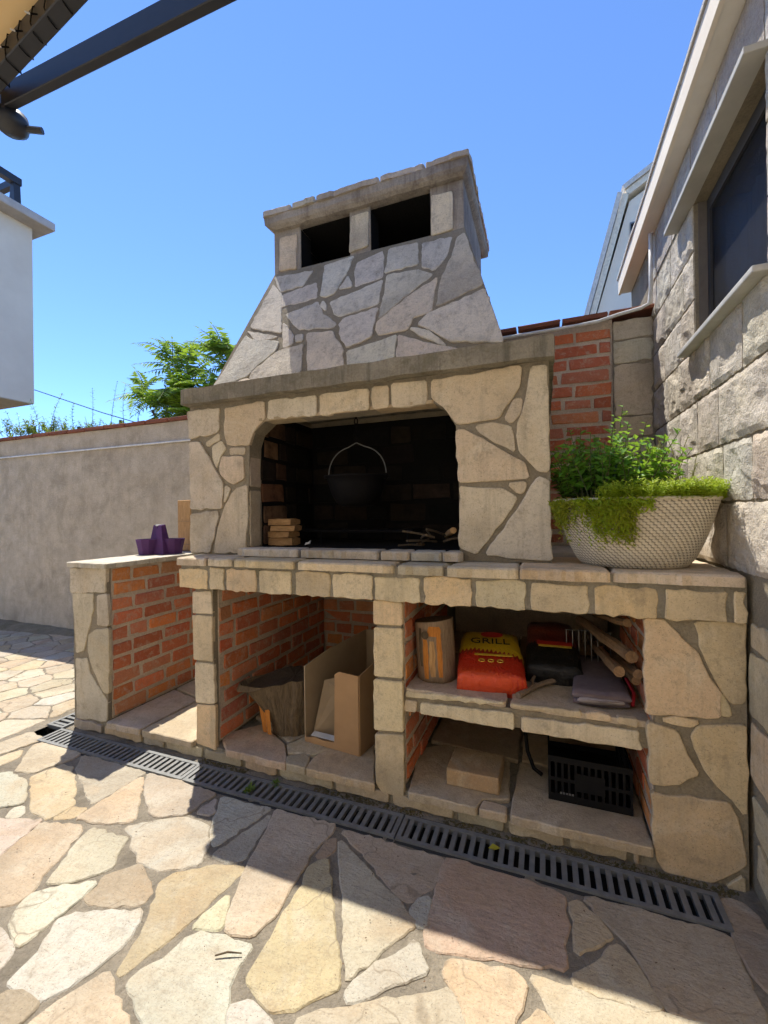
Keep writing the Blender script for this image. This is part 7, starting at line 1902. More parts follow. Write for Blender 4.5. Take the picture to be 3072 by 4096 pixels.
# folded cushion, sticks, wire rack, pruning wood
M_CUSH = mat_plain("mauve_fabric", (0.20, 0.155, 0.165), 0.95, (0.15, 0.115, 0.125), 30, 0.3)
fc = empty("folded_cushion", (2.70, .3, SZ), "folded mauve-grey cushion at the front of the shelf", "cushion")
def fold(name, x0, x1, y0, y1, z0, z1, mat):
    n = 16; m = MB()
    prof_ = []
    cz, hzz = (z0 + z1) / 2, (z1 - z0) / 2
    for k in range(n):
        t = 2 * math.pi * k / n
        c_, s_ = math.cos(t), math.sin(t)
        prof_.append(((x0 + x1) / 2 + math.copysign(abs(c_) ** .35, c_) * (x1 - x0) / 2, cz + math.copysign(abs(s_) ** .7, s_) * hzz))
    ny = 10
    for j in range(ny + 1):
        y = y0 + (y1 - y0) * j / ny
        sh = 1 - (.25 if j in (0, ny) else 0)
        for a, b_ in prof_:
            xx = (x0 + x1) / 2 + (a - (x0 + x1) / 2) * (1 - .25 * j / ny) + .06 * j / ny * .3
            m.v.append((xx, y + .012 * math.sin(a * 30), cz + (b_ - cz) * sh + (b_ > cz) * .004 * noise.noise(Vector((a * 20, y * 20, 0)))))
    for j in range(ny):
        for k in range(n):
            m.f.append((j * n + k, j * n + (k + 1) % n, (j + 1) * n + (k + 1) % n, (j + 1) * n + k))
    m.f += [tuple(range(n))[::-1], tuple(ny * n + k for k in range(n))]
    return obj(name, m.mesh(name, smooth=True), mat, fc)
fold("lower_fold", 2.610, 2.790, .075, .50, SZ + .001, SZ + .022, M_CUSH)
fold("upper_fold", 2.606, 2.796, .070, .50, SZ + .022, SZ + .050, M_CUSH)
fold("foam_edge", 2.622, 2.775, .066, .20, SZ + .014, SZ + .030, mat_plain("pale_foam", (0.42, 0.36, 0.35), .95))
rs = MB(); rs.tube([(2.80, .10, SZ + .012), (2.815, .16, SZ + .03), (2.80, .22, SZ + .06), (2.818, .28, SZ + .04)], .006, 6)
tag(obj("red_strap", rs.mesh("red_strap", smooth=True), mat_plain("red_webbing", (0.42, 0.01, 0.02), .7)), "bright red strap hanging beside the folded cushion", "strap")
wr = empty("wire_rack", (2.66, .40, SZ), "thin wire grill rack standing behind the folded cushion", "wire rack")
m = MB(); m.tube([(2.60, .40, SZ + .18), (2.78, .42, SZ + .175)], .003, 6); obj("rail", m, M_STEEL, wr)
m = MB(); m.tube([(2.60, .40, SZ + .01), (2.78, .42, SZ + .01)], .003, 6); obj("rail", m, M_STEEL, wr)
for k in range(8):
    x = 2.605 + .17 * k / 7
    m = MB(); m.tube([(x, .40 + .02 * k / 7, SZ + .178), (x, .40 + .02 * k / 7, SZ + .004)], .002, 5); obj("wire", m, M_STEEL, wr)
def stick(p0, p1, r, lab, sq=False):
    p0, p1 = Vector(p0), Vector(p1)
    m = MB()
    pts = [p0.lerp(p1, t) + Vector((random.uniform(-.004, .004), 0, random.uniform(-.004, .004))) for t in (0, .25, .5, .75, 1)]
    m.tube(pts, [r, r * 1.02, r, r * .95, r * .9], 9, jitter=.10)
    o_ = obj("branch", m.mesh("branch", smooth=False), M_STICK)
    return tag(o_, lab, "branch", "split branches piled at the shelf's right end")
stick((2.790, .050, .655), (2.672, .62, .64), .021, "upper thick branch with a round cut end, above the cushion")
stick((2.756, .055, .605), (2.715, .62, .535), .019, "lower thick branch, its cut end nearest the cushion")
stick((2.812, .060, .598), (2.78, .62, .52), .016, "short split branch against the bay's right brick side")
stick((2.782, .080, .760), (2.74, .66, .66), .014, "topmost thin branch just under the counter")
stick((2.818, .12, .55), (2.80, .60, .49), .015, "lowest branch of the pile, behind the red strap")
tw = MB(); tw.tube([(2.425, .060, SZ + .010), (2.452, .105, SZ + .013), (2.482, .165, SZ + .012), (2.53, .215, SZ + .016), (2.585, .27, SZ + .014)], [.013, .010, .009, .010, .008], 7, jitter=.15)
tw.tube([(2.478, .16, SZ + .013), (2.47, .19, SZ + .022), (2.478, .225, SZ + .028)], [.008, .007, .005], 6)
tag(obj("driftwood_stick", tw.mesh("driftwood_stick"), M_WOODL), "pale gnarled stick lying on the shelf before the black bag", "stick")
bo = MB(); bo.box(2.50, 2.60, .22, .30, SZ + .001, SZ + .04)
obb = obj("charcoal_lump", rough_box(2.49, 2.60, .235, .30, SZ + .001, SZ + .045, .008, .03), M_IRON)
tag(obb, "black lump of charcoal behind the gnarled stick on the shelf", "charcoal")

# ---- lower right bay
blk = boxobj("stone_block", 2.150, 2.350, .075, .245, ZP + .001, ZP + .066, M_CLAD, None, bevel=.005, jit=.0015, color=(0.40, 0.26, 0.14))
for v in blk.data.vertices:
    if v.co.y > .16: v.co.x += .004
tag(blk, "square tan stone block on the floor under the shelf", "block")
crt = empty("plastic_crate", (2.66, .25, ZP), "black slatted plastic crate in the lower right bay", "crate")
M_CRATE = mat_plain("black_plastic", (0.005, 0.005, 0.006), 0.6, spec=0.2)
CX0, CX1, CY0, CY1, CH = 2.524, 2.802, .122, .50, .165
for nm_, zlo, zhi in (("bottom_rail", .001, .028), ("middle_rail", .075, .088), ("top_rail", CH - .022, CH)):
    m = MB()
    for (a, b_, c_, d_) in ((CX0, CX1, CY0, CY0 + .006), (CX0, CX1, CY1 - .006, CY1), (CX0, CX0 + .006, CY0 + .006, CY1 - .006), (CX1 - .006, CX1, CY0 + .006, CY1 - .006)):
        m.box(a, b_, c_, d_, ZP + zlo, ZP + zhi)
    obj(nm_, m, M_CRATE, crt)
for k in range(13):
    x = CX0 + .001 + (CX1 - CX0 - .010) * k / 12
    boxobj("slat", x, x + .008, CY0 + .001, CY0 + .005, ZP + .028, ZP + CH - .022, M_CRATE, crt)
for k in range(13):
    y = CY0 + .012 + (CY1 - CY0 - .03) * k / 12
    for xx in (CX0 + .001, CX1 - .005):
        boxobj("slat", xx, xx + .004, y, y + .008, ZP + .028, ZP + CH - .022, M_CRATE, crt)
boxobj("label_panel", CX0 + .09, CX0 + .19, CY0 - .002, CY0 + .0005, ZP + .050, ZP + .115, M_CRATE, crt)
boxobj("base", CX0 + .006, CX1 - .006, CY0 + .006, CY1 - .006, ZP + .002, ZP + .008, M_CRATE, crt)
M_DIMW = mat_plain("faded_print", (0.12, 0.12, 0.12), .8)
for k in range(5):
    boxobj("print_mark", CX0 + .040 + k * .010, CX0 + .047 + k * .010, CY0 - .0015, CY0 - .0005, ZP + .030, ZP + .037, M_DIMW, crt)
hs = MB(); hs.tube([(2.40, .42, ZP + .25), (2.43, .36, ZP + .16), (2.445, .30, ZP + .07), (2.47, .27, ZP + .02), (2.50, .25, ZP + .012)], .008, 7)
tag(obj("black_strap", hs.mesh("black_strap", smooth=True), M_CRATE), "black strap dangling left of the black crate", "strap")

# small litter and weeds on the paving
for (x, y, s, lab) in ((2.33, -.10, .03, "yellow fallen leaf on the drain grate"), ):
    m = MB(); m.leaf((x, y, .006), (1, .3, .1), (0, 0, 1), s * 1.4, s, .1)
    tag(obj("fallen_leaf", m, mat_leaf("yellow_leaf", (.45, .40, .03), (.5, .45, .05))), lab, "leaf")
def weed(x, y, n, r, lab):
    e = empty("weed", (x, y, 0), lab, "weed", "weeds in the drain grates")
    m = MB()
    for k in range(n):
        a = random.uniform(0, 6.28); t = random.uniform(.2, 1.2)
        d = Vector((math.cos(a) * math.sin(t), math.sin(a) * math.sin(t), math.cos(t)))
        m.leaf((x + random.uniform(-.01, .01), y + random.uniform(-.01, .01), -.005), d, (0, 0, 1), r * random.uniform(.6, 1.2), r * .35)
    obj("leaves", m, M_LEAFS, e)
weed(1.36, -.12, 26, .035, "small weed sprouting from the grate before the cardboard box")
weed(1.44, -.05, 22, .030, "small weed at the plinth foot, behind the grate")

# wind-blown litter on the flags
tw2 = MB(); tw2.tube([(1.708, -.700, .006), (1.735, -.685, .010), (1.770, -.672, .007)], [.002, .0025, .0015], 5)
tag(obj("twig", tw2, M_STUMP), "short dark twig lying on a large white flagstone", "twig")
lt2 = MB()
for k in range(70):
    x, y = random.uniform(.2, 3.0), random.uniform(-.75, -.19)
    s_ = random.uniform(.002, .0045); a = random.uniform(0, 6.28)
    lt2.leaf((x, y, .006), (math.cos(a), math.sin(a), random.uniform(0, .25)), (0, 0, 1), s_ * random.uniform(1.2, 2.4), s_, .2)
tag(obj("leaf_litter", lt2.mesh("leaf_litter", recalc=False), mat_plain("dry_litter", (0.16, 0.075, 0.03), .9, (0.07, 0.04, 0.02))), "tiny dry leaf scraps scattered over the flagstones", "litter", kind="stuff")

# ================================================================ PLANTER
PX, PY, PRX, PRY, PZ0, PZ1 = 2.820, 0.185, 0.258, 0.200, 0.952, 1.187
def ps(v): return 0.60 + 0.40 * min(1, v) ** 0.60
plant_pot = empty("woven_planter", (PX, PY, PZ0), "cream woven-look oval planter bowl on the counter by the house", "planter")
m = MB()
prof = [(ps(v), PZ0 + (PZ1 - PZ0) * v) for v in (0, .02, .06, .12, .2, .3, .4, .5, .6, .7, .8, .9, 1.0)] + [(0.97, PZ1 + .003), (0.94, PZ1 - .004), (0.90, PZ1 - .05)]
m.lathe(prof, PX, PY, 64, PRX, PRY)
obj("bowl", m.mesh("bowl", smooth=True), mat_plain("planter_gap_brown", (0.30, 0.26, 0.20), 0.8), plant_pot)  # bowl body is a darker brown, seen in the gaps of the weave
wv = MB()
rows = 25
for r in range(rows):
    v = (r + .35) / rows
    n = 72
    z = PZ0 + (PZ1 - PZ0) * v
    s_ = ps(v)
    dv = 1 / rows
    for k in range(n):
        t = 2 * math.pi * (k + (.5 if r % 2 else 0)) / n
        hw_ = 2 * math.pi / n * .52
        pts = []
        for (a, b_, hgt) in ((-1, 0, .0005), (-.5, .44, .002), (.5, .44, .002), (1, 0, .0003), (.5, -.44, .002), (-.5, -.44, .002), (0, 0, .0045)):
            tt = t + a * hw_
            vv = min(.995, max(.002, v + b_ * dv))
            sc_ = ps(vv) + hgt / .23
            pts.append((PX + math.cos(tt) * PRX * sc_, PY + math.sin(tt) * PRY * sc_, PZ0 + (PZ1 - PZ0) * vv - (.002 * a)))
        wv.add(pts, [(0, 5, 6), (5, 4, 6), (4, 3, 6), (3, 2, 6), (2, 1, 6), (1, 0, 6)])
tag(obj("weave", wv.mesh("weave", smooth=False), mat_plain("cream_weave", (0.66, 0.585, 0.45), 0.7, (0.54, 0.47, 0.35), 25), plant_pot), kind="stuff")
rim = MB()
rim.tube([(PX + math.cos(2 * math.pi * k / 60) * PRX * 1.01, PY + math.sin(2 * math.pi * k / 60) * PRY * 1.01, PZ1) for k in range(61)], .006, 6, caps=False)
obj("rim", rim.mesh("rim", smooth=True), MATS["cream_weave"], plant_pot)
sm = MB(); sm.lathe([(.92, PZ1 - .02), (.5, PZ1 - .012), (.001, PZ1 - .008)], PX, PY, 40, PRX, PRY, cap0=False)
obj("soil", sm, M_SOIL, plant_pot)

def rdir(tmin=0, tmax=1.4):
    a = random.uniform(0, 6.283); t = random.uniform(tmin, tmax)
    return Vector((math.cos(a) * math.sin(t), math.sin(a) * math.sin(t), math.cos(t)))
def leafy_stem(lv, stm, base, d, L, nl, ls, lw, curve=.3, top_only=0.15):
    base = Vector(base); d = Vector(d).normalized()
    bend = Vector((random.uniform(-1, 1), random.uniform(-1, 1), random.uniform(-.6, .2))) * curve
    pts = []
    for i in range(7):
        t = i / 6
        pts.append(base + d * (L * t) + bend * (L * t * t))
    stm.tube(pts, [.0028 * (1 - .6 * i / 6) for i in range(7)], 4, caps=False)
    for k in range(nl):
        t = top_only + (1 - top_only) * (k + random.random()) / nl
        i = min(5, int(t * 6)); f_ = t * 6 - i
        p = pts[i].lerp(pts[i + 1], f_)
        ax = (pts[i + 1] - pts[i]).normalized()
        a = k * 1.57 + random.uniform(-.4, .4)
        o1 = ax.orthogonal().normalized(); o2 = ax.cross(o1)
        out_ = o1 * math.cos(a) + o2 * math.sin(a)
        dd = (out_ * 1.0 + ax * random.uniform(.1, .7)).normalized()
        s_ = random.uniform(.65, 1.15) * (1 - .35 * t)
        lv.leaf(p, dd, ax + Vector((0, 0, .6)), ls * s_, lw * s_, .18)

mint = empty("mint_plant", (2.74, .25, PZ1 - .01), "bushy bright green mint plant with tall shoots in the planter", "plant")
lv, stm = MB(), MB()
for k in range(130):
    a = random.uniform(0, 6.283); r = math.sqrt(random.random())
    bxp = 2.755 + math.cos(a) * .155 * r; byp = .235 + math.sin(a) * .12 * r
    lean = Vector(((bxp - 2.755) * 2.6 + random.uniform(-.2, .2), (byp - .235) * 2.2 + random.uniform(-.25, .15), 1))
    leafy_stem(lv, stm, (bxp, byp, PZ1 - .012), lean, random.uniform(.11, .265), 15, .052, .032, .25)
for (bxp, byp, L, lx) in ((2.79, .30, .34, .0), (2.775, .29, .31, -.05), (2.70, .29, .28, -.25), (2.68, .30, .26, -.15), (2.84, .30, .27, .12), (2.80, .27, .27, .05), (2.735, .30, .25, -.05)):
    leafy_stem(lv, stm, (bxp, byp, PZ1 - .012), (lx, .05, 1), L * 1.18, 18, .044, .027, .12, .35)
obj("leaves", lv.mesh("leaves", recalc=False), M_LEAFM, mint)
obj("stems", stm.mesh("stems", recalc=False), M_STEM, mint)

wisp = empty("grassy_weed", (2.97, .30, PZ1 - .01), "pale wispy dried herb at the right back of the planter", "plant")
lv, stm = MB(), MB()
for k in range(46):
    bxp = random.uniform(2.86, 3.03); byp = random.uniform(.23, .32)
    leafy_stem(lv, stm, (bxp, byp, PZ1 - .012), (random.uniform(-.25, .12), random.uniform(-.2, .2), 1), random.uniform(.10, .27), 12, .022, .005, .35, .3)
obj("leaves", lv.mesh("leaves", recalc=False), mat_leaf("dry_herb_leaf", (0.22, 0.24, 0.06), (0.34, 0.33, 0.12), .3), wisp)
obj("stems", stm.mesh("stems", recalc=False), mat_plain("dry_stem", (0.30, 0.28, 0.13), .9), wisp)

sed = empty("sedum_plant", (2.9, .1, PZ1), "yellow-green stonecrop along the planter rim, trailing over its front", "plant")
lv = MB(); lt = MB()
def sprig(mb, pts, n, ls, lw):
    pts = [Vector(p) for p in pts]
    for k in range(n):
        t = (k + random.random()) / n * (len(pts) - 1)
        i = min(len(pts) - 2, int(t)); p = pts[i].lerp(pts[i + 1], t - i)
        ax = (pts[i + 1] - pts[i]).normalized()
        o1 = ax.orthogonal().normalized(); o2 = ax.cross(o1); a = random.uniform(0, 6.28)
        dd = (o1 * math.cos(a) + o2 * math.sin(a)) + ax * random.uniform(.3, 1.0)
        mb.leaf(p, dd, ax, ls * random.uniform(.6, 1.2), lw, .1)
for k in range(520):           # upright fringe on the right and middle of the rim
    t = random.uniform(-2.05, .55)
    rr_ = random.uniform(.80, 1.03)
    p = Vector((PX + math.cos(t) * PRX * rr_, PY + math.sin(t) * PRY * rr_, PZ1 - .006))
    o_ = Vector((math.cos(t) * .5 + random.uniform(-.4, .4), math.sin(t) * .5 + random.uniform(-.4, .4), 1.4)).normalized()
    L = random.uniform(.025, .075)
    sprig(lv, [p, p + o_ * L * .5, p + o_ * L], 20, .016, .005)
def trail(t, L, mb, n):
    p = Vector((PX + math.cos(t) * PRX * .97, PY + math.sin(t) * PRY * .97, PZ1 + .004))
    pts = [p]
    v = 1.0
    for i in range(1, 6):
        v = 1.0 - (L * i / 5) / (PZ1 - PZ0)
        tt = t + random.uniform(-.05, .05)
        s_ = ps(max(.02, v)) + .055 + random.uniform(0, .05)
        pts.append(Vector((PX + math.cos(tt) * PRX * s_, PY + math.sin(tt) * PRY * s_, PZ0 + (PZ1 - PZ0) * max(.02, v))))
    sprig(mb, pts, n, .018, .0065)
for k in range(75):
    t = random.gauss(-1.98, .15)
    trail(t, abs(random.gauss(.085, .04)) + .015, lt if random.random() < .6 else lv, 30)
for k in range(20):
    t = random.gauss(-1.78, .06)
    trail(t, random.uniform(.09, .165), lt, 34)
for k in range(55):
    t = random.gauss(-2.72, .18)
    trail(t, abs(random.gauss(.055, .03)) + .01, lt, 28)
for k in range(60):
    t = random.uniform(-2.35, -1.5)
    trail(t, random.uniform(.01, .045), lv, 18)
obj("upright_shoots", lv.mesh("upright_shoots", recalc=False), M_SEDUM, sed)
obj("trailing_shoots", lt.mesh("trailing_shoots", recalc=False), M_SEDUMD, sed)
for (x, y, lx, lab) in ((2.735, .10, .10, "green plant stake at the left of the planter"), (2.80, .10, .14, "green plant stake at the middle of the planter")):
    m = MB(); m.tube([(x, y, PZ1 - .02), (x + lx * .3, y + .02, PZ1 + .13)], .0045, 6)
    tag(obj("plant_stake", m, mat_plain("green_plastic", (.02, .07, .035), .5)), lab, "stake", "plant stakes in the planter")

# ================================================================ TREES AND SHRUBS BEHIND THE WALL
def frond(lv, st_, base, d, L, pairs, ls, lw, droop):
    base = Vector(base); d = Vector(d).normalized()
    pts = [base + d * (L * t) + Vector((0, 0, -droop * L * t * t)) for t in (0, .2, .4, .6, .8, 1)]
    st_.tube(pts, [.006, .005, .0045, .004, .003, .002], 4, caps=False)
    for k in range(pairs):
        t = .18 + .8 * k / (pairs - 1)
        i = min(4, int(t * 5)); p = pts[i].lerp(pts[i + 1], t * 5 - i)
        ax = (pts[i + 1] - pts[i]).normalized()
        side = ax.cross(Vector((0, 0, 1))); side = side.normalized() if side.length > 1e-4 else Vector((1, 0, 0))
        up = side.cross(ax)
        s_ = math.sin(math.pi * (.16 + .8 * t)) ** .7
        for sg in (-1, 1):
            dd = side * sg + ax * .38 + Vector((0, 0, random.uniform(-.38, -.05)))
            lv.leaf(p, dd, up, ls * s_ * random.uniform(.85, 1.15), lw * s_, .12)
    lv.leaf(pts[-1], pts[-1] - pts[-2], (0, 0, 1), ls * .6, lw * .6)

tree = empty("feathery_tree", (-1.5, 2.6, 0), "feathery green tree with long pinnate leaves behind the grey wall", "tree")
tb = MB()
tb.tube([(-1.5, 2.6, 0), (-1.48, 2.6, 1.2), (-1.55, 2.55, 2.2), (-1.6, 2.5, 3.0)], [.06, .05, .035, .02], 8)
tb.tube([(-1.48, 2.6, 1.3), (-1.1, 2.5, 2.1), (-.95, 2.45, 2.85)], [.04, .03, .018], 7)
tb.tube([(-1.52, 2.6, 1.6), (-2.0, 2.5, 2.2), (-2.15, 2.45, 2.5)], [.035, .022, .015], 7)
obj("trunk", tb.mesh("trunk", smooth=True), M_BARK, tree)
lv, ly, stm = MB(), MB(), MB()
def tuft(c, n, L, ymix, tmax=1.35):
    for k in range(n):
        d = rdir(.35, tmax)
        mb_ = ly if random.random() < ymix else lv
        frond(mb_, stm, Vector(c) + rdir(0, 3.1) * .06, d, L * random.uniform(.8, 1.2), random.randint(9, 12), .15, .036, random.uniform(.25, .55))
tuft((-1.78, 2.5, 3.05), 16, .52, .08)
tuft((-1.60, 2.5, 2.85), 11, .48, .2)
tuft((-.98, 2.45, 2.98), 18, .50, .12)
tuft((-.80, 2.5, 2.80), 11, .45, .3)
tuft((-2.25, 2.45, 2.72), 11, .46, .1, 1.6)
tuft((-2.05, 2.4, 2.55), 12, .45, .5, 1.6)
tuft((-1.60, 2.35, 2.62), 22, .44, .9, 1.6)
tuft((-1.25, 2.35, 2.60), 19, .44, .8, 1.6)
tuft((-1.75, 2.4, 2.42), 16, .42, .6, 1.8)
tuft((-1.15, 2.4, 2.40), 16, .42, .5, 1.8)
tuft((-1.45, 2.4, 2.30), 15, .42, .6, 1.8)
obj("crown", lv.mesh("crown", recalc=False), M_LEAFT, tree)
obj("young_leaves", ly.mesh("young_leaves", recalc=False), M_LEAFY, tree)
obj("leaf_stalks", stm.mesh("leaf_stalks", recalc=False), M_STEM, tree)

def shrub(x, y, z, w, h, n, ls, lab, tall=()):
    e = empty("shrub", (x, y, 0), lab, "shrub", "shrubs showing over the grey wall")
    lv, stm = MB(), MB()
    for k in range(n):
        bx_ = x + random.uniform(-w, w); by_ = y + random.uniform(-.25, .25)
        leafy_stem(lv, stm, (bx_, by_, z - .15), rdir(0, .9), h * random.uniform(.4, 1.0), 16, ls, ls * .42, .35, .2)
    for (dx, L, lx) in tall:
        leafy_stem(lv, stm, (x + dx, y, z), (lx, 0, 1), L, 26, ls * 1.1, ls * .4, .25, .1)
        stm.tube([(x + dx, y, 0), (x + dx, y, z)], .006, 4, caps=False)
    stm.tube([(x, y, 0), (x, y, z)], .02, 6)
    obj("crown", lv.mesh("crown", recalc=False), M_LEAFS, e)
    obj("trunk", stm.mesh("trunk", recalc=False), M_STEM, e)
shrub(-4.05, 2.2, 2.40, .50, .34, 80, .06, "dark leafy shrub under the neighbour's overhang at far left", ((.35, .45, .3), (.1, .4, -.3)))
shrub(-3.15, 2.2, 2.33, .55, .24, 70, .045, "low yellow-green shrub over the wall, left of the feathery tree", ((.25, .50, .15), (-.1, .4, -.3), (.6, .5, .12)))
shrub(-2.45, 2.25, 2.36, .35, .18, 34, .045, "thin twiggy shrub right beside the feathery tree's left side", ((.05, .48, -.12), (.3, .32, .1)))

# overhead wire
m = MB(); m.tube([(-12.0, 6.0, 5.12), (-10.6, 6.0, 4.67), (-7.96, 6.0, 3.79), (-4.0, 6.0, 2.6)], .012, 5)
tag(obj("overhead_wire", m, M_DARKM), "thin overhead wire sagging behind the wall at left", "wire")

# ================================================================ NEIGHBOUR'S BUILDING (left) AND FAR HOUSE (right)
nb = empty("white_building", (-8.5, 2.0, 0), "white rendered building with a projecting upper storey at far left", "building")
boxobj("upper_wall", -12.0, -7.185, 0.6, 4.0, 3.47, 7.05, M_WHITEP, nb)
boxobj("lower_wall", -12.0, -8.4, 0.0, 3.6, 0.0, 3.468, M_WHITEP, nb)
boxobj("soffit", -12.0, -7.19, 0.61, 3.99, 3.455, 3.469, mat_plain("cream_soffit", (0.55, 0.47, 0.35), .8), nb)
boxobj("coping", -12.2, -6.86, 0.4, 4.25, 7.052, 7.22, mat_plain("stone_coping", (0.50, 0.46, 0.42), .8, nscale=4, bump=.2), nb, bevel=.03)
rl = MB()
rl.box(-12.0, -7.42, 3.86, 3.96, 7.95, 8.09); rl.box(-7.56, -7.42, 0.6, 3.86, 7.95, 8.09)
rail = obj("railing", rl, M_DARKM, nb)
for y in (3.82, 2.6, 1.4):
    pm = MB(); pm.add([(-7.64, y, 7.22), (-7.40, y, 7.22), (-7.40, y + .12, 7.22), (-7.64, y + .12, 7.22), (-7.54, y, 7.95), (-7.44, y, 7.95), (-7.44, y + .12, 7.95), (-7.54, y + .12, 7.95)], [(0, 3, 2, 1), (4, 5, 6, 7), (0, 1, 5, 4), (1, 2, 6, 5), (2, 3, 7, 6), (3, 0, 4, 7)])
    obj("railing_post", pm, M_DARKM, rail)

fh = empty("pale_house", (5.5, 8.5, 0), "pale blue-grey gabled house far behind the brick wall at right", "house")
GY = 7.0
gm = MB()
gm.prism([(3.46, 0.0), (9.0, 0.0), (9.0, 5.0), (6.2, 7.9), (4.00, 6.60), (3.46, 4.70)], lambda a, b, h: (a, h, b), GY, 13.0)
obj("wall", gm, mat_plain("blue_grey_render", (0.88, 0.80, 0.66), .85, (0.82, 0.74, 0.61), 1.5), fh)
M_EAV = mat_plain("cream_eave", (0.90, 0.80, 0.62), .8)
def eave(p, q, t, name):
    d = Vector((q[0] - p[0], 0, q[1] - p[1])).normalized(); nn = Vector((-d.z, 0, d.x))
    m = MB()
    for yy in (GY - .10, 13.1):
        for a in (p, q):
            for k in (0, t):
                m.v.append((a[0] + nn.x * k, yy, a[1] + nn.z * k))
    m.f = [(0, 1, 3, 2), (4, 6, 7, 5), (0, 4, 5, 1), (2, 3, 7, 6), (0, 2, 6, 4), (1, 5, 7, 3)]
    obj(name, m, M_EAV, fh)
    m2 = MB()
    for yy in (GY - .14, 13.15):
        for a in (p, q):
            for k in (t + .01, t + .09):
                m2.v.append((a[0] + nn.x * k, yy, a[1] + nn.z * k))
    m2.f = list(m.f)
    obj("roof_tiles", m2, mat_plain("pale_roof_edge", (0.75, 0.70, 0.62), .85), fh)
eave((3.42, 4.62), (3.98, 6.68), .10, "verge_board")
eave((3.97, 6.66), (6.2, 8.0), .10, "verge_board")
for (x, z) in ((4.00, 5.85), (4.16, 6.12)):
    w = boxobj("window", x, x + .11, GY - .03, GY + .05, z, z + .36, mat_plain("grey_window", (0.20, 0.22, 0.23), .4), fh)
    boxobj("pane", x + .015, x + .095, GY - .036, GY - .0305, z + .03, z + .33, M_GLASS, w)

# ================================================================ PERGOLA (upper left)
pg = empty("pergola", (0.5, -0.5, 0), "dark metal pergola corner with a beige canopy at upper left", "pergola")
B0, B1 = Vector((0.40, -0.520, 2.80)), Vector((3.4, -0.455, 2.80))
def beam(name, p, q, w, h, mat, parent):
    p, q = Vector(p), Vector(q)
    d = (q - p).normalized(); s_ = d.cross(Vector((0, 0, 1))).normalized(); u_ = s_.cross(d)
    m = MB()
    for a in (p, q):
        for (i, j) in ((-.5, 0), (.5, 0), (.5, 1), (-.5, 1)):
            m.v.append(tuple(a + s_ * (i * w) + u_ * (j * h)))
    m.f = [(0, 1, 2, 3), (4, 7, 6, 5), (0, 4, 5, 1), (1, 5, 6, 2), (2, 6, 7, 3), (3, 7, 4, 0)]
    me = m.mesh(name)
    bm = bmesh.new(); bm.from_mesh(me); bmesh.ops.bevel(bm, geom=list(bm.edges), offset=.003, segments=1, affect='EDGES'); bm.to_mesh(me); bm.free()
    return obj(name, me, mat, parent)
# front beam: the lower edge towards the camera runs from (0.69,-0.52) to (1.53,-0.50)
beam("front_beam", (0.50, -0.505, 2.80), (3.6, -0.425, 2.80), .032, .088, M_DARKM, pg)
beam("rafter", (0.30, -0.545, 2.795), (1.75, -0.735, 2.795), .050, .07, M_DARKM, pg)
beam("post", (0.30, -0.52, 0.0), (0.3001, -0.52, 2.79), .05, .05, M_DARKM, pg) if False else None
kn = MB()
kn.lathe([(.001, 0), (.035, .004), (.055, .02), (.060, .045), (.055, .075)], 0, 0, 20, cap0=False, cap1=True)
kme = kn.mesh("end_cap", smooth=True); kme.materials.append(M_DARKM)
ko = bpy.data.objects.new("end_cap", kme); ko.location = (0.49, -0.475, 2.735); col.objects.link(ko); par(ko, pg)
bt = MB(); bt.tube([(0.53, -.445, 2.765), (0.585, -.415, 2.765)], .013, 8)
obj("bolt", bt, M_DARKM, pg)
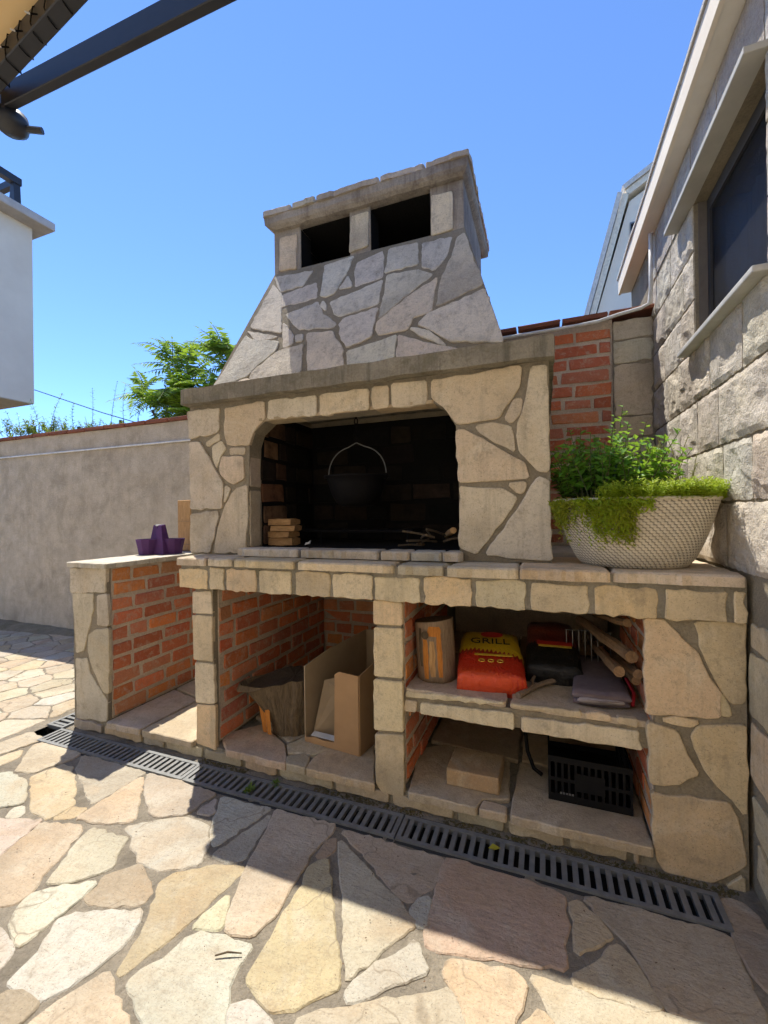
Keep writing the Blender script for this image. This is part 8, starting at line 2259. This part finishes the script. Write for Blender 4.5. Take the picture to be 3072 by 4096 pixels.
# fabric canopy, slung over the rafters
cn = MB(); n1, n2 = 14, 10
for j in range(n2 + 1):
    for i in range(n1 + 1):
        u, v = i / n1, j / n2
        x = -1.2 + 3.6 * u; y = -0.545 - 0.235 * (x - .595) - 0.7 * v
        z = 2.880 + 0.05 * v + .018 * math.sin(v * 18) + .01 * math.sin(u * 9)
        cn.v.append((x, y, z))
for j in range(n2):
    for i in range(n1):
        a = j * (n1 + 1) + i
        cn.f.append((a, a + 1, a + n1 + 2, a + n1 + 1))
kc = NB("canopy_fabric")
kc.base((0.62, 0.50, 0.33)); kc.rough(.9)
tr_ = kc.n("ShaderNodeBsdfTranslucent"); tr_.inputs[0].default_value = (0.62, 0.48, 0.28, 1)
mx_ = kc.n("ShaderNodeMixShader", i_0=.5); kc.l(kc.b.outputs[0], mx_.inputs[1]); kc.l(tr_.outputs[0], mx_.inputs[2]); kc.l(mx_.outputs[0], kc.out.inputs[0])
cme_ = cn.mesh("canopy", smooth=True, recalc=False)
co = obj("canopy", cme_, kc.m, pg)
md = co.modifiers.new("thickness", 'SOLIDIFY'); md.thickness = .002
# string of small lights wound round the rafter
sl = empty("string_lights", (0.8, -0.62, 2.79), "clear string lights wound round the pergola's inner rafter", "string lights")
R0, R1 = Vector((0.30, -0.545, 2.795)), Vector((1.75, -0.735, 2.795))
rd = (R1 - R0).normalized(); rs_ = rd.cross(Vector((0, 0, 1))).normalized()
wp = []
for k in range(160):
    t = k / 159
    a = k * .62
    p = R0.lerp(R1, t)
    q = max(abs(math.cos(a)) / .029, abs(math.sin(a)) / .039)
    wp.append(p + Vector((0, 0, .035)) + rs_ * (math.cos(a) / q) + Vector((0, 0, 1)) * (math.sin(a) / q))
m = MB(); m.tube(wp, .0022, 5, caps=False)
obj("wire", m, M_IRON, sl)
M_BULB = mat_plain("clear_bulb", (0.75, 0.75, 0.72), .15)
for k in range(12):
    p = R0.lerp(R1, .12 + .07 * k) + rs_ * -.026 if False else R0.lerp(R1, .12 + .07 * k) + rs_ * .027
    m = MB(); m.tube([p + Vector((0, 0, .02)), p + rs_ * .022 + Vector((0, 0, .0))], .0028, 5); obj("socket", m, M_IRON, sl)
    m = MB(); m.tube([p + rs_ * .022, p + rs_ * .034 + Vector((0, 0, -.006))], [.0035, .002], 6); obj("bulb", m, M_BULB, sl)
